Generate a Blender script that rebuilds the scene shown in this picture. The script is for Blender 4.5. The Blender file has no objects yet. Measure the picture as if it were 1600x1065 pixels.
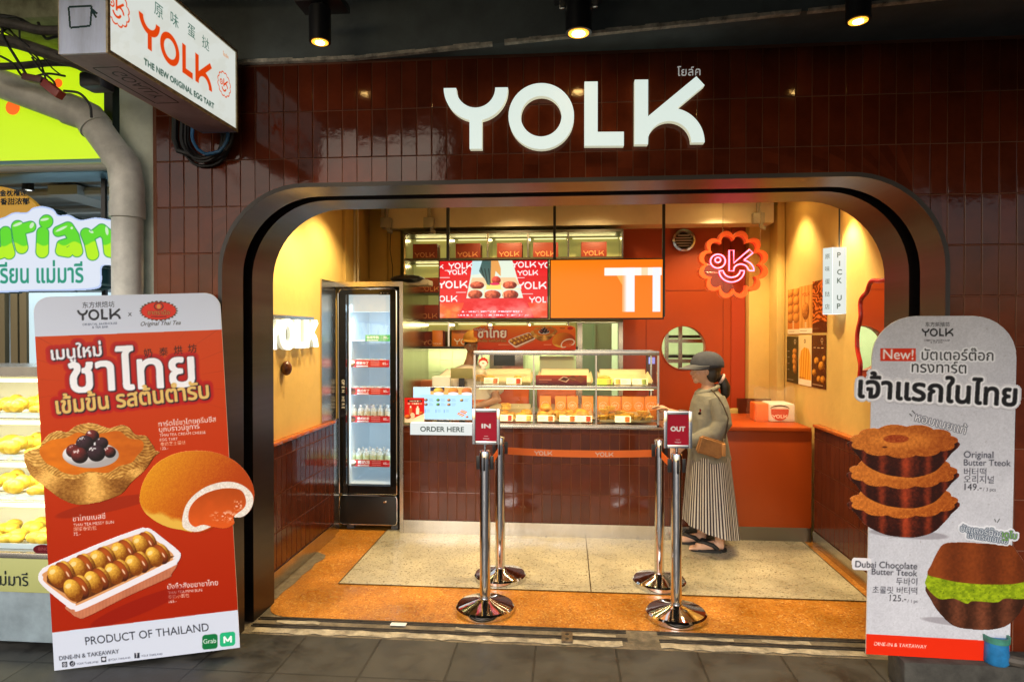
import bpy, bmesh, math, random
import numpy as np
from mathutils import Vector, Matrix
random.seed(7); rng = np.random.default_rng(7)
scn = bpy.context.scene; COL = scn.collection
R = math.radians
# ------------------------------------------------------------------ camera
F = 1000.0; CAM = np.array([0.0, -3.33, 1.65])
YAW = math.atan(85/F); PIT = math.atan(10.5/F)
cd = bpy.data.cameras.new('camera'); cam = bpy.data.objects.new('camera', cd); COL.objects.link(cam)
cd.sensor_width = 36; cd.lens = 36*F/1600; cd.clip_end = 500; cd.clip_start = .05
cam.location = CAM; cam.rotation_euler = (R(90)-PIT, 0, YAW); scn.camera = cam
# ------------------------------------------------------------------ world, sun, exposure
w = bpy.data.worlds.new('World'); scn.world = w; w.use_nodes = True
nt = w.node_tree; bg = nt.nodes['Background']
sky = nt.nodes.new('ShaderNodeTexSky'); sky.sky_type = 'NISHITA'; sky.sun_disc = False
SUN_EL, SUN_ROT = R(31), R(192)
sky.sun_elevation = SUN_EL; sky.sun_rotation = SUN_ROT; sky.dust_density = 3.0
nt.links.new(sky.outputs[0], bg.inputs[0]); bg.inputs[1].default_value = 0.145
sl = bpy.data.lights.new('sun', 'SUN'); sun = bpy.data.objects.new('sun', sl); COL.objects.link(sun)
sl.energy = 1.5; sl.angle = R(24); sl.color = (1, .985, .95)
sun.rotation_euler = Vector((math.sin(SUN_ROT)*math.cos(SUN_EL), math.cos(SUN_ROT)*math.cos(SUN_EL), math.sin(SUN_EL))).to_track_quat('Z', 'Y').to_euler()
vs = scn.view_settings; vs.view_transform = 'Standard'; vs.look = 'None'; vs.exposure = 0.12; vs.gamma = 1
cy = scn.cycles; cy.use_denoising = True; cy.max_bounces = 8; cy.diffuse_bounces = 3; cy.glossy_bounces = 4
cy.transmission_bounces = 6; cy.transparent_max_bounces = 16; cy.caustics_reflective = False; cy.caustics_refractive = False
cy.sample_clamp_indirect = 4.0
# ------------------------------------------------------------------ picking points of the place
_fw = np.array([-math.sin(YAW)*math.cos(PIT), math.cos(YAW)*math.cos(PIT), -math.sin(PIT)])
_rt = np.array([math.cos(YAW), math.sin(YAW), 0]); _up = np.cross(_rt, _fw)
def ray(x, y): return _fw+_rt*(x-800)/F+_up*(532.5-y)/F
def P(x, y, Y): d = ray(x, y); return CAM+d*((Y-CAM[1])/d[1])       # point of the plane Y = const
def G(x, y, z=0): d = ray(x, y); return CAM+d*((z-CAM[2])/d[2])     # point of the level z
def W(x, y, X): d = ray(x, y); return CAM+d*((X-CAM[0])/d[0])       # point of the plane X = const
# ------------------------------------------------------------------ materials
MATS = {}
def s2l(c):
    c = np.asarray(c, float)/255.; return np.where(c <= .04045, c/12.92, ((c+.055)/1.055)**2.4)
def mat(name, col=(.5, .5, .5), rough=.5, metal=0., spec=.5, emit=None, es=0., bump=None, var=0., vscale=8., coat=0., trans=0., alpha=1., stretch=None, rvar=0., island=0.):
    if name in MATS: return MATS[name]
    m = bpy.data.materials.new(name); m.use_nodes = True; n = m.node_tree.nodes; l = m.node_tree.links
    b = n['Principled BSDF']; b.inputs['Base Color'].default_value = (*col, 1); b.inputs['Roughness'].default_value = rough
    b.inputs['Metallic'].default_value = metal; b.inputs['Specular IOR Level'].default_value = spec
    if coat: b.inputs['Coat Weight'].default_value = coat; b.inputs['Coat Roughness'].default_value = .08
    if trans: b.inputs['Transmission Weight'].default_value = trans
    if alpha < 1: b.inputs['Alpha'].default_value = alpha
    if emit is not None: b.inputs['Emission Color'].default_value = (*emit, 1); b.inputs['Emission Strength'].default_value = es
    if var or bump or rvar:
        tc = n.new('ShaderNodeTexCoord'); mp = n.new('ShaderNodeMapping'); l.new(tc.outputs['Object'], mp.inputs[0])
        if stretch: mp.inputs['Scale'].default_value = stretch
        nz = n.new('ShaderNodeTexNoise'); nz.inputs['Scale'].default_value = vscale; nz.inputs['Detail'].default_value = 6; nz.inputs['Roughness'].default_value = .65
        l.new(mp.outputs[0], nz.inputs['Vector'])
        if var:
            mr = n.new('ShaderNodeMapRange'); mr.inputs[1].default_value = .3; mr.inputs[2].default_value = .7; mr.inputs[3].default_value = 1-var; mr.inputs[4].default_value = 1+var
            l.new(nz.outputs[0], mr.inputs[0])
            if island:
                gi = n.new('ShaderNodeNewGeometry'); mi = n.new('ShaderNodeMapRange'); mi.inputs[3].default_value = 1-island; mi.inputs[4].default_value = 1+island; l.new(gi.outputs['Random Per Island'], mi.inputs[0]); mm = n.new('ShaderNodeMath'); mm.operation = 'MULTIPLY'; l.new(mr.outputs[0], mm.inputs[0]); l.new(mi.outputs[0], mm.inputs[1]); mr = mm
            mx = n.new('ShaderNodeVectorMath'); mx.operation = 'SCALE'; mx.inputs[0].default_value = col; l.new(mr.outputs[0], mx.inputs['Scale']); l.new(mx.outputs[0], b.inputs['Base Color'])
        if rvar:
            mr2 = n.new('ShaderNodeMapRange'); mr2.inputs[1].default_value = .3; mr2.inputs[2].default_value = .7; mr2.inputs[3].default_value = max(.02, rough-rvar); mr2.inputs[4].default_value = rough+rvar
            l.new(nz.outputs[0], mr2.inputs[0]); l.new(mr2.outputs[0], b.inputs['Roughness'])
        if bump:
            bp = n.new('ShaderNodeBump'); bp.inputs['Strength'].default_value = bump[0]; bp.inputs['Distance'].default_value = .01
            nb = n.new('ShaderNodeTexNoise'); nb.inputs['Scale'].default_value = bump[1]; nb.inputs['Detail'].default_value = 5
            l.new(mp.outputs[0], nb.inputs['Vector']); l.new(nb.outputs[0], bp.inputs['Height']); l.new(bp.outputs[0], b.inputs['Normal'])
    MATS[name] = m; return m
def printmat(name, rough=.4, es=0., spec=.22):
    if name in MATS: return MATS[name]
    m = bpy.data.materials.new(name); m.use_nodes = True; n = m.node_tree.nodes; l = m.node_tree.links; b = n['Principled BSDF']
    a = n.new('ShaderNodeVertexColor'); a.layer_name = 'Ink'; b.inputs['Roughness'].default_value = rough; b.inputs['Specular IOR Level'].default_value = spec
    if es: b.inputs['Base Color'].default_value = (.02, .02, .02, 1); l.new(a.outputs[0], b.inputs['Emission Color']); b.inputs['Emission Strength'].default_value = es
    else: l.new(a.outputs[0], b.inputs['Base Color'])
    MATS[name] = m; return m
def glassmat(name, tint=(1, 1, 1), refl=1.0, ior=1.45):
    m = bpy.data.materials.new(name); m.use_nodes = True; n = m.node_tree.nodes; l = m.node_tree.links
    n.remove(n['Principled BSDF']); out = n['Material Output']
    t = n.new('ShaderNodeBsdfTransparent'); t.inputs[0].default_value = (*tint, 1)
    g = n.new('ShaderNodeBsdfGlossy'); g.inputs['Roughness'].default_value = .02; g.inputs[0].default_value = (refl, refl, refl, 1)
    fr = n.new('ShaderNodeFresnel'); fr.inputs[0].default_value = ior; mx = n.new('ShaderNodeMixShader')
    ge = n.new('ShaderNodeNewGeometry'); iv = n.new('ShaderNodeMath'); iv.operation = 'SUBTRACT'; iv.inputs[0].default_value = 1; l.new(ge.outputs['Backfacing'], iv.inputs[1]); ml = n.new('ShaderNodeMath'); ml.operation = 'MULTIPLY'; l.new(fr.outputs[0], ml.inputs[0]); l.new(iv.outputs[0], ml.inputs[1]); l.new(ml.outputs[0], mx.inputs[0]); l.new(t.outputs[0], mx.inputs[1]); l.new(g.outputs[0], mx.inputs[2]); l.new(mx.outputs[0], out.inputs[0])
    MATS[name] = m; return m
# ------------------------------------------------------------------ things, parts, meshes
def tag(o, label, cat=None, group=None):
    o['label'] = label
    if cat: o['category'] = cat
    if group: o['group'] = group
    return o
def thing(name, label, cat, loc=(0, 0, 0), group=None):
    o = bpy.data.objects.new(name, None); COL.objects.link(o); o.location = loc; o.empty_display_size = .1
    return tag(o, label, cat, group)
def wloc(o):
    v = Vector((0, 0, 0))
    while o is not None: v += o.location; o = o.parent
    return v
def link(name, me, parent=None, label=None, kind=None):
    o = bpy.data.objects.new(name, me); COL.objects.link(o)
    if parent is not None: o.parent = parent
    if label: o['label'] = label
    if kind: o['kind'] = kind
    return o
def copy_tree(o, loc=None, rz=None, label=None, parent=None):
    c = o.copy(); COL.objects.link(c); c.parent = parent
    if loc is not None: c.location = loc
    if rz is not None: c.rotation_euler = (0, 0, rz)
    if label: c['label'] = label
    for ch in list(o.children): copy_tree(ch, parent=c)
    return c
class MB:
    def __init__(s): s.v = []; s.f = []; s.mi = []; s.m = 0
    def add(s, vs, fs):
        o = len(s.v); s.v += [tuple(map(float, q)) for q in vs]; s.f += [tuple(i+o for i in f) for f in fs]; s.mi += [s.m]*len(fs); return s
    def box(s, x0, x1, y0, y1, z0, z1, b=0.):
        if x0 > x1: x0, x1 = x1, x0
        if y0 > y1: y0, y1 = y1, y0
        if z0 > z1: z0, z1 = z1, z0
        if b <= 0:
            return s.add([(x0, y0, z0), (x1, y0, z0), (x1, y1, z0), (x0, y1, z0), (x0, y0, z1), (x1, y0, z1), (x1, y1, z1), (x0, y1, z1)],
                         [(0, 3, 2, 1), (4, 5, 6, 7), (0, 1, 5, 4), (1, 2, 6, 5), (2, 3, 7, 6), (3, 0, 4, 7)])
        bm = bmesh.new(); r = bmesh.ops.create_cube(bm, size=1)
        for q in bm.verts: q.co = ((x0+x1)/2+q.co.x*(x1-x0), (y0+y1)/2+q.co.y*(y1-y0), (z0+z1)/2+q.co.z*(z1-z0))
        b = min(b, .45*min(x1-x0, y1-y0, z1-z0)); bmesh.ops.bevel(bm, geom=list(bm.edges), offset=b, segments=2, affect='EDGES', profile=.6)
        return s.bm(bm)
    def bm(s, bm, M=None):
        bm.verts.index_update(); vs = [(M @ q.co if M else q.co) for q in bm.verts]; fs = [[q.index for q in f.verts] for f in bm.faces]; bm.free(); return s.add(vs, fs)
    def quad(s, a, b, c, d): return s.add([a, b, c, d], [(0, 1, 2, 3)])
    def tube(s, pts, r, n=10, cap=True, closed=False):
        pts = [Vector(p) for p in pts]; k = len(pts); rs = r if hasattr(r, '__len__') else [r]*k
        T = []
        for i in range(k):
            a = pts[(i-1) % k] if (closed or i > 0) else pts[0]; b = pts[(i+1) % k] if (closed or i < k-1) else pts[-1]
            T.append((b-a).normalized() if (b-a).length > 1e-9 else Vector((0, 0, 1)))
        u = T[0].orthogonal().normalized(); vs = []; fs = []
        for i in range(k):
            u = (u-T[i]*u.dot(T[i])); u = u.normalized() if u.length > 1e-6 else T[i].orthogonal().normalized(); v = T[i].cross(u)
            for j in range(n): a = 2*math.pi*j/n; vs.append(pts[i]+(u*math.cos(a)+v*math.sin(a))*rs[i])
        for i in range(k if closed else k-1):
            for j in range(n): a = i*n+j; b = i*n+(j+1) % n; c = ((i+1) % k)*n; fs.append((a, b, c+(j+1) % n, c+j))
        if cap and not closed: fs.append(tuple(reversed(range(n)))); fs.append(tuple(range((k-1)*n, k*n)))
        return s.add(vs, fs)
    def cyl(s, a, b, r, n=24, r2=None): return s.tube([a, b], [r, r if r2 is None else r2], n)
    def lathe(s, prof, c=(0, 0, 0), n=32, ax='z', sx=1., sy=1.):
        vs = []; fs = []; k = len(prof)
        for (r, h) in prof:
            for j in range(n):
                a = 2*math.pi*j/n; p = (r*math.cos(a)*sx, r*math.sin(a)*sy, h)
                if ax == 'y': p = (p[0], p[2], p[1])
                if ax == 'x': p = (p[2], p[0], p[1])
                vs.append((c[0]+p[0], c[1]+p[1], c[2]+p[2]))
        for i in range(k-1):
            for j in range(n): fs.append((i*n+j, i*n+(j+1) % n, (i+1)*n+(j+1) % n, (i+1)*n+j))
        fs.append(tuple(reversed(range(n)))); fs.append(tuple(range((k-1)*n, k*n)))
        return s.add(vs, fs)
    def ellip(s, c, r, n=16, m=10, rot=None):
        vs = []; fs = []; M = Matrix.Rotation(rot[0], 3, rot[1]) if rot else Matrix.Identity(3)
        for i in range(m+1):
            t = math.pi*i/m
            for j in range(n): a = 2*math.pi*j/n; vs.append(Vector(c)+M @ Vector((r[0]*math.sin(t)*math.cos(a), r[1]*math.sin(t)*math.sin(a), r[2]*math.cos(t))))
        for i in range(m):
            for j in range(n): fs.append((i*n+j, (i+1)*n+j, (i+1)*n+(j+1) % n, i*n+(j+1) % n))
        return s.add(vs, fs)
    def prism(s, pts, t, O=(0, 0, 0), eu=(1, 0, 0), ev=(0, 0, 1), en=None):
        """simple polygon (u, v) in the plane O, eu, ev, given thickness t along en (towards en)"""
        eu = Vector(eu); ev = Vector(ev); en = Vector(en) if en is not None else eu.cross(ev).normalized(); O = Vector(O)
        from mathutils.geometry import tessellate_polygon
        k = len(pts); A = [O+eu*p[0]+ev*p[1] for p in pts]; B = [q+en*t for q in A]
        tri = tessellate_polygon([[Vector((p[0], p[1], 0)) for p in pts]])
        fs = [tuple(q) for q in tri]+[tuple(i+k for i in q) for q in tri]+[(i, (i+1) % k, (i+1) % k+k, i+k) for i in range(k)]
        return s.add(A+B, fs)
    def build(s, name, m, parent=None, smooth=35, label=None, kind=None, shift=None, fix=True):
        me = bpy.data.meshes.new(name)
        o = Vector(shift) if shift is not None else (wloc(parent) if parent is not None else Vector((0, 0, 0)))
        me.from_pydata([(q[0]-o.x, q[1]-o.y, q[2]-o.z) for q in s.v], [], s.f)
        if fix:
            bm = bmesh.new(); bm.from_mesh(me); bmesh.ops.recalc_face_normals(bm, faces=bm.faces); bm.to_mesh(me); bm.free()
        for q in (m if isinstance(m, (list, tuple)) else [m]): me.materials.append(q)
        if len(me.materials) > 1: me.polygons.foreach_set('material_index', s.mi)
        if smooth: me.polygons.foreach_set('use_smooth', [True]*len(me.polygons)); me.set_sharp_from_angle(angle=R(smooth))
        me.update(); return link(name, me, parent, label, kind)
def spot(name, loc, tgt, power, col, size=70, blend=.6, rad=.03, parent=None):
    l = bpy.data.lights.new(name, 'SPOT'); l.energy = power; l.color = col; l.spot_size = R(size); l.spot_blend = blend; l.shadow_soft_size = rad
    o = bpy.data.objects.new(name, l); COL.objects.link(o); o.location = loc
    o.rotation_euler = (Vector(tgt)-Vector(loc)).to_track_quat('-Z', 'Y').to_euler()
    if parent is not None: o.location = Vector(loc)-wloc(parent); o.parent = parent
    return o
def area(name, loc, tgt, power, col, sx, sy, parent=None):
    l = bpy.data.lights.new(name, 'AREA'); l.energy = power; l.color = col; l.shape = 'RECTANGLE'; l.size = sx; l.size_y = sy
    o = bpy.data.objects.new(name, l); COL.objects.link(o); o.location = loc
    o.rotation_euler = (Vector(tgt)-Vector(loc)).to_track_quat('-Z', 'Y').to_euler()
    if parent is not None: o.location = Vector(loc)-wloc(parent); o.parent = parent
    return o
# ------------------------------------------------------------------ outlines of the shop's lettering
def arc(cx, cy, r, a0, a1, n=20): return [(cx+r*math.cos(R(a0+(a1-a0)*i/n)), cy+r*math.sin(R(a0+(a1-a0)*i/n))) for i in range(n+1)]
# letters in a frame 1207 wide, 325 high, y up, origin at the lower left of the Y
def logo_polys():
    f = lambda pts: [(x-97, 690-y-.0205*(x-97)) for x, y in pts]
    a = lambda cx, cy, r, d0, d1, n=20: [(cx+r*math.cos(R(d0+(d1-d0)*i/n)), cy+r*math.sin(R(d0+(d1-d0)*i/n))) for i in range(n+1)]
    s = math.degrees(math.asin(29/151))
    Y = [(97, 405), (155, 405)]+a(248, 405, 93, 180, 0)[1:-1]+[(341, 405), (400, 405)]+a(248, 405, 152, 0, 90-s)+[(277, 690), (219, 690)]+a(248, 405, 152, 90+s, 180)
    O = a(556, 540, 153, 0, 360, 48)[:-1]; Oi = a(556, 540, 95, 0, 360, 48)[:-1]
    L = [(757, 383), (818, 383), (818, 615), (938, 615), (938, 678), (757, 678)]
    K = [(987, 672), (987, 377), (1048, 377), (1048, 545), (1265, 365), (1302, 406), (1180, 508)]+a(1145, 665, 158, -75, 0)+a(1145, 665, 99, 0, -166)+[(1048, 672)]
    return [(f(Y), None), (f(O), f(Oi)), (f(L), None), (f(K), None)]
LOGO = logo_polys(); LOGO_W = 1207.
def letter_mesh(mb, outer, hole, t, O, eu, ev, sc, en=None):
    sp = [(x*sc, y*sc) for x, y in outer]
    if hole is None: mb.prism(sp, t, O, eu, ev, en); return
    eu = Vector(eu); ev = Vector(ev); O = Vector(O); en = Vector(en) if en is not None else eu.cross(ev).normalized(); n = len(outer); hp = [(x*sc, y*sc) for x, y in hole]
    A = [O+eu*p[0]+ev*p[1] for p in sp]; B = [O+eu*p[0]+ev*p[1] for p in hp]
    vs = A+B+[q+en*t for q in A]+[q+en*t for q in B]; fs = []
    for i in range(n):
        j = (i+1) % n; fs += [(i, j, n+j, n+i), (2*n+i, 2*n+j, 3*n+j, 3*n+i), (i, j, 2*n+j, 2*n+i), (n+i, n+j, 3*n+j, 3*n+i)]
    mb.add(vs, fs)
def logo_mesh(mb, O, eu, ev, width, t, en=None):
    for o, h in LOGO: letter_mesh(mb, o, h, t, O, eu, ev, width/LOGO_W, en)
    return mb
def scallop(cx, cy, r, n=12, amp=.08, k=96, ph=0.):
    out = []
    for i in range(k):
        a = 2*math.pi*i/k; q = abs(math.sin(n*(a-math.pi/2)/2+ph)); rr = r*(1-amp+amp*1.6*q**.7-amp*.6); out.append((cx+rr*math.cos(a), cy+rr*math.sin(a)))
    return out
# ------------------------------------------------------------------ printing: ink painted on real sheets
_T = {}
def text_loops(s):
    if s in _T: return _T[s]
    c = bpy.data.curves.new('t', 'FONT'); c.body = s; c.size = 1; c.fill_mode = 'FRONT'; c.dimensions = '2D'; c.fill_mode = 'NONE'; c.resolution_u = 4
    o = bpy.data.objects.new('t', c); me = bpy.data.meshes.new_from_object(o)
    n = len(me.vertices); co = np.empty(n*3, np.float64); me.vertices.foreach_get('co', co); co = co.reshape(-1, 3)[:, :2]
    nx = set()
    for e in me.edges: a, b = sorted(e.vertices); nx.add((a, b))
    loops = []; st = 0
    for i in range(n):
        if i == n-1 or (i, i+1) not in nx:
            if i-st >= 2: loops.append(co[st:i+1].copy())
            st = i+1
    bpy.data.objects.remove(o); bpy.data.curves.remove(c); bpy.data.meshes.remove(me)
    _T[s] = loops; return loops
SS = 3
def raster(loops, nx, ny):
    """non-zero winding coverage of loops given in canvas pixels (col, row)"""
    acc = np.zeros((ny*SS, nx*SS+1), np.int32); E0 = []; E1 = []
    for L in loops: L = np.asarray(L, float)*SS; E0.append(L); E1.append(np.roll(L, -1, 0))
    if not E0: return np.zeros((ny, nx))
    a = np.concatenate(E0); b = np.concatenate(E1); sg = np.where(b[:, 1] > a[:, 1], 1, -1); sw = sg < 0
    lo = np.where(sw[:, None], b, a); hi = np.where(sw[:, None], a, b)
    r0 = np.clip(np.ceil(lo[:, 1]-.5), 0, ny*SS).astype(int); r1 = np.clip(np.ceil(hi[:, 1]-.5), 0, ny*SS).astype(int); k = np.maximum(r1-r0, 0)
    idx = np.repeat(np.arange(len(a)), k)
    if len(idx) == 0: return np.zeros((ny, nx))
    row = np.arange(len(idx))-np.repeat(np.cumsum(k)-k, k)+r0[idx]
    t = (row+.5-lo[idx, 1])/(hi[idx, 1]-lo[idx, 1]); x = lo[idx, 0]+t*(hi[idx, 0]-lo[idx, 0])
    c = np.clip(np.ceil(x-.5), 0, nx*SS).astype(int); np.add.at(acc, (row, c), sg[idx])
    m = (np.cumsum(acc, 1)[:, :-1] != 0).astype(float)
    return m.reshape(ny, SS, nx, SS).mean((1, 3))
def dilate(m, r):
    out = m.copy(); n = int(math.ceil(r)); ny, nx = m.shape; p = np.pad(m, n)
    for dy in range(-n, n+1):
        for dx in range(-n, n+1):
            d = math.hypot(dx, dy)
            if 0 < d <= r+.5: out = np.maximum(out, p[n+dy:n+dy+ny, n+dx:n+dx+nx]*min(1, r+.5-d+.0))
    return out
def vnoise(x, y, seed=0):
    xi = np.floor(x).astype(np.int64); yi = np.floor(y).astype(np.int64); fx = x-xi; fy = y-yi; fx = fx*fx*(3-2*fx); fy = fy*fy*(3-2*fy)
    def h(a, b):
        q = (a*374761393+b*668265263+seed*982451653) & 0x7fffffff; q = ((q ^ (q >> 13))*1274126177) & 0x7fffffff; return ((q ^ (q >> 16)) & 0xffff)/65535.
    return (h(xi, yi)*(1-fx)+h(xi+1, yi)*fx)*(1-fy)+(h(xi, yi+1)*(1-fx)+h(xi+1, yi+1)*fx)*fy
def fbm(x, y, seed=0, o=4):
    s = 0; a = .5
    for i in range(o): s = s+a*vnoise(x*2**i, y*2**i, seed+i); a *= .5
    return s/(1-.5**o)
def homog(src, dst):
    A = []; B = []
    for (x, y), (u, v) in zip(src, dst): A += [[x, y, 1, 0, 0, 0, -u*x, -u*y], [0, 0, 0, x, y, 1, -v*x, -v*y]]; B += [u, v]
    return np.append(np.linalg.solve(np.array(A, float), np.array(B, float)), 1).reshape(3, 3)
def hap(M, pts):
    p = np.asarray(pts, float); q = np.c_[p, np.ones(len(p))] @ M.T; return q[:, :2]/q[:, 2:]
class Sheet:
    """a flat sheet w by h metres, top left corner O, eu along its width, ev DOWN its height; quad = the author's coordinates of TL TR BR BL"""
    def __init__(s, O, eu, ev, w, h, quad=None):
        s.O = Vector(O); s.eu = Vector(eu).normalized(); s.ev = Vector(ev).normalized(); s.w = w; s.h = h; s.en = s.ev.cross(s.eu).normalized()
        s.q = quad or [(0, 0), (w*1000, 0), (w*1000, h*1000), (0, h*1000)]
        s.M = homog(s.q, [(0, 0), (w, 0), (w, h), (0, h)])
    def cv(s, res, box=None):
        if box is None: u0, v0, u1, v1 = 0, 0, s.w, s.h
        else:
            x0, y0, x1, y1 = box; p = hap(s.M, [(x0, y0), (x1, y0), (x1, y1), (x0, y1)]); u0, v0 = p.min(0); u1, v1 = p.max(0)
        return Cv(s, u0, v0, u1, v1, res)
class Cv:
    def __init__(s, sh, u0, v0, u1, v1, res):
        s.sh = sh; s.nx = max(2, int(round((u1-u0)/res))+1); s.ny = max(2, int(round((v1-v0)/res))+1); s.u0, s.v0 = u0, v0
        s.dx = (u1-u0)/(s.nx-1); s.dy = (v1-v0)/(s.ny-1); s.rgb = np.ones((s.ny, s.nx, 3)); s.a = np.ones((s.ny, s.nx))
        s.T = np.array([[1/s.dx, 0, -u0/s.dx], [0, 1/s.dy, -v0/s.dy], [0, 0, 1]]) @ sh.M; Ti = np.linalg.inv(s.T)
        c, r = np.meshgrid(np.arange(s.nx), np.arange(s.ny)); q = np.stack([c, r, np.ones_like(c)], -1) @ Ti.T
        s.X = q[..., 0]/q[..., 2]; s.Y = q[..., 1]/q[..., 2]; s.px = 1/math.sqrt(abs(np.linalg.det(s.T[:2, :2]-0)))
        cx, cy = s.X.mean(), s.Y.mean(); e = hap(s.T, [(cx, cy), (cx+1, cy), (cx, cy+1)]); s.k = math.hypot(*(e[1]-e[0]))  # canvas px per author unit
    def clear(s): s.a[:] = 0; return s
    def put(s, m, col, a=True):
        col = np.asarray(col, float); col = col/255. if col.max() > 1.5 else col
        s.rgb = s.rgb*(1-m[..., None])+col*m[..., None]
        if a: s.a = np.maximum(s.a, m)
        return m
    def fill(s, col): s.rgb[:] = np.asarray(col, float)/255.; return s
    def poly(s, pts, col=None, soft=0):
        m = raster([hap(s.T, pts)+.5], s.nx, s.ny)
        return m if col is None else s.put(m, col)
    def polys(s, loops): return raster([hap(s.T, q)+.5 for q in loops], s.nx, s.ny)
    def ell(s, cx, cy, rx, ry, rot=0, col=None):
        c, n = math.cos(R(rot)), math.sin(R(rot)); dx, dy = s.X-cx, s.Y-cy; a = (dx*c+dy*n)/rx; b = (-dx*n+dy*c)/ry; d = np.sqrt(a*a+b*b)
        m = np.clip((1-d)*min(rx, ry)*s.k+.5, 0, 1); s.la, s.lb = a, b
        return m if col is None else s.put(m, col)
    def blob(s, cx, cy, rx, ry, rot, dark, light, L=(-.45, -.6, .65), hi=None, tex=0, seed=1, clip=None, tf=.5):
        m = s.ell(cx, cy, rx, ry, rot)
        if clip is not None: m = m*clip
        a, b = s.la, s.lb; z = np.sqrt(np.clip(1-a*a-b*b, 0, 1)); c, n = math.cos(R(rot)), math.sin(R(rot))
        nx = a*c-b*n; ny = a*n+b*c; Ln = np.array(L)/np.linalg.norm(L); sh = np.clip(nx*Ln[0]+ny*Ln[1]+z*Ln[2], 0, 1)
        if tex: sh = np.clip(sh+tex*(fbm(s.X*tf, s.Y*tf, seed)-.5), 0, 1)
        col = np.asarray(dark)/255.*(1-sh[..., None])+np.asarray(light)/255.*sh[..., None]
        if hi is not None: h = np.clip((sh-hi)/(1-hi), 0, 1)**2; col = col*(1-h[..., None]*.8)+h[..., None]*.8
        s.put(m, col); return m
    def rect(s, x0, y0, x1, y1, col): return s.poly([(x0, y0), (x1, y0), (x1, y1), (x0, y1)], col)
    def line(s, x0, y0, x1, y1, wd, col, op=1.):
        d = math.hypot(x1-x0, y1-y0); nx, ny = -(y1-y0)/d*wd/2, (x1-x0)/d*wd/2
        return s.put(s.poly([(x0+nx, y0+ny), (x1+nx, y1+ny), (x1-nx, y1-ny), (x0-nx, y0-ny)])*op, col)
    def tloops(s, t, x, y, w=None, size=None, ang=0, sy=1., shear=0.):
        L = text_loops(t)
        if not L: return []
        A = np.concatenate(L); x0, x1 = A[:, 0].min(), A[:, 0].max(); k = w/(x1-x0) if w else size; c, n = math.cos(R(ang)), math.sin(R(ang)); out = []
        for q in L:
            u = (q[:, 0]-x0)*k+q[:, 1]*k*shear; v = -q[:, 1]*k*sy*(size/k if (w and size) else 1); out.append(np.c_[x+u*c-v*n, y+u*n+v*c])
        return out
    def text(s, t, x, y, w=None, size=None, ang=0, col=(0, 0, 0), bold=0., sy=1., shear=0., halo=None, op=1.):
        m = s.polys(s.tloops(t, x, y, w, size, ang, sy, shear))
        if bold: m = dilate(m, bold*s.k)
        for h in (halo or []): s.put(dilate(np.roll(m, (int(round(h[3]*s.k)), int(round(h[2]*s.k))), (0, 1)) if len(h) > 2 else m, h[0]*s.k), h[1])
        if col is not None: s.put(m*op, col)
        return m
    def logo(s, x, y, w, col, ang=0, op=1., bold=0.):
        k = w/LOGO_W; c, n = math.cos(R(ang)), math.sin(R(ang)); m = 0
        for o, h in LOGO:
            f = lambda L: [(x+u*k*c+v*k*n, y+u*k*n-v*k*c) for u, v in L]
            q = s.polys([f(o)]) if h is None else np.clip(s.polys([f(o)])-s.polys([f(h)]), 0, 1)
            m = np.maximum(m, q)
        if bold: m = dilate(m, bold*s.k)
        return s.put(m*op, col)
    def badge(s, x, y, r, col, op=1., t=.09):
        o = s.poly(scallop(x, y, r)); i = s.poly(scallop(x, y, r*(1-t))); m = np.clip(o-i, 0, 1)
        k = r/170.; m = np.maximum(m, np.clip(s.ell(x-72*k, y-10*k, 38*k, 38*k)-s.ell(x-72*k, y-10*k, 24*k, 24*k), 0, 1)); m = np.maximum(m, s.ell(x-72*k, y-10*k, 10*k, 10*k))
        K = LOGO[3][0]; f = lambda L: [(x-20*k+(u-890)*k*.36, y+32*k-v*k*.36) for u, v in L]; m = np.maximum(m, s.polys([f(K)]))
        sm = arc(x-5*k, y+35*k, 62*k, 15, 165)+arc(x-5*k, y+35*k, 40*k, 165, 15); m = np.maximum(m, s.poly(sm))
        return s.put(m*op, col)
    def mesh(s, name, m, parent=None, off=.0015, thick=0., cut=.5, label=None):
        sh = s.sh; c, r = np.meshgrid(np.arange(s.nx), np.arange(s.ny)); U = s.u0+c*s.dx; V = s.v0+r*s.dy
        O = np.array(sh.O+sh.en*off); co = O+U[..., None]*np.array(sh.eu)+V[..., None]*np.array(sh.ev)
        if parent is not None: co = co-np.array(wloc(parent))
        ok = (s.a[:-1, :-1] > cut) & (s.a[1:, :-1] > cut) & (s.a[:-1, 1:] > cut) & (s.a[1:, 1:] > cut)
        I = np.arange(s.nx*s.ny).reshape(s.ny, s.nx); q = np.stack([I[1:, :-1], I[1:, 1:], I[:-1, 1:], I[:-1, :-1]], -1)[ok]
        used = np.unique(q); mp = np.full(s.nx*s.ny, -1); mp[used] = np.arange(len(used)); q = mp[q]; co = co.reshape(-1, 3)[used]
        lin = s2l(np.clip(s.rgb.reshape(-1, 3)[used], 0, 1)*255); me = bpy.data.meshes.new(name)
        me.vertices.add(len(co)); me.vertices.foreach_set('co', co.astype(np.float32).ravel()); me.loops.add(len(q)*4); me.loops.foreach_set('vertex_index', q.astype(np.int32).ravel())
        me.polygons.add(len(q)); me.polygons.foreach_set('loop_start', np.arange(0, len(q)*4, 4, dtype=np.int32)); me.update(calc_edges=True)
        ca = me.color_attributes.new('Ink', 'FLOAT_COLOR', 'POINT'); ca.data.foreach_set('color', np.c_[lin, np.ones(len(lin))].astype(np.float32).ravel())
        me.materials.append(m); me.validate(); o = link(name, me, parent, label)
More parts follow.
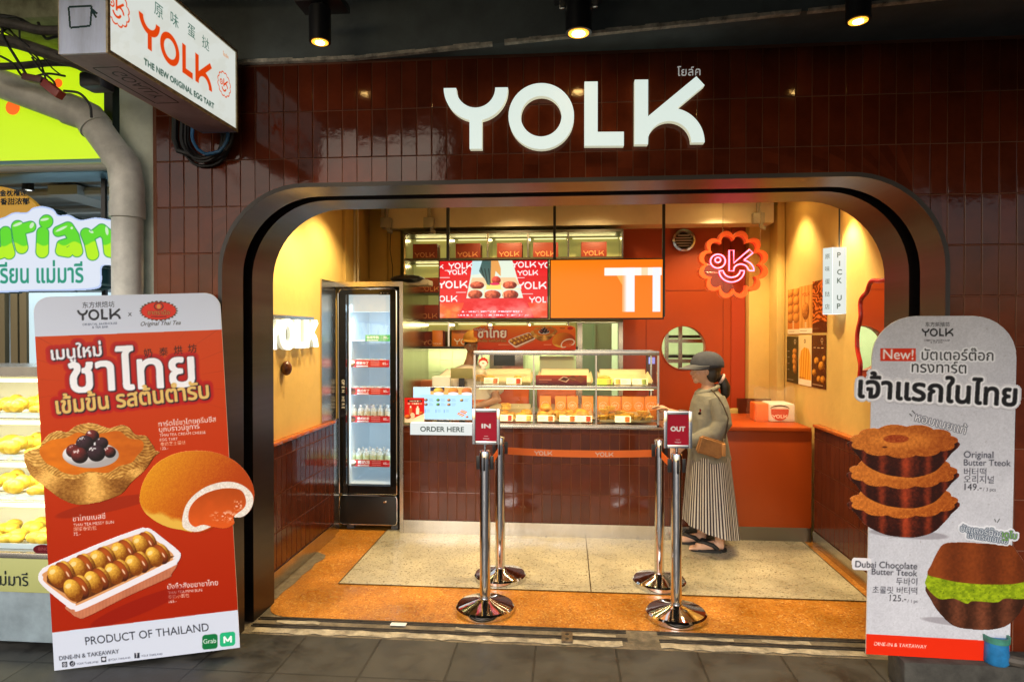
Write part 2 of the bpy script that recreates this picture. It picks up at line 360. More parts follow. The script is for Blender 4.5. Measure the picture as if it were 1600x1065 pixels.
        if thick: md = o.modifiers.new('thickness', 'SOLIDIFY'); md.thickness = thick; md.offset = -1
        return o
# ------------------------------------------------------------------ materials of the place
YF = -.10                     # the tiled front
XL, XR = -1.93, 1.98          # plaster of the two side walls
M_grout = mat('grout', (.19, .07, .035), .8, bump=(.3, 90))
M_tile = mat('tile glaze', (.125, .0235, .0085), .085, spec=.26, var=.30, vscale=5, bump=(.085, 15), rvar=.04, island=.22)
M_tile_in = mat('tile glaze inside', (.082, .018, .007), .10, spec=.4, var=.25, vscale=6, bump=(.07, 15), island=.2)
M_tile_or = mat('ledge tile glaze', (.42, .10, .02), .2, spec=.5, var=.2, vscale=9)
M_bronze = mat('brushed bronze', (.075, .062, .058), .36, 1., bump=(.05, 60), stretch=(1, .02, 1), var=.12, vscale=14)
M_slot = mat('black slot', (.004, .004, .005), .6)
M_plaster = mat('ochre plaster', (.68, .47, .145), .75, bump=(.12, 30), var=.10, vscale=2.2)
M_cream = mat('cream plaster', (.70, .60, .42), .8, bump=(.15, 22), var=.08, vscale=3)
M_steel = mat('stainless', (.56, .53, .48), .24, 1., bump=(.03, 50), stretch=(1, 1, .03), var=.1, vscale=10)
M_chrome = mat('polished steel', (.66, .66, .68), .055, 1.)
M_black = mat('black metal', (.012, .012, .014), .35)
M_dark = mat('dark paint', (.045, .056, .06), .6, var=.35, vscale=3, bump=(.3, 8))
M_white = mat('white paint', (.78, .78, .76), .4)
M_orange = mat('orange laminate', (.36, .052, .004), .38, var=.05, vscale=2)
M_orangewall = mat('orange painted wall', (.40, .053, .004), .42, var=.08, vscale=2, bump=(.03, 40))
M_conc = mat('painted concrete', (.72, .78, .68), .75, var=.18, vscale=5, bump=(.35, 14))
M_pvc = mat('grey pvc', (.74, .73, .68), .42, var=.30, vscale=5, bump=(.06, 20))
M_rubber = mat('black cable', (.012, .012, .013), .5)
M_lit = mat('lit acrylic white', (.36, .38, .37), .4, emit=(.82, .95, .88), es=.74)
M_litw = mat('lit acrylic', (.6, .6, .58), .4, emit=(.93, .97, .95), es=1.15)
M_glass = glassmat('clear glass', (.97, .99, .98))
M_print = printmat('printed sheet', .38); M_printg = printmat('glossy print', .22); M_screen = printmat('lit screen', .2, 1.02); M_backlit = printmat('backlit print', .3, .82)
# ------------------------------------------------------------------ cutting tiles round an opening
def cut(poly, a, b):
    """split a convex polygon by the line a->b: (left part, right part)"""
    Lp, Rp = [], []; n = len(poly); d = [(b[0]-a[0])*(p[1]-a[1])-(b[1]-a[1])*(p[0]-a[0]) for p in poly]
    for i in range(n):
        p, q, dp, dq = poly[i], poly[(i+1) % n], d[i], d[(i+1) % n]
        if dp >= 0: Lp.append(p)
        if dp <= 0: Rp.append(p)
        if dp*dq < 0: t = dp/(dp-dq); m = (p[0]+(q[0]-p[0])*t, p[1]+(q[1]-p[1])*t); Lp.append(m); Rp.append(m)
    return Lp, Rp
def area2(p): return abs(sum(p[i][0]*p[(i+1) % len(p)][1]-p[(i+1) % len(p)][0]*p[i][1] for i in range(len(p))))/2 if len(p) > 2 else 0
def outside(poly, hole):
    """convex pieces of poly outside the convex counter-clockwise hole; None if untouched"""
    keep = []; cur = poly
    for i in range(len(hole)):
        Lp, Rp = cut(cur, hole[i], hole[(i+1) % len(hole)])
        if area2(Rp) > 1e-7: keep.append(Rp)
        cur = Lp
        if area2(cur) < 1e-7: break
    return keep or None
def arch(d, w=1.79, top=2.405, r=.44, n=14, zb=0.):
    """right bottom, over the top, to left bottom (counter-clockwise with the floor)"""
    W_, T_, r_ = w+d, top+d, r+d
    return [(W_, zb)]+arc(W_-r_, T_-r_, r_, 0, 90, n)+arc(-W_+r_, T_-r_, r_, 90, 180, n)+[(-W_, zb)]
def tiles(mb, O, eu, ev, en, w, h, tw=.0735, th=.238, g=.0045, t=.0032, hole=None, u0=0., v0=0., tilt=.0008):
    O = Vector(O); eu = Vector(eu); ev = Vector(ev); en = Vector(en)
    def pt(u, v, z): return O+eu*u+ev*v+en*z
    nu = int(w/(tw+g))+3; nv = int(h/(th+g))+3
    for j in range(nv):
        for i in range(nu):
            a = u0+i*(tw+g); b = v0+j*(th+g); a1 = min(a+tw, w); b1 = min(b+th, h); a0 = max(a, 0); b0 = max(b, 0)
            if a1-a0 < .008 or b1-b0 < .008: continue
            q = [random.uniform(-tilt, tilt) for _ in range(2)]; c = ((a+a1)/2, (b+b1)/2)
            Z = lambda u, v: t+q[0]*(u-c[0])/.037+q[1]*(v-c[1])/.12
            if hole:
                k = outside([(a0, b0), (a1, b0), (a1, b1), (a0, b1)], hole)
                if k is None: continue
                if sum(map(area2, k)) < (a1-a0)*(b1-b0)-1e-7:
                    for p in k:
                        n = len(p); mb.add([pt(u, v, Z(u, v)) for u, v in p]+[pt(u, v, 0) for u, v in p], [tuple(range(n))]+[(m, (m+1) % n, (m+1) % n+n, m+n) for m in range(n)])
                    continue
            e = .0025; e2 = .0008
            vs = [pt(a0, b0, 0), pt(a1, b0, 0), pt(a1, b1, 0), pt(a0, b1, 0)]
            for ee, dz in ((0, -.0022), (e2, -.0007), (e, 0)):
                vs += [pt(u, v, Z(u, v)+dz) for u, v in ((a0+ee, b0+ee), (a1-ee, b0+ee), (a1-ee, b1-ee), (a0+ee, b1-ee))]
            fs = [(12, 13, 14, 15)]
            for L in range(3):
                for m in range(4): fs.append((4*L+m, 4*L+(m+1) % 4, 4*L+4+(m+1) % 4, 4*L+4+m))
            mb.add(vs, fs)
    return mb
# ------------------------------------------------------------------ ground
def ground_mat():
    m = bpy.data.materials.new('pavement slabs'); m.use_nodes = True; n = m.node_tree.nodes; l = m.node_tree.links; b = n['Principled BSDF']
    tc = n.new('ShaderNodeTexCoord'); mp = n.new('ShaderNodeMapping'); l.new(tc.outputs['Object'], mp.inputs[0]); mp.inputs['Location'].default_value = (.16, .33, 0)
    br = n.new('ShaderNodeTexBrick'); br.offset = 0; br.inputs['Scale'].default_value = 1; br.inputs['Brick Width'].default_value = .42; br.inputs['Row Height'].default_value = .42
    br.inputs['Mortar Size'].default_value = .006; br.inputs['Mortar Smooth'].default_value = .3; br.inputs['Color1'].default_value = (.040, .039, .036, 1); br.inputs['Color2'].default_value = (.029, .029, .027, 1); br.inputs['Mortar'].default_value = (.010, .010, .009, 1)
    l.new(mp.outputs[0], br.inputs['Vector'])
    nz = n.new('ShaderNodeTexNoise'); nz.inputs['Scale'].default_value = 3.5; nz.inputs['Detail'].default_value = 9; nz.inputs['Roughness'].default_value = .7; l.new(tc.outputs['Object'], nz.inputs['Vector'])
    mr = n.new('ShaderNodeMapRange'); mr.inputs[1].default_value = .36; mr.inputs[2].default_value = .64; mr.inputs[3].default_value = .35; mr.inputs[4].default_value = 1.55; l.new(nz.outputs[0], mr.inputs[0])
    sc = n.new('ShaderNodeVectorMath'); sc.operation = 'SCALE'; l.new(br.outputs[0], sc.inputs[0]); l.new(mr.outputs[0], sc.inputs['Scale']); l.new(sc.outputs[0], b.inputs['Base Color'])
    r2 = n.new('ShaderNodeMapRange'); r2.inputs[1].default_value = .35; r2.inputs[2].default_value = .65; r2.inputs[3].default_value = .38; r2.inputs[4].default_value = .75; l.new(nz.outputs[0], r2.inputs[0]); l.new(r2.outputs[0], b.inputs['Roughness'])
    n2 = n.new('ShaderNodeTexNoise'); n2.inputs['Scale'].default_value = 120; n2.inputs['Detail'].default_value = 4; l.new(tc.outputs['Object'], n2.inputs['Vector'])
    ad = n.new('ShaderNodeMath'); ad.operation = 'MULTIPLY_ADD'; ad.inputs[1].default_value = .12; l.new(n2.outputs[0], ad.inputs[0])
    iv = n.new('ShaderNodeMath'); iv.operation = 'SUBTRACT'; iv.inputs[0].default_value = 1; l.new(br.outputs['Fac'], iv.inputs[1]); l.new(iv.outputs[0], ad.inputs[2])
    bp = n.new('ShaderNodeBump'); bp.inputs['Strength'].default_value = .55; bp.inputs['Distance'].default_value = .006; l.new(ad.outputs[0], bp.inputs['Height']); l.new(bp.outputs[0], b.inputs['Normal'])
    return m
def terrazzo(name, base, chips, scale=150, rough=.3, dirt=.25):
    m = bpy.data.materials.new(name); m.use_nodes = True; n = m.node_tree.nodes; l = m.node_tree.links; b = n['Principled BSDF']; b.inputs['Roughness'].default_value = rough
    tc = n.new('ShaderNodeTexCoord'); v = n.new('ShaderNodeTexVoronoi'); v.inputs['Scale'].default_value = scale; l.new(tc.outputs['Object'], v.inputs['Vector'])
    sp = n.new('ShaderNodeSeparateColor'); l.new(v.outputs['Color'], sp.inputs[0]); cr = n.new('ShaderNodeValToRGB'); l.new(sp.outputs[0], cr.inputs[0]); e = cr.color_ramp; e.interpolation = 'CONSTANT'
    e.elements[0].position = 0; e.elements[0].color = (*base, 1); e.elements[1].position = chips[0][0]; e.elements[1].color = (*chips[0][1], 1)
    for p, c in chips[1:]: q = e.elements.new(p); q.color = (*c, 1)
    nz = n.new('ShaderNodeTexNoise'); nz.inputs['Scale'].default_value = 2.6; nz.inputs['Detail'].default_value = 8; l.new(tc.outputs['Object'], nz.inputs['Vector'])
    mr = n.new('ShaderNodeMapRange'); mr.inputs[1].default_value = .3; mr.inputs[2].default_value = .7; mr.inputs[3].default_value = 1-dirt; mr.inputs[4].default_value = 1.1; l.new(nz.outputs[0], mr.inputs[0])
    sc = n.new('ShaderNodeVectorMath'); sc.operation = 'SCALE'; l.new(cr.outputs[0], sc.inputs[0]); l.new(mr.outputs[0], sc.inputs['Scale']); l.new(sc.outputs[0], b.inputs['Base Color'])
    r2 = n.new('ShaderNodeMapRange'); r2.inputs[1].default_value = .3; r2.inputs[2].default_value = .7; r2.inputs[3].default_value = rough-.1; r2.inputs[4].default_value = rough+.2; l.new(nz.outputs[0], r2.inputs[0]); l.new(r2.outputs[0], b.inputs['Roughness'])
    return m
M_pave = ground_mat()
M_terw = terrazzo('pale terrazzo', (.50, .455, .32), [(.55, (.56, .515, .38)), (.8, (.40, .35, .23)), (.93, (.17, .14, .08))], 115, .3, .38)
M_tero = terrazzo('orange terrazzo', (.50, .19, .02), [(.45, (.56, .24, .03)), (.75, (.36, .12, .012)), (.92, (.66, .38, .11))], 120, .3, .42)
def sheet(name, pts, z, m): o = MB().add([(x, y, z) for x, y in pts], [tuple(range(len(pts)))]).build(name, m, smooth=0); o['kind'] = 'structure'; return o
sheet('pavement', [(-60, -60), (60, -60), (60, .06), (-60, .06)], -.004, M_pave)
fr = arc(1.62, .44, .17, -90, 0, 8)
sheet('shop_floor', [(-1.62, .27)]+[(1.62, .27)]+fr[1:]+[(2.1, .44), (2.1, 3.0), (-2.1, 3.0), (-2.1, .44)]+[(x, y) for x, y in arc(-1.62, .44, .17, 180, 270, 8)][:-1], 0, M_tero)
sheet('shop_floor_inlay', [(-1.50, .775), (1.868, .775), (1.885, 1.95), (-1.50, 1.95)], .004, M_terw)
sheet('kitchen_floor', [(-2.1, 3.0), (2.1, 3.0), (2.1, 5.4), (-2.1, 5.4)], 0, mat('kitchen floor', (.3, .3, .26), .5))
def thr_mat():
    m = bpy.data.materials.new('worn threshold'); m.use_nodes = True; n = m.node_tree.nodes; l = m.node_tree.links; b = n['Principled BSDF']; b.inputs['Roughness'].default_value = .8
    tc = n.new('ShaderNodeTexCoord'); nz = n.new('ShaderNodeTexNoise'); nz.inputs['Scale'].default_value = 5; nz.inputs['Detail'].default_value = 9; nz.inputs['Roughness'].default_value = .7; l.new(tc.outputs['Object'], nz.inputs['Vector'])
    cr = n.new('ShaderNodeValToRGB'); l.new(nz.outputs[0], cr.inputs[0]); e = cr.color_ramp; e.elements[0].position = .42; e.elements[0].color = (.10, .085, .06, 1); e.elements[1].position = .62; e.elements[1].color = (.24, .20, .14, 1)
    l.new(cr.outputs[0], b.inputs['Base Color']); bp = n.new('ShaderNodeBump'); bp.inputs['Strength'].default_value = .7; bp.inputs['Distance'].default_value = .01; n2 = n.new('ShaderNodeTexNoise'); n2.inputs['Scale'].default_value = 60; n2.inputs['Detail'].default_value = 6
    l.new(tc.outputs['Object'], n2.inputs['Vector']); l.new(n2.outputs[0], bp.inputs['Height']); l.new(bp.outputs[0], b.inputs['Normal']); return m
M_thr = thr_mat()
sheet('threshold', [(-1.85, .055), (1.95, .055), (1.95, .46), (-1.85, .46)], -.003, M_thr)
M_wornwhite = mat('worn pale cement', (.36, .32, .24), .85, var=.6, vscale=11, bump=(.5, 40))
random.seed(3)
def ragged(x0, x1, y0, y1, st=.05, j=.012):
    n = int((x1-x0)/st); a = [(x0+(x1-x0)*i/n, y0+random.uniform(-j, j)) for i in range(n+1)]; b = [(x0+(x1-x0)*i/n, y1+random.uniform(-j, j)) for i in range(n+1)]; return a+b[::-1]
mb = MB()
for a in ((-1.74, .30, .070, .125), (.50, 1.54, .072, .125), (-.62, -.42, .185, .215), (.02, .27, .175, .205), (.56, .9, .185, .205), (1.05, 1.3, .18, .21), (-1.66, -1.4, .19, .225)):
    p = ragged(*a); mb.add([(x, y, .001) for x, y in p], [tuple(range(len(p)))])
o = mb.build('threshold_cement', M_wornwhite, smooth=0); o['kind'] = 'structure'
mb = MB()
for y in (.145, .165, .232, .252): mb.box(-1.78, .33, y-.004, y+.004, -.002, .004); mb.box(.50, 1.78, y-.004, y+.004, -.002, .004)
o = mb.build('shutter_track', mat('rusty track', (.05, .043, .035), .6, .5, var=.5, vscale=30)); o['kind'] = 'structure'
mb = MB()
for a in (G(932, 930), G(1257, 844)):
    pass
mb.box(.155, .162, .775, 1.95, .0045, .0062); mb.box(-1.505, -1.4985, .775, 1.95, .0045, .0062); mb.box(1.869, 1.876, .775, 1.95, .0045, .0062); mb.box(-1.5, 1.87, .770, .776, .0045, .0062)
o = mb.build('floor_divider', mat('dark divider strip', (.10, .07, .03), .4, .6)); o['kind'] = 'structure'
# worn grey patch along the skirting
p = ragged(0, 1, 0, 1, .1, .0)
mb = MB(); q = [(-1.876, .5), (-1.80, .5), (-1.805, .62), (-1.79, .75), (-1.80, .9), (-1.785, 1.02), (-1.80, 1.12), (-1.77, 1.22), (-1.79, 1.30), (-1.85, 1.34), (-1.876, 1.36)]
mb.add([(x, y, .003) for x, y in q], [tuple(range(len(q)))]); o = mb.build('worn_floor_patch', mat('bare screed', (.16, .13, .09), .9, var=.4, vscale=18, bump=(.6, 40)), smooth=0); o['kind'] = 'structure'
# ------------------------------------------------------------------ the shop building
shop = thing('shop_building', 'egg tart shop with dark red tiled front and rounded bronze doorway', 'shop building', (0, YF, 0))
op = arch(.012, zb=-5.)
wall = [(-2.185, 0), (4.2, 0), (4.2, 3.06), (-2.185, 3.06)]
mb = MB()
for p in outside(wall, op): mb.add([(x, YF, z) for x, z in p], [tuple(range(len(p)))])
fac = mb.build('facade_wall', M_grout, shop, 0)
mb = MB(); hole = [(x+2.185, z) for x, z in op]
tiles(mb, (-2.185, YF-.0005, 0), (1, 0, 0), (0, 0, 1), (0, -1, 0), 6.2, 3.05, hole=hole, u0=.02, v0=-.105)
mb.build('tile_cladding', M_tile, shop, 20, fix=True)
# doorway lining: outer band, black slot, inner band, front lip
def sweep(mb, d, y0, y1, zb=0.):
    A = arch(d, zb=zb); k = len(A); mb.add([(x, y0, z) for x, z in A]+[(x, y1, z) for x, z in A], [(i, i+1, k+i+1, k+i) for i in range(k-1)])
def ring(mb, d0, d1, y):
    A, B = arch(d0), arch(d1); k = len(A); mb.add([(x, y, z) for x, z in A]+[(x, y, z) for x, z in B], [(i, i+1, k+i+1, k+i) for i in range(k-1)])
mb = MB(); sweep(mb, 0, -.13, .088); ring(mb, 0, .06, .088)
ring(mb, 0, .06, .194); sweep(mb, 0, .194, .455); ring(mb, 0, .12, .455)
lin = mb.build('doorway_lining', M_bronze, shop, 25)
mb = MB(); ring(mb, 0, .022, -.13); sweep(mb, .022, -.13, YF+.02); mb.build('lining_edge', mat('dark bronze edge', (.03, .022, .018), .5), lin, 25)
mb = MB(); sweep(mb, .06, .088, .194); mb.build('shutter_slot', M_slot, lin, 25)
# header beam under the arcade ceiling with its worn edge
a, b = P(240, 98, -.13), P(1600, 22, -.13)
ax, bx = -2.6, 4.2
def beamY(x): return -.12-.42*(x+1.1)/3.0 if x > -1.1 else -.12
mb = MB(); xs = [-2.6, -1.1, 0, 1, 2, 3, 4.2]; lo = [(x, beamY(x), 3.06) for x in xs]; hi = [(x, beamY(x)-.05, 3.62) for x in xs]; bk = [(x, .3, 3.06) for x in xs]; n = len(xs)
M_teal = mat('teal black plaster', (.105, .128, .130), .7, var=.35, vscale=3, bump=(.35, 8)); mb.add(lo+hi+bk, [(i, i+1, n+i+1, n+i) for i in range(n-1)]+[(i, i+1, 2*n+i+1, 2*n+i) for i in range(n-1)]); mb.build('header_beam', M_teal, shop, 20)
random.seed(5); M_wedge = mat('worn cement edge', (.50, .46, .38), .9, var=.7, vscale=18, bump=(.8, 30))
for (u0, u1) in ((-1.80, -.36), (-.30, 1.02), (1.05, 3.7)):
    mb = MB(); k = 22; pts = [u0+(u1-u0)*i/k for i in range(k+1)]
    for i in range(k):
        x0, x1 = pts[i], pts[i+1]; y0, y1 = beamY(x0)-.006, beamY(x1)-.006; h = .013+random.uniform(0, .009)
        mb.add([(x0, y0+.02, 3.052), (x1, y1+.02, 3.052), (x1, y1, 3.056), (x0, y0, 3.056), (x0, y0+.02, 3.056+h), (x1, y1+.02, 3.056+h), (x1, y1-.004, 3.056+h*.8), (x0, y0-.004, 3.056+h*.8)], [(0, 1, 2, 3), (4, 5, 6, 7), (0, 1, 5, 4), (3, 2, 6, 7), (0, 3, 7, 4), (1, 2, 6, 5)])
    mb.build('beam_edge_strip', M_wedge, shop, 20)
MB().box(-6, 6, -3.2, .32, 3.62, 3.75).build('arcade_ceiling', M_dark, shop, 0); MB().box(-1.25, 6, -3.2, -3.02, 2.92, 3.619).build('added_blocker_beam', M_dark, shop, 0)  # the beam box is an unseen addition, blocking sky reflections in the tiles
mb = MB(); mb.tube([(-2.3, -.62, 3.53), (.05, -.60, 3.50), (.85, -.60, 3.60)], .022, 8); mb.tube([(-2.3, -.46, 3.38), (-.2, -.56, 3.33), (.06, -.58, 3.31), (1.4, -.72, 3.42)], .012, 8); mb.build('ceiling_conduit', mat('black conduit', (.02, .02, .022), .45), shop)
# side walls, back wall, ceiling
Z1 = 3.0
mb = MB(); mb.box(XL-.1, XL, .40, 2.06, 0, Z1); mb.box(XL-.1, XL-.015, 2.06, 2.09, 0, Z1); mb.box(XL-.1, XL+.02, 2.09, 3.1, 0, Z1)
sw = mb.build('side_wall', M_plaster, shop, 0)
mb = MB(); mb.box(XL+.02, -1.72, 2.73, 2.95, 0, Z1, .03); mb.box(-1.72, -1.60, 2.76, 2.95, 0, Z1); mb.build('pilaster', M_plaster, shop, 30)
mb = MB(); mb.box(XR, XR+.1, .40, 3.1, 0, Z1); sw2 = mb.build('side_wall', M_plaster, shop, 0)
mb = MB(); mb.box(1.71, 1.90, 2.86, 3.05, 0, Z1, .004); mb.box(1.90, XR, 2.66, 3.05, 0, Z1, .03); mb.build('pilaster', M_plaster, shop, 30)
MB().box(XL, XR, .3, 5.4, Z1, Z1+.1).build('shop_ceiling', M_cream, shop, 0)
mb = MB(); mb.box(-1.75, 1.86, 2.62, 2.86, 2.655, Z1); mb.build('ceiling_beam', M_cream, shop, 0)
# inner faces either side of the lining
mb = MB(); mb.box(-2.2, -1.80, .40, .456, 0, Z1); mb.box(1.80, 2.2, .40, .456, 0, Z1); mb.box(-1.85, 1.85, .40, .456, 2.44, Z1); mb.build('inner_reveal', M_bronze, shop, 0)
# wainscots with ledge tiles and a steel skirting
def wainscot(x, sgn, y0, y1, top, nm='wainscot'):
    mb = MB().box(x, x+sgn*.04, y0, y1, 0, top); wn = mb.build(nm, M_grout, shop, 0)
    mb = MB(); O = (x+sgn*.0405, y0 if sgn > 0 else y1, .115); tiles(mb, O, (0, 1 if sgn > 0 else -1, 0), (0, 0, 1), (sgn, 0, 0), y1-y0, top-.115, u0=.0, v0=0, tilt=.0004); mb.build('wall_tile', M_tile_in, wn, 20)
    mb = MB(); y = y0
    while y < y1-.01: mb.box(x, x+sgn*.058, y+.001, min(y+.15, y1)-.001, top+.0005, top+.022, .004); y += .15
    mb.build('ledge_tile', M_tile_or, wn, 30)
    MB().box(x+sgn*.0405, x+sgn*.052, y0, y1, .001, .113).build('skirting', M_steel, wn, 0)
wainscot(XL, 1, .46, 1.74, .925)
wainscot(XR, -1, .46, 1.86, .925)
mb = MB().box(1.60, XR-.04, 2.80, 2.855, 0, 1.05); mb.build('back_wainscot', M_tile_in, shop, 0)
# back wall: orange part with porthole, opening of the kitchen hatch
YB = 2.98
pc = P(1068, 543, YB); PR = .208
hx0, hx1 = P(905, 560, YB)[0], P(971, 560, YB)[0]; hz = P(930, 505, YB)[2]
mb = MB()
sq = [(hx1, 0), (1.9, 0), (1.9, 2.75), (hx1, 2.75)]; circ = [(pc[0]+PR*math.cos(2*math.pi*i/40), pc[2]+PR*math.sin(2*math.pi*i/40)) for i in range(40)]
for p in outside(sq, circ): mb.add([(x, YB, z) for x, z in p], [tuple(range(len(p)))])
for i in range(40): x0, z0 = circ[i]; x1, z1 = circ[(i+1) % 40]; mb.add([(x0, YB, z0), (x1, YB, z1), (x1, YB+.1, z1), (x0, YB+.1, z0)], [(0, 1, 2, 3)])
bw = mb.build('back_wall', M_orangewall, shop, 0)
mb = MB(); mb.box(1.50, 1.505, YB-.003, YB-.0005, 0, 2.7); mb.box(.77, .775, YB-.003, YB-.0005, 0, 2.0); mb.box(.72, 1.5, YB-.003, YB-.0005, 2.07, 2.075)
mb.build('panel_joint', mat('joint shadow gap', (.18, .02, .004), .6), bw, 0)
mb = MB(); mb.box(1.575, 1.705, YB-.02, YB-.001, 0, 2.66); mb.build('door_jamb', mat('deep red jamb', (.42, .045, .008), .45), bw, 0)
mb = MB(); mb.tube([(pc[0]+(PR+.004)*math.cos(2*math.pi*i/48), YB-.002, pc[2]+(PR+.004)*math.sin(2*math.pi*i/48)) for i in range(48)], .006, 6, closed=True); mb.build('porthole_ring', M_orange, bw)
MB().lathe([(.0, -.002), (PR, -.002), (PR, .002), (0, .002)], (pc[0], YB+.06, pc[2]), 40, 'y').build('porthole_glass', M_glass, bw, 0)
# kitchen seen through the hatch, behind the shelves and through the porthole
M_kwall = mat('pale green wall tile', (.62, .66, .44), .35, var=.08, vscale=4)
mb = MB(); mb.box(XL, XR, 5.3, 5.4, 0, Z1); mb.box(XL-.1, XL, 3.1, 5.4, 0, Z1); mb.box(XR, XR+.1, 3.1, 5.4, 0, Z1); mb.build('kitchen_wall', M_kwall, shop, 0)
mb = MB(); mb.box(-1.75, hx0, YB, YB+.08, 0, 2.75); mb.box(hx0, hx1, YB, YB+.08, hz+.02, 2.75); bl = mb.build('back_wall', M_kwall, shop, 0)
mb = MB(); tiles(mb, (-1.75, YB-.0005, .9), (1, 0, 0), (0, 0, 1), (0, -1, 0), hx0+1.75, .85, tw=.12, th=.12, g=.004, t=.005); mb.build('wall_tile', M_kwall, bl, 20)
mb = MB(); mb.box(hx0-.03, hx0+.03, YB-.03, YB+.09, .5, hz); mb.box(hx1-.03, hx1+.012, YB-.03, YB+.09, .5, hz); mb.box(hx0-.03, hx1+.012, YB-.035, YB+.095, hz, hz+.06); mb.build('hatch_frame', M_steel, shop, 0)
mb = MB(); mb.box(hx0+.03, hx1-.03, 3.9, 3.94, .1, 2.2); mb.box(hx0+.18, hx0+.20, 3.86, 3.9, .1, 2.2); mb.build('kitchen_door', mat('grey green door', (.36, .42, .33), .5), shop, 0)
# ------------------------------------------------------------------ lamps
M_bulb = mat('warm lamp face', (.9, .8, .6), .4, emit=(1, .62, .20), es=60); M_bulbrim = mat('lamp rim glow', (.8, .5, .2), .4, emit=(1, .42, .03), es=1.6)
WARM = (1.0, .73, .36)
def front_lamp(px, py, Y, label, pw, aim=0):
    c = P(px, py, Y); r = .058 if aim == 0 else .05; z = c[2]
    t = thing('cylinder_spotlight', label, 'spotlight', (c[0], Y, z), 'spotlights over the shop front')
    mb = MB().lathe([(r, 0), (r, .155), (r-.004, .16)], (c[0], Y, z), 32); mb.box(c[0]-.02, c[0]+.02, Y-.02, Y+.05, z+.155, z+.5); mb.build('lamp_body', M_black, t)
    MB().lathe([(r-.012, -.003), (r-.012, .002)], (c[0], Y, z), 32).build('lamp_rim', M_bulbrim, t); MB().lathe([(r-.03, -.006), (r-.03, -.003)], (c[0], Y, z), 24).build('bulb', M_bulb, t)
    if aim == 0:
        MB().box(c[0]-.085, c[0]-.062, Y-.01, Y+.01, z+.11, z+.17, .003).build('bracket', M_steel, t); MB().box(c[0]+.062, c[0]+.085, Y-.01, Y+.01, z+.11, z+.17, .003).build('bracket', M_steel, t)
    mb = MB().box(c[0]-.11, c[0]+.11, Y-.04, Y+.10, z+.175, z+.21, .004); mb.build('mounting_plate', M_black, t)
    spot('lamp_light', (c[0], Y, z-.02), (c[0], Y+.13, 0), pw, WARM, 75, .8, .03, t)
front_lamp(500, 66, -.42, 'black cylinder spotlight next to the projecting lightbox, lit amber', 16, 1)
front_lamp(904, 52, -.45, 'black cylinder spotlight with two steel brackets above the big letters', 10)
front_lamp(1341, 33, -.50, 'black cylinder spotlight farthest from the projecting lightbox', 16, 1)
def downlight(x, y, z, label, pw, tgt, size=75):
    t = thing('downlight', label, 'downlight', (x, y, z), 'warm downlights in the shop ceiling')
    mb = MB().lathe([(.052, 0), (.056, .004), (.056, .10)], (x, y, z), 32); mb.cyl((x, y, z+.1), (x, y, Z1), .012); mb.build('lamp_body', M_steel, t)
    MB().lathe([(.042, -.002), (.042, .003)], (x, y, z), 24).build('bulb', M_bulb, t)
    spot('lamp_light', (x, y, z-.03), tgt, pw, WARM, size, .7, .03, t)
downlight(1.83, 1.30, 2.585, 'hanging downlight over the hexagonal pick up sign', 58, (1.95, 1.4, .6), 95)
downlight(1.72, 2.20, 2.86, 'hanging downlight in front of the row of wall posters', 58, (1.92, 2.25, .6), 95)
downlight(-1.48, .80, 2.66, 'hanging downlight above the white wall letters', 72, (-1.95, .85, 1.2), 120)
downlight(-1.45, 1.50, 2.72, 'hanging downlight near the stainless fridge surround', 72, (-1.95, 1.5, 1.2), 120)
downlight(-.9, 1.15, 2.80, 'hanging downlight over the queue, fridge side', 105, (-.8, 1.2, 0), 110)
downlight(.25, 1.15, 2.80, 'hanging downlight over the middle of the pale floor', 105, (.2, 1.2, 0), 110)
downlight(1.15, 1.15, 2.80, 'hanging downlight over the customer', 105, (1.2, 1.3, 0), 110)
downlight(1.35, 2.35, 2.85, 'hanging downlight between scalloped sign and orange wall', 60, (1.35, 2.7, 1.0), 110)
downlight(-.5, 2.10, 2.88, 'hanging downlight above the shop assistant', 46, (-.45, 2.5, 1.6), 120)
downlight(.3, 2.10, 2.88, 'hanging downlight above the far end of the pastry case', 46, (.2, 2.5, 1.6), 120)
kl = thing('kitchen_ceiling_light', 'cool panel light in the kitchen behind the orange wall', 'ceiling light', (.3, 4.2, 2.9))
MB().box(-.5, 1.1, 4.0, 4.4, 2.88, 2.92).build('diffuser', mat('cool panel', (.8, .8, .8), .5, emit=(.9, 1, .75), es=3), kl); area('lamp_light', (.3, 4.2, 2.86), (.3, 4.2, 0), 70, (.93, 1, .72), 1.4, .5, kl)
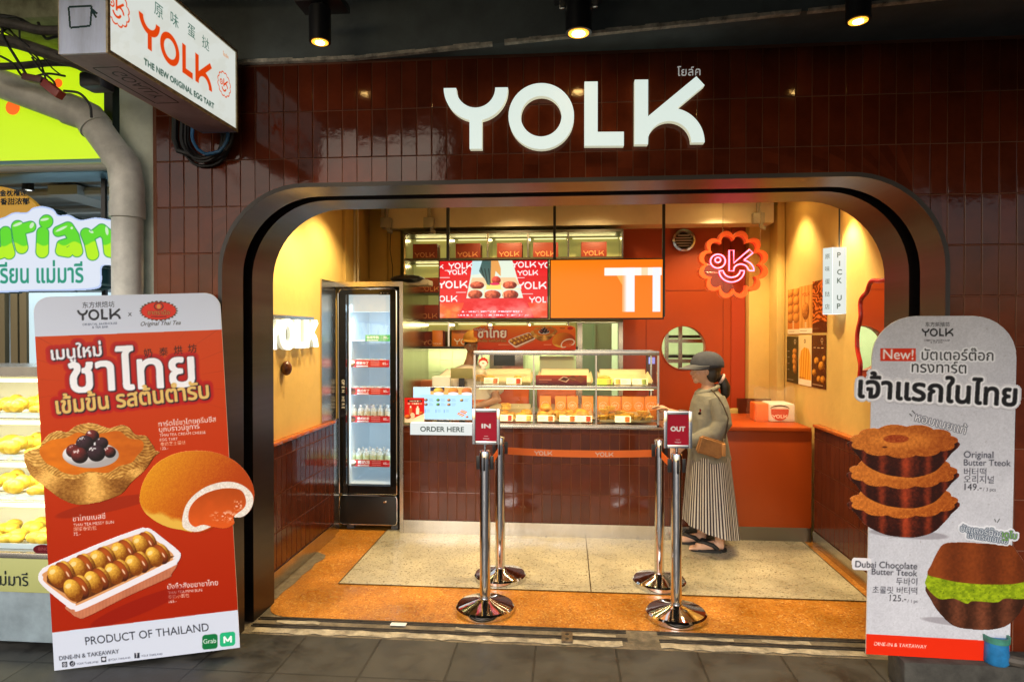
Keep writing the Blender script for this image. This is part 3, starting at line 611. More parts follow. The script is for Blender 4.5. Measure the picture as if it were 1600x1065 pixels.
# ------------------------------------------------------------------ big facade letters
M_side = mat('letter side', (.70, .72, .66), .35, emit=(.85, .84, .6), es=.55)
t = thing('illuminated_letters', 'large white lit letters YOLK on the red tiles above the doorway', 'sign', (0, YF, 2.5))
t['label'] = 'four large white lit letters on the red tiles above the doorway'
O = P(694, 233, -.15); Wd = P(1101, 226, -.15)[0]-O[0]; names = 'letter'
for o_, h_ in LOGO:
    mb = MB(); letter_mesh(mb, o_, h_, .006, (O[0], -.150, O[2]), (1, 0, 0), (0, 0, 1), Wd/LOGO_W, Vector((0, -1, 0))); L = mb.build('letter', M_lit, t, 30)
    mb = MB(); letter_mesh(mb, o_, h_, .035, (O[0], -.1495, O[2]), (1, 0, 0), (0, 0, 1), Wd/LOGO_W, Vector((0, 1, 0))); mb.build('letter_return', M_side, L, 30)
sh = Sheet(P(1056, 104, -.108), (1, 0, 0), (0, 0, -1), .125, .056, [(1056, 104), (1096, 104), (1096, 122), (1056, 122)]); c = sh.cv(.0011).clear(); c.text('โยล์ค', 1058, 119, w=36, col=(225, 225, 220), bold=.35); c.mesh('thai_letters', mat('small letter white', (.75, .75, .72), .4, emit=(.8, .82, .8), es=.25), t, .004, .008)
# ------------------------------------------------------------------ projecting lightbox
XS = -1.665
A0 = W(167, 78, XS); A1 = W(371, 207, XS); A2 = W(365, 75, XS); y0, y1 = A0[1], A1[1]; zb = A1[2]-.0; zt = A2[2]; hgt = zt-zb
t = thing('projecting_lightbox', 'white projecting lightbox with orange letters and stained blue grey end', 'sign', (XS, (y0+y1)/2, zb))
th = .185
mb = MB(); f = .012; XB = XS-th
mb.box(XB, XS-.004, y0, y0+.012, zb, zt); mb.box(XB, XS-.004, y1-.012, y1, zb, zt); mb.box(XB, XS-.004, y0+.012, y1-.012, zt-.012, zt)
M_stain = mat('stained lilac metal', (.58, .66, .88), .5, var=.35, vscale=7, bump=(.15, 12), stretch=(1, 1, .25)); mb.build('casing', M_stain, t, 0)
MB().box(XB, XS-.004, y0+.012, y1-.012, zb, zb+.012).build('underside', mat('dusty underside', (.34, .28, .36), .5, var=.3, vscale=6), t, 0)
mb = MB(); e = .014; g = .012
for (a, b, cc, d) in ((y0, y1, zb, zb+e), (y0, y1, zt-e, zt), (y0, y0+e, zb+e, zt-e), (y1-e, y1, zb+e, zt-e)): mb.box(XS-.004, XS+.004, a, b, cc, d); mb.box(XB-.004, XB, a, b, cc, d)
mb.build('frame', mat('rusty ivory trim', (.50, .42, .26), .6, var=.5, vscale=20), t, 0)
qd = []
import itertools
def pxof(p):
    v = np.array(p)-CAM; z = v@_fw; return (800+F*(v@_rt)/z, 532.5-F*(v@_up)/z)
qd = [pxof((XS, y0, zt)), pxof((XS, y1, zt)), pxof((XS, y1, zb)), pxof((XS, y0, zb))]
sh = Sheet((XS-.002, y0, zt), (0, 1, 0), (0, 0, -1), y1-y0, hgt, qd); c = sh.cv(.0022); c.fill((226, 230, 222))
c.put(np.clip((fbm(c.X*.05, c.Y*.05, 3)-.5)*1.2, 0, .12), (190, 186, 160))
# the face is painted in its own metres: lengths along the box, heights down
S2 = Sheet((XS-.002, y0, zt), (0, 1, 0), (0, 0, -1), y1-y0, hgt)
def to_mm(x, y): p = hap(sh.M, [(x, y)])[0]*1000; return float(p[0]), float(p[1])
c2 = S2.cv(.0022); c2.rgb = c.rgb.copy()
lx, lz = to_mm(218, 62); rx, _ = to_mm(332, 140); base = to_mm(238, 80)[1]; b2 = to_mm(331, 142)[1]; hh = to_mm(236, 79)[1]-to_mm(219, 15)[1]
c2.logo(lx, base, rx-lx, (232, 70, 12), bold=1.5)
a1 = to_mm(226, 101); a2 = to_mm(335, 170); c2.text('THE NEW ORIGINAL EGG TART', a1[0], (a1[1]+a2[1])/2, w=a2[0]-a1[0], col=(20, 60, 45), bold=2.2)
for chx, (u, v) in zip('原味蛋挞', ((250, 18), (275, 33), (301, 50), (323, 69))): p = to_mm(u, v); c2.text(chx, p[0]-34, p[1]+22, size=62, col=(70, 110, 95), bold=1.)
p = to_mm(184, 12); c2.badge(p[0], p[1], 70, (232, 70, 12)); p = to_mm(351, 132); c2.badge(p[0], p[1], 62, (232, 70, 12)); p = to_mm(349, 86); c2.text('โยล์ค', p[0], p[1], w=50, col=(232, 120, 40))
c2.mesh('lit_face', M_backlit, t, .0)
# stencils left on the metal
S3 = Sheet((XB, y0-.0005, zt), (1, 0, 0), (0, 0, -1), th, hgt); c3 = S3.cv(.0015).clear()
k0 = hgt*1000-170
for q in ((38, k0, 128, k0), (128, k0, 122, k0+72), (122, k0+72, 44, k0+76), (44, k0+76, 38, k0), (122, k0+6, 150, k0+30), (126, k0+14, 146, k0+44)): c3.line(*q, 9, (10, 55, 60))
c3.mesh('painted_stencil', M_print, t, .0, cut=.4)
S4 = Sheet((XB+.02, y0+.55*(y1-y0)*.2, zb-.0006), (0, 1, 0), (1, 0, 0), .42, th-.05); S4.en = Vector((0, 0, -1)); c4 = S4.cv(.0018).clear(); c4.text('GOALLY', 60, 100, w=280, col=(25, 22, 40), bold=2)
for q in ((20, 15, 400, 15), (400, 15, 400, 122), (400, 122, 20, 122), (20, 122, 20, 15)): c4.line(*q, 9, (25, 22, 40))
o = c4.mesh('painted_stencil', M_print, t, .0, cut=.4)
MB().box(XB+.05, XS-.05, y1, YF, zb+.12, zt-.12).build('wall_bracket', M_black, t)
# cable coil hanging below it
def coil(name, cx, cy, cz, n, rad, m, label, seed, turns=1.0):
    random.seed(seed); mb = MB()
    for k in range(n):
        rx, rz = rad*random.uniform(.75, 1.1), rad*random.uniform(.55, .8); ox, oy = random.uniform(-.02, .02), -k*.011; pts = []
        for i in range(25): a = math.pi*(1.02+.96*i/24); pts.append((cx+ox+rx*math.cos(a)*1.0, cy+oy, cz+random.uniform(-.003, .003)+rz*1.5*math.sin(a)))
        pts = [(pts[0][0]+.01, pts[0][1], cz+.22)]+pts+[(pts[-1][0]-.01, pts[-1][1], cz+.22)]; mb.tube(pts, .0085, 7)
    return tag(mb.build(name, m), label, 'cable')
q = P(320, 212, YF-.06); coil('cable_coil', q[0], YF-.02, q[2], 6, .125, M_rubber, 'black cable loops hanging under the projecting lightbox', 2)
q = P(326, 208, YF-.12); coil('cable_coil', q[0], YF-.10, q[2], 1, .115, mat('blue cable', (.01, .12, .30), .45), 'single blue cable loop among the black ones', 4)
mb = MB(); q = P(274, 200, YF-.03); mb.tube([(q[0], YF-.03, q[2]+.12), (q[0]-.004, YF-.03, q[2]-.06), (q[0]+.02, YF-.035, q[2]-.12), (q[0]+.10, YF-.04, q[2]-.145)], .016, 8); tag(mb.build('cable_bundle', M_rubber), 'taped black cable bundle dropping beside the cable loops', 'cable')
# ------------------------------------------------------------------ letters on the side wall
t = thing('wall_letters', 'white lit letters on the ochre wall beside the drinks fridge', 'sign', (XL, 1.0, 1.65))
yR = W(493.5, 510, XL+.03)[1]; yO = W(437, 510, XL+.03)[1]; LW = (yR-yO)/(1-.253); yL = yR-LW; zm = W(466, 519, XL+.03)[2]; zt_ = W(462, 500, XL)[2]; zb_ = zm-.5*LW*325/LOGO_W; zt_ = zm+.5*LW*325/LOGO_W
mb = MB(); logo_mesh(mb, (XL+.03, yL, zb_), (0, 1, 0), (0, 0, 1), LW, .02, Vector((1, 0, 0))); mb.build('letters', mat('bright lit letters', (.6, .6, .58), .4, emit=(.95, .98, .94), es=1.7), t, 30)
mb = MB(); logo_mesh(mb, (XL+.005, yL, zb_), (0, 1, 0), (0, 0, 1), LW, .024, Vector((1, 0, 0))); mb.build('letter_return', M_side, t, 30)
MB().box(XL, XL+.004, yL-.05, yR+.03, zb_-.0, zt_+.005).build('backing_plate', M_steel, t, 0)
kn = W(441, 575, XL); tag(MB().ellip((XL+.03, kn[1], kn[2]), (.035, .04, .05), 14, 10).build('amber_ornament', mat('dark amber resin', (.10, .03, .008), .25, var=.4, vscale=30)), 'dark amber resin ornament on the ochre wall below the white letters', 'ornament')
# ------------------------------------------------------------------ neon badge
cn = P(1144, 414, 1.7); RN = .262
t = thing('neon_sign', 'round scalloped orange sign with a pink neon face hanging on wires', 'neon sign', (cn[0], 1.7, cn[2]))
mb = MB(); k = 120; A = scallop(0, 0, RN, k=k, amp=.11, ph=0); B = scallop(0, 0, RN-.036, k=k, amp=.12, ph=0); vs = []; fs = []
for (pts, y) in ((A, 1.66), (B, 1.66), (A, 1.74), (B, 1.74)): vs += [(cn[0]+p[0], y, cn[2]+p[1]) for p in pts]
for i in range(k): j = (i+1) % k; fs += [(i, j, k+j, k+i), (2*k+i, 2*k+j, 3*k+j, 3*k+i), (i, j, 2*k+j, 2*k+i), (k+i, k+j, 3*k+j, 3*k+i)]
mb.add(vs, fs); mb.build('scalloped_rim', mat('orange enamel', (.78, .10, .02), .3, emit=(1, .12, .02), es=.25), t, 30)
mb = MB(); mb.prism(B, .004, (cn[0], 1.72, cn[2]), (1, 0, 0), (0, 0, 1)); mb.build('acrylic_back', glassmat('smoked acrylic', (.78, .64, .56)), t, 0)
M_neon = mat('pink neon', (.5, .1, .1), .4, emit=(1, .10, .17), es=5.5); mb = MB(); s_ = .262/105*1.02   # metres per photograph unit of 0.28 px
def np_(x, y): return (cn[0]+(x-1220)*.00150, 1.695, cn[2]-(y-410)*.00150)
mb.tube([np_(1148+37*math.cos(a), 390+35*math.sin(a)) for a in np.linspace(0, 2*math.pi, 33)[:-1]], .0055, 8, closed=True)
mb.tube([np_(1148+14*math.cos(a), 384+13*math.sin(a)) for a in np.linspace(0, 2*math.pi, 25)[:-1]], .0055, 8, closed=True)
kp = [(1204, 440), (1204, 335), (1227, 335), (1227, 400), (1305, 332), (1322, 350), (1278, 385)]+[(1258+70*math.cos(a), 440-56*math.sin(a)) for a in np.linspace(1.25, 0, 9)]+[(1308, 440)]+[(1262+38*math.cos(a), 440-34*math.sin(a)) for a in np.linspace(.15, 2.6, 9)]+[(1227, 440)]
mb.tube([np_(*p) for p in kp], .0055, 8, closed=True)
sm = [(1217+63*math.cos(a), 437+60*math.sin(a)) for a in np.linspace(.05, math.pi-.05, 17)]+[(1217+42*math.cos(a), 437+36*math.sin(a)) for a in np.linspace(math.pi-.05, .05, 15)]
mb.tube([np_(*p) for p in sm], .0055, 8, closed=True); mb.build('neon_tube', M_neon, t)
mb = MB(); mb.tube([(cn[0]-.07, 1.7, cn[2]+RN-.03), (cn[0]-.07, 1.7, Z1)], .002, 5); mb.tube([(cn[0]+.21, 1.7, cn[2]+RN*.6), (cn[0]+.21, 1.7, Z1)], .003, 5); mb.tube([(cn[0]-RN+.04, 1.71, cn[2]+.02), (cn[0]-.15, 1.71, cn[2]+.0)], .003, 5); mb.tube([(cn[0]-RN+.04, 1.71, cn[2]-.05), (cn[0]-.05, 1.71, cn[2]-.06)], .002, 5); mb.build('hanging_wire', M_steel, t)
# ------------------------------------------------------------------ pick up sign on the side wall
a = W(1322, 386, XR-.004); ys = a[1]+.03; zt_ = a[2]; zb_ = W(1322, 490, XR-.004)[2]
t = thing('pickup_sign', 'white lit hexagonal column sign on the ochre wall', 'sign', (XR, ys, zb_))
xw = .094; x1 = XR-.002; hexp = [(x1, -.03), (x1-xw, -.03), (x1-xw-.042, .03), (x1-xw, .14), (x1, .14)]
pts = [(x, ys+y) for x, y in hexp]; mb = MB(); n = len(pts); mb.add([(x, y, zb_) for x, y in pts]+[(x, y, zt_) for x, y in pts], [tuple(range(n)), tuple(range(n, 2*n))]+[(i, (i+1) % n, (i+1) % n+n, i+n) for i in range(n)])
mb.build('lit_column', M_litw, t, 0); H_ = (zt_-zb_)*1000
S = Sheet((x1-xw, ys-.03, zt_), (1, 0, 0), (0, 0, -1), xw, zt_-zb_); c = S.cv(.0015).fill((240, 247, 242))
for i, ch in enumerate('PICK UP'):
    if ch != ' ': c.text(ch, 32 if ch != 'I' else 45, H_*(.155+.128*i), size=52, col=(66, 92, 82), bold=1.6)
c.mesh('lit_face', M_backlit, t, .0015)
e = Vector((-.042, .06, 0)); S = Sheet((x1-xw-.042, ys+.03, zt_), -e, (0, 0, -1), e.length, zt_-zb_); c = S.cv(.0015).fill((226, 238, 234))
for i, ch in enumerate('原味蛋挞店'): c.text(ch, 17, H_*(.16+.19*i), size=40, col=(80, 100, 92), bold=.8)
c.mesh('lit_side_face', M_backlit, t, .0015)
mb = MB(); mb.tube([(XR-.03, ys+.02, zt_), (XR-.03, ys+.02, Z1)], .006, 6); mb.build('conduit', M_black, t)
# ------------------------------------------------------------------ order here sign
cx0 = P(641, 660, 1.80); cx1 = P(739, 680, 1.80)
t = thing('order_sign', 'white lit order sign on the counter front under the menu screen', 'sign', (cx0[0], 1.83, cx1[2]))
MB().box(cx0[0], cx1[0], 1.80, 1.85, cx1[2], cx0[2], .006).build('lightbox', M_litw, t)
S = Sheet((cx0[0], 1.80, cx0[2]), (1, 0, 0), (0, 0, -1), cx1[0]-cx0[0], cx0[2]-cx1[2], [(641, 660), (739, 660), (739, 680), (641, 680)]); c = S.cv(.0012).fill((243, 248, 244)); c.text('ORDER HERE', 657, 674.2, w=68, col=(56, 74, 70), bold=.35); c.mesh('lit_face', M_backlit, t, .0015)
# ------------------------------------------------------------------ screens hanging over the counter
def tv(x0, x1, y0, y1, label, paint):
    a, b = P(x0, y0, 1.95), P(x1, y1, 1.95)
    t = thing('menu_screen', label, 'screen', ((a[0]+b[0])/2, 1.95, b[2]), 'screens hanging over the counter')
    MB().box(a[0], b[0], 1.955, 2.0, b[2], a[2], .003).build('housing', M_black, t)
    q = 2.2; S = Sheet(P(x0+q, y0+q, 1.953), (1, 0, 0), (0, 0, -1), b[0]-a[0]-2*q*.0053, a[2]-b[2]-2*q*.0053, [(x0+q, y0+q), (x1-q, y0+q), (x1-q, y1-q), (x0+q, y1-q)]); c = S.cv(.0024); paint(c); c.mesh('display', M_screen, t, .0015)
    return t, a, b
def paint1(c):
    c.fill((228, 12, 28)); X, Y = c.X, c.Y
    for i, (yy, cc) in enumerate(((410, (222, 8, 26)), (423, (232, 14, 30)), (432, (224, 8, 24)), (452, (232, 30, 40)), (473, (240, 70, 40)))): c.put(((Y > yy)*1.), cc)
    for (xx, yy, ww) in ((701, 420, 38), (665, 420, 28), (699, 429, 31), (684, 450, 47), (676, 471, 39)): c.logo(xx, yy, ww, (255, 240, 236), bold=.35)
    for (xx, yy, ww) in ((800, 419, 38), (841, 420, 38), (809, 431, 32), (808, 452, 46), (827, 473, 38)): c.logo(xx, yy, ww, (255, 235, 232), bold=.35)
    for (xx, yy, ww) in ((695, 422, 14), (687, 433, 16), (713, 456, 16), (806, 434, 14), (815, 459, 18)): c.rect(xx, yy, xx+ww, yy+1.2, (255, 200, 200))
    c.poly([(741, 405), (800, 405), (818, 466), (729, 466)], (226, 236, 216)); c.poly([(739, 405), (775, 405), (773, 425), (736, 430)], (196, 226, 228)); c.poly([(738, 434), (806, 434), (812, 446), (735, 446)], (240, 200, 150))
    for (bx, by, rx, ry) in ((746, 446, 11, 6), (797, 446, 11, 6), (743, 460, 11.5, 7), (770, 461, 13, 7.5), (798, 461, 12.5, 7.5)): c.blob(bx, by, rx, ry, 0, (110, 20, 16), (255, 120, 80), tex=1.2, seed=int(bx), tf=.35)
    for q in ((733, 452, 815, 452), (759, 438, 757, 466), (785, 438, 787, 466)): c.line(*q, 1.2, (250, 230, 170))
    c.poly([(760, 452), (784, 452), (783, 442), (761, 442)], (238, 226, 120))
    for q in ([(755, 405), (768, 405), (771, 428), (766, 446), (762, 445), (758, 436), (753, 430), (749, 424)], ): c.poly(q, (62, 96, 92))
    c.poly([(768, 405), (778, 405), (783, 420), (783, 432), (779, 428), (775, 424), (772, 444), (767, 444)], (230, 160, 84))
    for q in ((752, 418, 757, 434), (758, 420, 762, 442), (764, 420, 767, 444)): c.line(*q, 1.4, (24, 40, 40))
    c.blob(776, 438, 7, 6, 10, (150, 20, 20), (255, 90, 70), tex=.8, tf=.4); c.ell(774, 444, 8, 2, 0, (230, 30, 90))
    m = c.poly([(728, 466), (822, 466), (836, 498), (716, 498)], (230, 26, 40)); n = fbm(X*.07, Y*.12, 9); k = np.clip((Y-462)/26, 0, 1)*np.clip((n-.38)*3.2, 0, 1); c.put(k*.75, (255, 175, 160))
    k = np.clip((Y-474)/12, 0, 1)*(X < 735)*np.clip((fbm(X*.09, Y*.09, 4)-.3)*2.5, 0, 1); c.put(k*.8, (250, 150, 60))
    k = np.clip((Y-476)/12, 0, 1)*(X > 815)*np.clip((fbm(X*.08, Y*.08, 6)-.35)*2.5, 0, 1); c.put(k*.7, (250, 130, 110))
    for (x0, x1, yy) in ((722, 818, 486.5), (716, 826, 492)): c.put(c.rect(x0, yy-1.2, x1, yy+1.2, None)*np.clip((vnoise(X*.8, Y*.5+yy, 5)-.3)*3, 0, 1), (255, 220, 235))
def paint2(c):
    c.fill((255, 126, 6)); c.put(np.clip((c.X-860)/170, 0, 1)*.25, (240, 90, 0))
    wm = c.rect(945, 419, 1003, 431, (255, 244, 235)); c.put((c.poly([(973, 419), (992, 419), (992, 487), (973, 487)]))*np.clip((c.X-970)/10, .45, 1), (240, 240, 245)); c.rect(1012, 419, 1034, 431, (255, 240, 230)); c.put(c.poly([(1020, 419), (1032, 419), (1032, 487), (1020, 487)]), (235, 238, 245))
    c.put(c.poly([(1003, 419), (1012, 419), (1012, 431), (1003, 431)]), (255, 214, 170)); c.put(c.poly([(964, 431), (973, 431), (973, 446)])*.5, (255, 220, 150))
t1, a1, b1 = tv(685, 857.5, 406, 498.5, 'screen showing red boxes and a gloved hand over pastries', paint1)
t2, a2, b2 = tv(858.5, 1037.5, 404.5, 498.5, 'plain orange screen with two large white letters', paint2)
mb = MB(); x = P(700, 400, 1.97)[0]; mb.box(x-.012, x+.012, 1.96, 1.985, b1[2]+.1, Z1); mb.build('drop_rod', M_black, t1)
for px in (866.5, 1037): x = P(px, 400, 1.97)[0]; MB().box(x-.011, x+.011, 1.96, 1.985, b2[2]+.02, Z1).build('drop_rod', M_black, t2)
# ------------------------------------------------------------------ the two standing posters
def CR(pts, n=8):
    p = [np.array(q, float) for q in pts]; k = len(p); o = []
    for i in range(k):
        a, b, c_, d = p[i-1], p[i], p[(i+1) % k], p[(i+2) % k]
        for t in np.linspace(0, 1, n, endpoint=False): o.append(tuple(.5*(2*b+(c_-a)*t+(2*a-5*b+4*c_-d)*t*t+(3*b-a-3*c_+d)*t**3)))
    return o
def paint_tart(c, cx, cy, s=1., rot=0.):
    """egg tart with wavy pastry, cream and dark berries; drawn in a frame 205 wide"""
    f = lambda x, y: (cx+(x-140)*s, cy+(y-722)*s)
    def B(pts, col=None): return c.poly([f(*p) for p in CR(pts)], col)
    X = (c.X-cx)/s+140; Y = (c.Y-cy)/s+722
    body = B([(38, 712), (47, 740), (66, 757), (96, 779), (122, 788), (150, 785), (163, 782), (190, 771), (207, 752), (226, 735), (240, 715), (243, 703), (150, 700), (60, 700)])
    th = np.arctan2((Y-690)*1.6, X-140); fl = .5+.5*np.sin(th*9+.6); t = fbm(X*.3, Y*.5, 3); lay = .5+.5*np.sin((Y+8*np.sin(X*.13)+9*t)*1.5)
    k = np.clip(.16+.62*fl**1.5+.55*(t-.3)+.30*lay*np.clip((762-Y)/30, .2, 1)-.30*np.clip((X-150)/90, 0, 1)-.2*np.clip((Y-770)/18, 0, 1), 0, 1)
    c.put(body, np.stack([112+138*k, 60+132*k, 10+90*k], -1)/255.)
    rim = B([(38, 712), (45, 704), (60, 699), (66, 690), (76, 678), (92, 672), (105, 674), (120, 664), (142, 660), (160, 665), (172, 668), (190, 663), (203, 668), (212, 678), (228, 680), (236, 690), (243, 704), (236, 717), (228, 722), (218, 731), (204, 733), (190, 745), (172, 748), (158, 741), (140, 738), (122, 747), (104, 747), (84, 742), (72, 733), (54, 728)])
    k = np.clip(.14+.8*fbm(X*.22, Y*.3, 8)+.34*np.sin((Y*1.25+X*.2+12*np.sin(X*.075)+8*fbm(X*.1, Y*.1, 4)))*.6-.25*np.clip((X-170)/60, 0, 1)+.15*np.clip((110-X)/60, 0, 1), 0, 1)
    c.put(rim, np.stack([130+120*k, 72+128*k, 14+94*k], -1)/255.)
    fill = B([(62, 703), (78, 688), (104, 683), (122, 675), (142, 680), (162, 676), (186, 673), (202, 684), (222, 688), (224, 700), (214, 712), (206, 722), (186, 728), (168, 738), (140, 736), (118, 741), (98, 737), (88, 730), (72, 722)])
    k = np.clip(.5+.5*(fbm(X*.06, Y*.12, 5)-.5)+.3*np.clip((150-X)/80, -.5, .6), 0, 1); c.put(fill, np.stack([178+58*k, 78+52*k, 8+12*k], -1)/255.)
    p = f(142, 710); c.blob(p[0], p[1], 44*s, 20.5*s, 0, (170, 165, 165), (250, 248, 250))
    for bx, by, r, red in ((144.5, 681, 11, 1), (159.6, 691.6, 10, 0), (133, 692.6, 14, 0), (115, 704, 11.5, 1), (172, 706, 9.5, 1), (125, 711, 13.5, 1), (151, 707.6, 14, 0)):
        p = f(bx, by); c.blob(p[0], p[1], r*s, r*.92*s, 0, (16, 6, 10), (128, 44, 40) if red else (66, 42, 52), hi=.93, tex=.35, seed=int(bx), tf=.4/s)
def paint_bun(c, cx, cy, s=1.):
    f = lambda x, y: (cx+(x-308)*s, cy+(y-768)*s); X = (c.X-cx)/s+308; Y = (c.Y-cy)/s+768
    def B(pts): return c.poly([f(*p) for p in CR(pts)])
    m = B([(218, 776), (226, 747), (246, 722), (276, 707), (312, 703), (344, 708), (372, 723), (391, 747), (398, 771), (392, 796), (376, 808), (352, 806), (330, 826), (308, 832), (286, 828), (262, 823), (240, 812), (224, 797)])
    k = np.clip(.55-.0052*(X-250)+.35*(fbm(X*.8, Y*.8, 2, 2)-.5)-.004*(Y-760), 0, 1); c.put(m, np.stack([176+62*k, 62+112*k, 4+26*k], -1)/255.)
    m2 = m*np.clip((Y-796-(X-240)*.28+ (fbm(X*.1, Y*.1, 3)-.5)*10)/8, 0, 1)*(X < 300); c.put(m2, (226, 176, 70))
    w = B([(286, 822), (288, 796), (300, 776), (322, 760), (350, 752), (374, 755), (392, 768), (396, 784), (388, 800), (374, 808), (350, 806), (330, 822), (306, 830)]); kk = fbm(X*.6, Y*.6, 7, 3); c.put(w, np.stack([205+50*kk, 190+60*kk, 176+66*kk], -1)/255.)
    o = B([(295, 812), (297, 793), (310, 777), (332, 766), (356, 762), (376, 765), (384, 778), (382, 792), (366, 806), (366, 818), (352, 825), (334, 823), (318, 819), (304, 822)]); kk = np.clip(.45+.35*(Y-790)/30+.3*(fbm(X*.07, Y*.07, 5)-.5), 0, 1); c.put(o, np.stack([168+62*kk, 66+28*kk, 10+20*kk], -1)/255.)
    g = np.clip((fbm(X*.25, Y*.35, 11)-.52)*9, 0, 1)*np.clip(1-((X-352)/26)**2-((Y-806)/11)**2, 0, 1)+np.clip((fbm(X*.3, Y*.3, 12)-.5)*9, 0, 1)*np.clip(1-((X-372)/10)**2-((Y-788)/10)**2, 0, 1); c.put(np.clip(g, 0, 1)*.85, (255, 214, 196))
def paint_tray(c, cx, cy, s=1., rows=True):
    f = lambda x, y: (cx+(x-171)*s, cy+(y-888)*s); X = (c.X-cx)/s+171; Y = (c.Y-cy)/s+888
    def B(pts, col=None, n=6): return c.poly([f(*p) for p in CR(pts, n)], col)
    m = B([(104, 945), (112, 958), (122, 964), (136, 963), (200, 931), (262, 903), (268, 897), (270, 880), (160, 930)]); k = np.clip(.35+.5*fbm(X*.05, Y*.05, 4)+.2*np.sin(X*1.2)*.3, 0, 1); c.put(m, np.stack([150+70*k, 80+60*k, 56+46*k], -1)/255.)
    B([(60, 900), (64, 890), (78, 881), (150, 850), (214, 826), (228, 824), (240, 828), (278, 858), (283, 868), (277, 879), (262, 887), (134, 949), (116, 951), (104, 946), (66, 914)], (232, 228, 236))
    B([(68, 901), (74, 891), (150, 858), (218, 833), (232, 835), (268, 862), (270, 872), (262, 878), (132, 940), (118, 942), (106, 936), (72, 910)], (214, 150, 96))
    B([(74, 905), (82, 892), (150, 866), (218, 842), (230, 842), (262, 866), (262, 874), (132, 936), (120, 938), (108, 930), (78, 912)], (90, 44, 14))
    for row, (xa, ya, xb, yb) in enumerate(((94, 897, 224, 848), (119, 919, 245, 867))):
        for i in range(4, -1, -1):
            t = i/4.; bx, by = xa+(xb-xa)*t, ya+(yb-ya)*t; z = 1.0-.12*t
            cs, sn = math.cos(R(-24)), math.sin(R(-24)); g = lambda u, v: f(bx+(u*cs-v*sn)*z, by+(u*sn+v*cs)*z)
            p = g(12.5, 0); c.blob(p[0], p[1], 10.5*z*s, 18.5*z*s, -32, (104, 52, 6), (240, 184, 70), tex=.5, seed=i, tf=.6/s)
            p = g(6.5, .5); c.blob(p[0], p[1], 11.5*z*s, 19.5*z*s, -32, (60, 18, 3), (176, 80, 24), L=(.1, -.5, .8)); p = g(11.5, 4); c.put(c.ell(p[0], p[1], 1.3*z*s, 5*z*s, -32)*.85, (250, 214, 180))
            p = g(-5, .5); c.blob(p[0], p[1], 13.5*z*s, 19*z*s, -32, (120, 56, 4), (250, 196, 74), tex=.45, seed=i+9, tf=.5/s); p = g(-9, -9); c.put(c.ell(p[0], p[1], 5*z*s, 3.6*z*s, -30)*.55, (255, 240, 200))
    B([(76, 914), (108, 938), (118, 944), (132, 942), (262, 880), (271, 873), (277, 879), (262, 888), (134, 949), (116, 951), (104, 946), (66, 914), (64, 906)], (232, 228, 236))
# --- the orange poster
BL = Vector((-2.504, -.406, 0)); BR = Vector((-1.680, -.170, .033)); eu = (BR-BL).normalized(); PW = (BR-BL).length; PH = 1.835
ev = Vector((.057, -.004, -.998)); ev = (ev-eu*ev.dot(eu)*.0).normalized(); TL = BL-ev*PH
qd = [pxof(TL), pxof(TL+eu*PW), pxof(BR), pxof(BL)]
pA = thing('standing_poster', 'orange standing poster with tart, bun and tray of small buns', 'poster', BL)
SA = Sheet(TL, eu, ev, PW, PH, qd); nn = SA.en
def board(S, name, parent, r, th=.006, off=-.001):
    c = [(r, 0)]+arc(S.w-r, r, r, -90, 0, 8)+[(S.w, S.h), (0, S.h)]+arc(r, r, r, 180, 270, 8)[:-1]
    mb = MB(); mb.prism(c, th, S.O+S.en*off, S.eu, S.ev, -S.en); return mb.build(name, M_white, parent, 0)
board(SA, 'board', pA, .075)
c = SA.cv(.0026)
uu = np.arange(c.nx)*c.dx+c.u0; vv = np.arange(c.ny)*c.dy+c.v0; U_, V_ = np.meshgrid(uu, vv); r_ = .075
corner = ((U_ < r_) & (V_ < r_) & ((U_-r_)**2+(V_-r_)**2 > r_*r_)) | ((U_ > PW-r_) & (V_ < r_) & ((U_-PW+r_)**2+(V_-r_)**2 > r_*r_)); c.a[corner] = 0
def up(m, col): c.rgb = c.rgb*(1-m[..., None])+np.asarray(col)/255.*m[..., None]
c.fill((208, 216, 234))
X, Y = c.X, c.Y
orange = c.poly([(52, 525.5), (346, 515), (376, 960), (80, 996)]) if False else c.poly([(40, 526.5), (352, 514.5), (380, 951), (70, 989)])
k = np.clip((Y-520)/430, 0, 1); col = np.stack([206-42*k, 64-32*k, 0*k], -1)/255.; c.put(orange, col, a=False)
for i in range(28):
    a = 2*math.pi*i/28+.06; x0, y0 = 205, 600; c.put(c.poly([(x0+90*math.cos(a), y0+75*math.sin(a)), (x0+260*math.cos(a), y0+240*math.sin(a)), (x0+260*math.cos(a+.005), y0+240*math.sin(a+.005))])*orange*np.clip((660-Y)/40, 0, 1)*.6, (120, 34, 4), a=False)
NV = (22, 26, 40)
c.text('东方烘焙坊', 129, 480.5, w=50, ang=-2, col=NV, bold=.35); c.logo(121, 500.5, 68, NV, ang=-2, bold=.3)
c.text('ORIENTAL BAKEHOUSE', 129, 508.5, w=54, ang=-2, col=(60, 72, 104), bold=.35); c.text('& TEA BAR', 144, 513, w=25, ang=-2, col=(60, 72, 104), bold=.35); c.text('x', 200, 493.5, w=6, col=NV, bold=.3)
m = c.ell(248, 485.5, 30, 15.5, -1); e = np.clip(c.poly(scallop(0, 0, 1, n=26, amp=.10) and [(248+30.5*x, 485.5+16*y) for x, y in scallop(0, 0, 1, n=26, amp=.12)]), 0, 1); c.put(e, (70, 40, 20)); c.put(c.ell(248, 485.5, 27, 13.6, -1), (222, 44, 22))
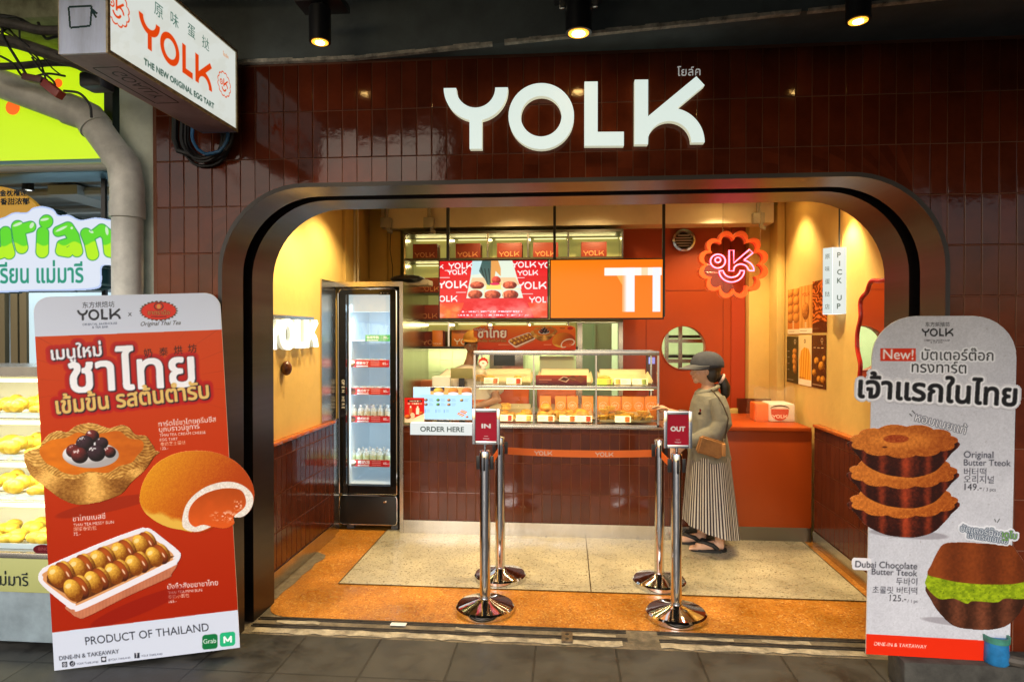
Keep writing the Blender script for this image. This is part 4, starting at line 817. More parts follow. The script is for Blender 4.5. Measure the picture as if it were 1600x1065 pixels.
c.put(np.clip(c.ell(248, 478.5, 7.5, 6, 0)-c.ell(248, 478.5, 6, 4.7, 0), 0, 1), (60, 30, 12)); c.put(c.ell(248, 478.8, 3.2, 3.6), (214, 150, 70)); c.text('ชาตรามือ', 231, 491.5, w=34, col=(210, 150, 70), bold=.25, halo=[(.9, (60, 24, 8))]); c.rect(236, 494, 260, 495.2, (60, 20, 8))
c.text('Original Thai Tea', 219, 509, w=63, ang=-2, col=(24, 20, 20), bold=.4, shear=.35)
# headline with its dark red and navy surrounds
H1 = c.polys(c.tloops('เมนูใหม่', 81, 562, w=78, ang=-5)); H1 = dilate(H1, 1.25*c.k)
H2 = c.polys(c.tloops('ชาไทย', 110, 612, w=194, ang=-3, sy=.96)); H2 = dilate(H2, 2.6*c.k)
H3 = c.polys(c.tloops('เข้มข้น รสต้นตำรับ', 89, 646, w=239, ang=-6, sy=1.06)); H3 = dilate(H3, 1.6*c.k)
H = np.maximum(np.maximum(H1, H2), H3); big = dilate(dilate(H, 4.4*c.k), 4*c.k); c.put(big*orange, (186, 18, 14), a=False); c.put(dilate(H, 4.5*c.k)*.45, (150, 10, 10), a=False)
for q, cc in ((H1, (240, 240, 246)), (H2, (244, 243, 248)), (H3, (226, 186, 106))):
    s_ = np.maximum(dilate(q, 1.1*c.k), np.roll(dilate(q, 1.0*c.k), (int(round(2.2*c.k)), int(round(1.6*c.k))), (0, 1))); c.put(s_, (26, 24, 40), a=False)
for q, cc in ((H1, (240, 240, 246)), (H2, (244, 243, 248)), (H3, (226, 186, 106))): c.put(q, cc, a=False)
for ch, (x, y) in zip('奶泰烘坊', ((225, 557), (249, 555), (272, 552.5), (294, 550))): c.text(ch, x, y, size=14.5, ang=-3, col=(24, 8, 8), bold=.55)
WT = (240, 232, 236)
c.text('ทาร์ตไข่ชาไทยครีมชีส', 248, 666, w=90, ang=-5, col=WT, bold=.6); c.text('บุกบราวน์ชูการ์', 249, 674.5, w=63, ang=-5, col=WT, bold=.6); c.text('THAI TEA CREAM CHEESE', 249.5, 682, w=72, ang=-4, col=WT, bold=.5); c.text('EGG TART', 250, 689, w=28, ang=-4, col=WT, bold=.5); c.text('泰奶芝士蛋挞', 251, 696, w=39, ang=-4, col=(236, 196, 180), bold=.3); c.text('125.-', 251, 702.5, w=12, ang=-4, col=WT, bold=.4)
c.text('ชาไทยเมสซี่', 114, 814, w=51, ang=-5, col=WT, bold=.5); c.text('THAI TEA MESSY BUN', 115, 822, w=63, ang=-4.5, col=WT, bold=.5); c.text('爆浆泰奶包', 115, 829, w=36, ang=-4, col=(236, 200, 190), bold=.3); c.text('75.-', 115, 836.5, w=11, ang=-4, col=WT, bold=.4)
c.text('ปังจิ๋วสังขยาชาไทย', 262, 920, w=79, ang=-5, col=WT, bold=.55); c.text('THAI TEA MINI BUN', 263, 927.5, w=53, ang=-5, col=WT, bold=.5); c.text('泰奶小面包', 263, 934.5, w=33, ang=-5, col=(236, 200, 190), bold=.3); c.text('165.-', 264, 941.5, w=12, ang=-5, col=WT, bold=.4)
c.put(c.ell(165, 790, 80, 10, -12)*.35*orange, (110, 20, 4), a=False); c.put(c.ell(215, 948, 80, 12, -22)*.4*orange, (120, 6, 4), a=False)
c.text('PRODUCT OF THAILAND', 134, 1007, w=194, ang=-6.6, col=NV, bold=.35, sy=1.05); c.text('DINE-IN & TAKEAWAY', 93, 1031, w=94, ang=-7, col=NV, bold=.6)
for x, y, tx, wd in ((101, 1037.5, None, 0), (113, 1036, 'YOLK.THAILAND', 34), (162, 1029.5, '@YOLK.THAILAND', 35), (214, 1023.5, 'YOLK THAILAND', 33)):
    c.put(c.poly([(x-4.2, y-4), (x+4, y-4.6), (x+4.2, y+3.6), (x-4, y+4.2)] if x != 113 else [(113+4.4*math.cos(a), 1036+4.4*math.sin(a)) for a in np.linspace(0, 6.2, 20)]), NV, a=False)
    if x == 101: c.ell(101, 1037.5, 3, 3, 0, (216, 220, 232)); c.ell(101, 1037.5, 2, 2, 0, NV); c.ell(101, 1037.5, 1.2, 1.2, 0, (216, 220, 232))
    elif x == 214: c.text('f', 212, 1026.5, w=4, col=(216, 220, 232), bold=.5)
    elif x == 162: c.ell(162, 1029, 3, 2.4, 0, (216, 220, 232))
    else: c.text('d', 111, 1039, w=4, col=(216, 220, 232), bold=.4)
    if tx: c.text(tx, x+7, y+2, w=wd, ang=-6, col=(50, 56, 80), bold=.3)
def rrect(x0, y0, x1, y1, r, sk=0.): p = arc(x1-r, y0+r, r, -90, 0, 5)+arc(x1-r, y1-r, r, 0, 90, 5)+arc(x0+r, y1-r, r, 90, 180, 5)+arc(x0+r, y0+r, r, 180, 270, 5); return [(x, y+(x-x0)*sk) for x, y in p]
c.poly(rrect(316, 991.5, 340, 1014.5, 4.5, -.1), (8, 112, 58)); c.text('Grab', 318, 1005, w=20, ang=-5, col=(244, 248, 246), bold=.45); c.poly(rrect(343.5, 988, 367.5, 1010, 4.5, -.1), (32, 178, 122)); c.line(350.5, 1004, 350.5, 994, 2.8, (246, 250, 248)); c.line(361, 1003, 361, 993, 2.8, (246, 250, 248)); c.line(350, 993.5, 356, 1001, 2.8, (246, 250, 248)); c.line(361.5, 992.8, 355.8, 1001, 2.8, (246, 250, 248))
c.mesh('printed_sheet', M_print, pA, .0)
c = SA.cv(.0022, (34, 655, 247, 793)).clear(); paint_tart(c, 140, 722); c.mesh('printed_tart', M_print, pA, .0025, .004)
c = SA.cv(.0022, (212, 698, 402, 838)).clear(); paint_bun(c, 308, 768); c.mesh('printed_bun', M_print, pA, .0025, .004)
c = SA.cv(.0020, (54, 818, 290, 970)).clear(); paint_tray(c, 171, 888); c.mesh('printed_bun_tray', M_print, pA, .0025, .004)
mb = MB(); q = TL+eu*PW*.5+ev*PH*.45-nn*.008; q2 = TL+eu*PW*.5+ev*PH*.985-nn*.16; mb.tube([q, (q2.x, q2.y, .006)], .012, 6); mb.tube([BL+eu*PW*.5-nn*.01+Vector((0, 0, .04)), (q2.x, q2.y, .03)], .008, 6); mb.build('rear_strut', M_black, pA)
# --- the pale poster with rounded top
ZB = .15; BL2 = Vector(G(1353, 1021, ZB)); BR2 = Vector(G(1577.5, 1034, ZB)); eu2 = (BR2-BL2).normalized(); PW2 = (BR2-BL2).length; PH2 = 1.62
ev2 = Vector((-.016, -.004, -.999)).normalized(); TL2 = BL2-ev2*PH2
for it in range(6):
    y_ = pxof(TL2+eu2*PW2*.5)[1]; PH2 += (y_-493.5)*.0032; TL2 = BL2-ev2*PH2
qd2 = [pxof(TL2), pxof(TL2+eu2*PW2), pxof(BR2), pxof(BL2)]
pB = thing('standing_poster', 'pale round-topped standing poster with stacked brown cakes', 'poster', BL2)
SB = Sheet(TL2, eu2, ev2, PW2, PH2, qd2); board(SB, 'board', pB, .19)
c = SB.cv(.0026); uu = np.arange(c.nx)*c.dx; vv = np.arange(c.ny)*c.dy; U_, V_ = np.meshgrid(uu, vv); r_ = .19
c.a[((U_ < r_) & (V_ < r_) & ((U_-r_)**2+(V_-r_)**2 > r_*r_)) | ((U_ > PW2-r_) & (V_ < r_) & ((U_-PW2+r_)**2+(V_-r_)**2 > r_*r_))] = 0
n1 = fbm(c.X*.03, c.Y*.03, 2); n2 = fbm(c.X*.5, c.Y*.5, 6, 3); k = (n1-.5)*18+(n2-.5)*26; c.rgb = np.stack([198+k, 199+k, 208+k], -1)/255.
c.put(np.clip((vnoise(c.X*.55, c.Y*.55, 9)-.93)*14, 0, 1)*.5, (120, 110, 110), a=False)
BK = (24, 24, 28)
c.text('东方烘焙坊', 1446, 509.5, w=38, col=BK, bold=.2); c.logo(1440, 525, 50, BK, bold=.25); c.text('ORIENTAL BAKEHOUSE', 1444, 532.8, w=40, col=(60, 58, 64), bold=.3); c.text('& TEA BAR', 1454, 536, w=19, col=(60, 58, 64), bold=.3)
c.rect(1375.5, 544, 1431, 564, (214, 50, 16)); c.text('New!', 1380, 560.5, w=47, col=(246, 244, 244), bold=.9, ang=1)
HW = (236, 238, 244)
c.text('บัตเตอร์ต๊อก', 1440, 562, w=112, col=BK, bold=.7, ang=.6, halo=[(3.2, HW)]); c.text('ทรงทาร์ต', 1424.5, 581, w=85, col=BK, bold=.7, ang=1.4, halo=[(3.2, HW)])
m = c.text('หอมเนยแท้', 1429, 657, w=82, col=(240, 240, 244), bold=.5, ang=15, halo=[(1.3, (22, 28, 44))]); c.line(1421, 646, 1425, 650, 1.3, BK); c.line(1425, 641, 1430, 646, 1.3, BK)
c.text('Original', 1506, 714.5, w=46, col=(30, 32, 48), bold=.6, ang=.8); c.text('Butter Tteok', 1506, 726.5, w=73, col=(30, 32, 48), bold=.6, ang=1); c.text('버터떡', 1506, 741.5, w=35, col=(34, 34, 50), bold=.3, ang=1); c.text('오리지널', 1506, 753, w=47, col=(34, 34, 50), bold=.3, ang=1); c.text('149.-', 1507, 765, w=27, col=(28, 28, 40), bold=.45, ang=1.5); c.text('/ 3 pcs', 1536, 766.5, w=20, col=(50, 50, 60), bold=.3, ang=1.5)
c.text('Dubai Chocolate', 1336, 885, w=97, col=(30, 30, 40), bold=.65, ang=2.2); c.text('Butter Tteok', 1362, 896.5, w=71, col=(30, 30, 40), bold=.65, ang=2.5); c.text('두바이', 1400, 912, w=33, col=(34, 34, 46), bold=.3, ang=1.5); c.text('초콜릿 버터떡', 1363, 925, w=70, col=(34, 34, 46), bold=.3, ang=1.8); c.text('125.-', 1390, 938, w=26, col=(26, 26, 34), bold=.45, ang=2.5); c.text('/ 1 pc', 1418, 940.5, w=16, col=(50, 50, 60), bold=.3, ang=2)
c.line(1554, 810, 1556, 815, 1.3, (50, 60, 60)); c.line(1562, 810, 1558, 816, 1.3, (50, 60, 60))
c.put(c.poly([(1340, 988.6), (1590, 1003), (1590, 1080), (1340, 1080)]), (224, 44, 14), a=False); c.text('DINE-IN & TAKEAWAY', 1366, 1007.5, w=82, col=(248, 236, 230), bold=.45, ang=3.6)
c.put(c.ell(1420, 834, 62, 7, 4)*.5, (120, 112, 120), a=False); c.put(c.ell(1500, 972, 60, 6, 6)*.5, (120, 112, 120), a=False)
c.mesh('printed_sheet', M_print, pB, .0)
# stickers and cut-outs that stand proud of its edges
c = SB.cv(.0024, (1326, 578, 1598, 648)).clear(); m = dilate(c.polys(c.tloops('เจ้าแรกในไทย', 1341, 620, w=246, ang=3.2, sy=1.0)), 1.9*c.k); c.put(dilate(dilate(m, 4*c.k), 3.0*c.k), (206, 206, 214)); c.put(dilate(m, 3.6*c.k), (240, 241, 246)); c.put(m, BK); c.mesh('headline_sticker', M_print, pB, .003, .003)
c = SB.cv(.0022, (1330, 868, 1362, 892)).clear(); c.poly(rrect(1330.5, 870, 1362, 889.5, 5, .03), (222, 220, 226)); c.text('Dubai Chocolate', 1336, 885, w=97, col=(30, 30, 40), bold=.65, ang=2.2); c.mesh('cake_name_sticker', M_print, pB, .003, .003)
c = SB.cv(.0022, (1494, 818, 1602, 864)).clear(); m = c.polys(c.tloops('บัตเตอร์ต๊อกดูไบ', 1500, 829, w=88, ang=8)+c.tloops('เจ้าแรกในไทย', 1511, 839, w=63, ang=9)); m = dilate(m, .55*c.k); c.put(dilate(m, 5*c.k), (222, 224, 232)); c.put(dilate(m, 1.6*c.k), (26, 44, 66)); c.put(m, (236, 240, 246)); c.put(m*(c.X > 1565)*(c.Y < 844), (110, 170, 40)); c.mesh('cake_name_sticker', M_print, pB, .003, .003)
def paint_cup(c, cx, cy, top):
    X, Y = c.X, c.Y; n = fbm(X*.35, Y*.35, 5, 4); ny_ = cy+(57 if top else 52)
    o = CR([(cx-85, cy+2), (cx-74, cy+22), (cx-58, cy+40), (cx-34, cy+52), (cx-10, cy+57), (cx+18, cy+58), (cx+46, cy+50), (cx+62, cy+36), (cx+74, cy+22), (cx+84, cy+2), (cx, cy-10)]); m = c.poly(o)
    fl = .5+.5*np.sin((X-cx)*.165*(1+.35*((X-cx)/85)**2)+1.2); k = np.clip(.10+.50*fl**3+.5*(n-.42)-.003*np.abs(X-cx)-.15*np.clip((Y-cy-40)/20, 0, 1)+.25*np.clip(1-np.abs(X-cx-10)/18, 0, 1), 0, 1); c.put(m, np.stack([44+150*k, 14+58*k, 8+28*k], -1)/255.)
    sc_ = lambda a: abs(math.cos(5.5*a+.5))**.8; pts = [(cx+(79+6.5*sc_(a))*math.cos(a), cy+(22.5+4.2*sc_(a))*math.sin(a)+1.5) for a in np.linspace(0, 2*math.pi, 180)[:-1]]; m = c.poly(pts)
    n9 = fbm(X*.9, Y*1.3, 15, 3); edge_ = np.clip(((X-cx)/84)**2+((Y-cy)/25)**2-.55, 0, .5)*2; k = np.clip(.40+.55*(n-.45)+.7*(n9-.5)*(.25+edge_)-.0024*(X-cx)+.3*np.clip(1-((X-cx)/60)**2-((Y-cy)/16)**2, 0, 1), 0, 1); c.put(m, np.stack([136+112*k, 56+98*k, 12+50*k], -1)/255.)
    if top: kk = c.ell(cx-12, cy-2, 20, 6.5)*np.clip(.5+1.2*(n-.4), 0, 1); c.put(kk, (140, 42, 14)); c.ell(cx-30, cy+11, 4, 1.4, 0, (90, 34, 10))
c = SB.cv(.0022, (1319, 652, 1505, 846)).clear()
for cx, cy, tp in ((1412, 781, 0), (1411, 735, 0), (1412, 687, 1)): paint_cup(c, cx, cy, tp)
c.mesh('printed_cake_stack', M_print, pB, .0025, .004)
c = SB.cv(.0024, (1440, 838, 1612, 992)).clear(); X, Y = c.X, c.Y; n = fbm(X*.3, Y*.3, 4, 4)
m = c.poly(CR([(1450, 912), (1456, 940), (1472, 962), (1490, 977), (1514, 982), (1548, 983), (1574, 976), (1592, 958), (1604, 934), (1608, 912), (1530, 905)])); fl = .5+.5*np.sin((X-1527)*.16+.4); k = np.clip(.1+.4*fl+.45*(n-.4)-.2*np.abs(X-1527)/80, 0, 1); c.put(m, np.stack([50+106*k, 26+60*k, 16+40*k], -1)/255.)
m = c.poly(CR([(1446, 914), (1448, 900), (1452, 895), (1480, 905), (1530, 910), (1580, 908), (1606, 898), (1610, 918), (1600, 934), (1570, 934), (1556, 940), (1520, 938), (1510, 942), (1490, 934), (1466, 934)])); k = np.clip(.35+.9*(fbm(X*.22, Y*.3, 8)-.35), 0, 1); c.put(m, np.stack([84+110*k, 108+106*k, 10+24*k], -1)/255.); c.put(m*np.clip((vnoise(X*.5, Y*.7, 3)-.8)*8, 0, 1)*.7, (60, 80, 10))
m = c.poly(CR([(1449, 896), (1455, 880), (1466, 858), (1476, 848), (1500, 846), (1540, 848), (1578, 850), (1590, 862), (1603, 882), (1608, 902), (1586, 911), (1540, 912), (1500, 909), (1470, 903)])); fl = .5+.5*np.sin((X-1527)*.11+2.4); k = np.clip(.3+.28*fl+.35*(n-.4)-.0016*(X-1480), 0, 1); c.put(m, np.stack([74+96*k, 30+52*k, 10+22*k], -1)/255.)
c.mesh('printed_filled_cake', M_print, pB, .0025, .004)
n2_ = SB.en; mb = MB(); q = TL2+eu2*PW2*.5+ev2*PH2*.5-n2_*.008; mb.tube([q, (q.x, q.y+.03, ZB)], .010, 6); mb.build('rear_strut', M_black, pB)
# low cement kerb under the pale poster, blue pot and pipe
MB().box(1.545, 4.2, -.27, YF-.012, 0, ZB-.002, .012).build('cement_kerb', mat('grimy cement', (.050, .047, .040), .85, var=.5, vscale=9, bump=(.7, 22))); tag(bpy.data.objects['cement_kerb'], 'low rough cement kerb along the foot of the tiled wall', 'kerb')
q = P(1556, 1040, -.235); t = thing('blue_pot', 'blue plastic pot with green rim beside the pale poster', 'pot', (q[0], -.235, ZB)); MB().lathe([(.046, 0), (.052, .01), (.048, .105), (.052, .11), (.046, .112)], (q[0], -.235, ZB-.002), 24).build('pot', mat('blue plastic', (.02, .18, .42), .4, var=.3, vscale=20), t); MB().lathe([(.053, .098), (.055, .125), (.047, .125), (.045, .1)], (q[0], -.235, ZB), 24).build('rim', mat('teal rim', (.05, .22, .16), .5, var=.4, vscale=20), t)
mb = MB(); mb.tube([(1.95, -.235, ZB+.022), (2.12, -.315, ZB+.024), (2.3, -.285, ZB+.022), (2.9, -.26, ZB+.022)], .022, 8); tag(mb.build('kerb_pipe', mat('muddy pipe', (.06, .05, .04), .7, var=.5, vscale=20)), 'muddy dark pipe lying on the cement kerb', 'pipe')
q = G(617, 979); t = MB().box(q[0]-.03, q[0]+.06, .20, .235, .005, .009, .001).build('paper_scrap', M_white); tag(t, 'crumpled white paper scrap lying on the threshold', 'litter')
q = G(886, 990); t = thing('floor_bolt_socket', 'rusty steel bolt socket set in the threshold', 'floor fitting', (q[0], .13, 0)); MB().box(q[0]-.03, q[0]+.03, .085, .20, .0, .012, .003).build('plate', mat('rusty steel', (.12, .09, .06), .6, .6, var=.5, vscale=40), t)
mb = MB(); [mb.cyl((q[0], y, .0121), (q[0], y, .013), .011, 12) for y in (.115, .165)]; mb.build('bolt_hole', M_slot, t)
# ------------------------------------------------------------------ fridge alcove and drinks fridge
FX0, FX1 = -1.885, -1.395
t = thing('fridge_surround', 'stainless steel surround boxed round the drinks fridge', 'surround', (-1.62, 1.9, 0))
mb = MB(); mb.box(XL+.001, XL+.012, 1.56, 1.87, .95, 2.085); mb.box(XL+.001, XL+.035, 1.745, 1.87, 0, .95); mb.box(XL+.012, -1.345, 1.86, 2.84, 2.045, 2.085); mb.build('steel_panel', M_steel, t, 0)
mb = MB(); mb.box(-1.375, -1.345, 1.86, 2.84, 0, 2.0445); mb.build('side_panel', M_steel, t, 0)
t = thing('drinks_fridge', 'tall black glass-door drinks fridge in the stainless surround', 'fridge', ((FX0+FX1)/2, 1.95, 0))
M_fin = mat('fridge liner', (.74, .80, .84), .4, emit=(.62, .86, 1), es=.12)
mb = MB(); mb.box(FX0, FX0+.03, 1.99, 2.60, .06, 2.03); mb.box(FX1-.03, FX1, 1.99, 2.60, .06, 2.03); mb.box(FX0+.03, FX1-.03, 2.57, 2.60, .06, 2.03); mb.box(FX0+.03, FX1-.03, 1.99, 2.57, 1.99, 2.03); mb.box(FX0+.03, FX1-.03, 1.99, 2.57, .06, .37); mb.build('body', M_black, t, 0)
gx0, gx1 = P(541, 600, 1.93)[0], P(610, 600, 1.93)[0]; gz1, gz0 = P(575, 460, 1.93)[2], P(575, 758, 1.93)[2]; dz1, dz0 = P(575, 451, 1.92)[2], P(575, 771, 1.92)[2]; dx0, dx1 = P(529.5, 600, 1.92)[0], P(620, 600, 1.92)[0]
mb = MB(); mb.box(FX0+.031, FX0+.036, 2.0, 2.57, .37, 1.99); mb.box(FX1-.036, FX1-.031, 2.0, 2.57, .37, 1.99); mb.box(FX0+.036, FX1-.036, 2.56, 2.569, .37, 1.99); mb.box(FX0+.036, FX1-.036, 2.0, 2.56, .371, .376); mb.build('liner', M_fin, t, 0)
zc0 = P(575, 487, 2.02)[2]
MB().box(FX0+.04, FX1-.04, 2.0, 2.12, zc0, 1.985).build('lit_canopy', mat('lit canopy', (.6, .65, .66), .4, emit=(.70, .84, .86), es=.6), t, 0)
mb = MB(); mb.box(dx0, gx0, 1.92, 1.95, dz0, dz1); mb.box(gx1, dx1, 1.92, 1.95, dz0, dz1); mb.box(gx0, gx1, 1.92, 1.95, gz1, dz1); mb.box(gx0, gx1, 1.92, 1.95, dz0, gz0); dr = mb.build('door', mat('black gloss', (.006, .006, .007), .12), t, 0)
MB().box(gx0, gx1, 1.934, 1.938, gz0, gz1).build('door_glass', glassmat('fridge glass', (.98, .99, 1), 1.0, 1.7), dr, 0)
def rr_tube(mb, x0, x1, z0, z1, r, y, th, bot=True):
    p = [(x0+r+r*math.cos(a), z1-r+r*math.sin(a)) for a in np.linspace(math.pi, math.pi/2, 7)]+[(x1-r+r*math.cos(a), z1-r+r*math.sin(a)) for a in np.linspace(math.pi/2, 0, 7)]+([(x1, z0), (x0, z0)] if not bot else [(x1-r+r*math.cos(a), z0+r+r*math.sin(a)) for a in np.linspace(0, -math.pi/2, 7)]+[(x0+r+r*math.cos(a), z0+r+r*math.sin(a)) for a in np.linspace(-math.pi/2, -math.pi, 7)])
    mb.tube([(x, y, z) for x, z in p], th, 6, closed=True)
mb = MB(); rr_tube(mb, dx0, dx1, dz0, dz1, .035, 1.917, .007, False); mb.build('door_trim', M_chrome, dr)
lz1, lz0 = P(575, 773.5, 1.92)[2], P(575, 819, 1.92)[2]; mb = MB(); mb.box(dx0, dx1, 1.925, 1.99, lz0, lz1, .01); lp = mb.build('lower_panel', M_black, t); mb = MB(); rr_tube(mb, dx0, dx1, lz0, lz1, .03, 1.92, .006); mb.build('panel_trim', M_chrome, lp)
mb = MB(); mb.box(dx0+.05, dx0+.11, 1.96, 2.02, 0, lz0+.01, .004); mb.box(dx1-.06, dx1, 1.95, 2.02, .005, lz0+.01, .004); mb.build('foot', mat('grey foot', (.12, .12, .12), .5), t)
pa_ = P(532.2, 588, 1.9195); S = Sheet(pa_, (1, 0, 0), (0, 0, -1), .045, .29, [(532.2, 588), (540.8, 588), (540.8, 643), (532.2, 643)]); c = S.cv(.0014).fill((16, 16, 17))
for i, ch in enumerate('OPEN HERE'):
    if ch != ' ': c.text(ch, 534.2, 593+i*5.4, size=6.4, ang=90, col=(225, 225, 220), bold=.35)
c.mesh('door_lettering', M_print, dr, .001)
pa_ = P(593, 455, 1.9195); S = Sheet(pa_, (1, 0, 0), (0, 0, -1), .09, .03, [(593, 455), (610, 455), (610, 461), (593, 461)]); c = S.cv(.0014).fill((16, 16, 17)); c.rect(594.5, 457, 596.5, 459.2, (200, 200, 200)); c.put(c.rect(598, 457.4, 608, 459, None)*np.clip((vnoise(c.X*1.3, c.Y*.1, 2)-.2)*2, 0, 1), (190, 190, 190)); c.mesh('maker_mark', M_print, dr, .001)
q = P(601.5, 783.5, 1.92); MB().box(q[0]-.014, q[0]+.014, 1.917, 1.926, q[2]-.009, q[2]+.009, .002).build('door_lock', M_steel, lp)
area('fridge_light', (-1.64, 2.06, 1.80), (-1.64, 2.35, 1.0), 1.5, (.62, .84, 1), .34, .05, t)
area('fridge_light', (FX0+.045, 2.0, 1.2), (-1.64, 2.4, 1.2), 1.3, (.62, .84, 1), .03, 1.4, t); area('fridge_light', (FX1-.045, 2.0, 1.2), (-1.64, 2.4, 1.2), 1.3, (.62, .84, 1), .03, 1.4, t)
YS = 2.06
def shelf(py): return P(575, py, YS)[2]
levels = {'green': 532, 'a': 573, 'b': 616, 'c': 659.5, 'd': 728.5}
mb = MB(); [mb.box(FX0+.038, FX1-.038, YS, 2.50, shelf(v)-.004, shelf(v)+.002) for v in levels.values()]; mb.build('shelf', mat('white wire shelf', (.75, .8, .82), .4), t, 0)
def strip(name, x0, x1, ya, yb, paint, label, drop=0):
    a = P(x0, ya, YS-.012); b = P(x1, yb, YS-.012); S = Sheet(a, (1, 0, 0), (0, 0, -1), b[0]-a[0], a[2]-b[2], [(x0, ya), (x1, ya), (x1, yb), (x0, yb)]); c = S.cv(.0014).fill((200, 40, 42)); paint(c); o = c.mesh(name, M_print, None, 0, .003); o.location = (0, 0, 0); tag(o, label, 'price strip', 'price strips on the fridge shelves'); return o
def pstrip(cn, pic, green=False, price='85.-'):
    def f(c):
        (x0, y0), (x1, y1) = c.sh.q[0], c.sh.q[2]; h = y1-y0
        if green: c.fill((70, 176, 70))
        c.text(cn, x0+(2 if green else 14), y1-h*.42, w=19, col=(250, 250, 250), bold=.35); c.text(price, x1-10, y1-h*.35, w=8, col=(250, 240, 240), bold=.3)
        for k in range(3): c.put(c.rect(x0+(24 if green else 36), y0+h*(.18+.26*k), x0+(36 if green else 50), y0+h*(.26+.26*k), None)*.7, (250, 230, 230))
        c.rect(x0+(2 if green else 14), y1-h*.22, x0+(20 if green else 32), y1-h*.08, (250, 250, 250))
        if pic: c.blob(x0+6, y0+h*.52, 6, h*.5, 0, (90, 50, 20), pic); c.ell(x0+6, y0+h*.3, 5.4, h*.24, 0, (240, 226, 180) if pic[1] > 150 else (70, 30, 16))
    return f
strip('price_strip', 571, 609, 523, 533, pstrip('抹茶牛奶', None, True, '79.-'), 'green price strip on the top fridge shelf')
strip('price_strip', 543, 608, 562, 573.5, pstrip('焦糖布丁', (225, 170, 90)), 'red price strip with pale pudding picture')
strip('price_strip', 544, 609, 605.5, 616.5, pstrip('港式布丁', (150, 80, 40)), 'red price strip with dark pudding picture')
strip('price_strip', 544, 609, 649, 660, pstrip('港式奶茶', (190, 150, 110)), 'red price strip under the dark-labelled bottles')
strip('price_strip', 545, 609, 717.5, 729, pstrip('椰奶冻', (210, 210, 200), False, '65.-'), 'red price strip under the green-labelled bottles')
M_clear = mat('clear bottle', (.86, .90, .90), .12, alpha=.45); M_cap = mat('white cap', (.82, .84, .84), .4)
def mk_bottle(label, col, dot, grp):
    t = thing('milk_bottle', label, 'bottle', (0, 0, 0), grp); MB().lathe([(.026, 0), (.028, .004), (.028, .098), (.022, .112), (.011, .122), (.011, .132)], (0, 0, 0), 18).build('bottle_body', M_clear, t)
    MB().lathe([(.0285, .012), (.0285, .088)], (0, 0, 0), 18).build('bottle_label', col, t); MB().lathe([(.0125, .125), (.0125, .142), (.010, .144)], (0, 0, 0), 14).build('cap', M_cap, t)
    MB().lathe([(.0, -.0005), (.010, -.0005), (.010, .0005), (0, .0005)], (0, -.0287, .046), 12, 'y').build('label_dot', dot, t); return t
b1_ = mk_bottle('clear milk bottle with cream label and dark green dot', mat('cream label', (.62, .56, .40), .5), mat('dark green ink', (.02, .06, .03), .5), 'cream-labelled bottles in the fridge')
b2_ = mk_bottle('clear milk bottle with pale green label and gold dot', mat('pale green label', (.62, .70, .42), .5), mat('gold ink', (.50, .40, .06), .5), 'green-labelled bottles in the fridge')
for proto, lev, pxs in ((b1_, 'c', (553, 564, 574, 584, 595, 606)), (b2_, 'd', (551, 561, 572, 583, 594, 606))):
    first = True
    for px in pxs:
        x = P(px, 640, YS+.05)[0]
        for dy in ((0, .075) if px > 560 else (0,)):
            loc = (x+.012*(dy > 0), YS+.05+dy, shelf(levels[lev])+.003)
            if first: proto.location = loc; first = False
            else: copy_tree(proto, loc)
cup = thing('pudding_cup', 'small clear lidded pudding cup on a fridge shelf', 'pudding cup', (0, 0, 0), 'pudding cups in the fridge')
MB().lathe([(.026, 0), (.032, .045)], (0, 0, 0), 18).build('cup', mat('custard', (.72, .55, .24), .4), cup); MB().lathe([(.034, .045), (.034, .060), (.030, .066)], (0, 0, 0), 18).build('lid', M_clear, cup)
first = True
for lev, pxs in (('b', (556, 568, 580, 592, 604)), ('a', (562, 574, 586, 598))):
    for px in pxs:
        loc = (P(px, 600, YS+.05)[0], YS+.05, shelf(levels[lev])+.003+(-.012 if lev == 'a' else .0))
        if first: cup.location = loc; first = False
        else: copy_tree(cup, (loc[0], loc[1], max(loc[2], shelf(levels[lev])+.003)))
# ------------------------------------------------------------------ service counter
CT = .905
t = thing('service_counter', 'dark red tiled service counter with stainless top and plinth', 'counter', (-.2, 1.86, 0))
MB().box(-1.345, .98, 1.88, 2.45, .1, CT-.02).build('carcass', M_grout, t, 0)
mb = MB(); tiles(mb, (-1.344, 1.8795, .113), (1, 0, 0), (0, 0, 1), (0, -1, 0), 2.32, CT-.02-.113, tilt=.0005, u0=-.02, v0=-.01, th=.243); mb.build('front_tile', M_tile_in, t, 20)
MB().box(-1.345, .98, 1.868, 1.885, .004, .112).build('plinth', M_steel, t, 0)
mb = MB(); mb.box(-1.345, .77, 1.865, 2.46, CT-.02, CT, .002); mb.build('top', M_steel, t)
# ------------------------------------------------------------------ pick-up counter
BT = .915
t = thing('pickup_counter', 'plain orange pick-up counter with overhanging top', 'counter', (1.5, 1.9, 0))
MB().box(.985, XR-.045, 1.905, 2.60, .115, BT-.03, .003).build('body', M_orange, t); mb = MB(); mb.box(.94, XR-.06, 1.87, 2.78, BT-.03, BT, .004); mb.build('top', M_orange, t); MB().box(.985, XR-.045, 1.915, 2.58, .002, .114).build('plinth', mat('dark steel plinth', (.22, .20, .16), .35, .9), t, 0)
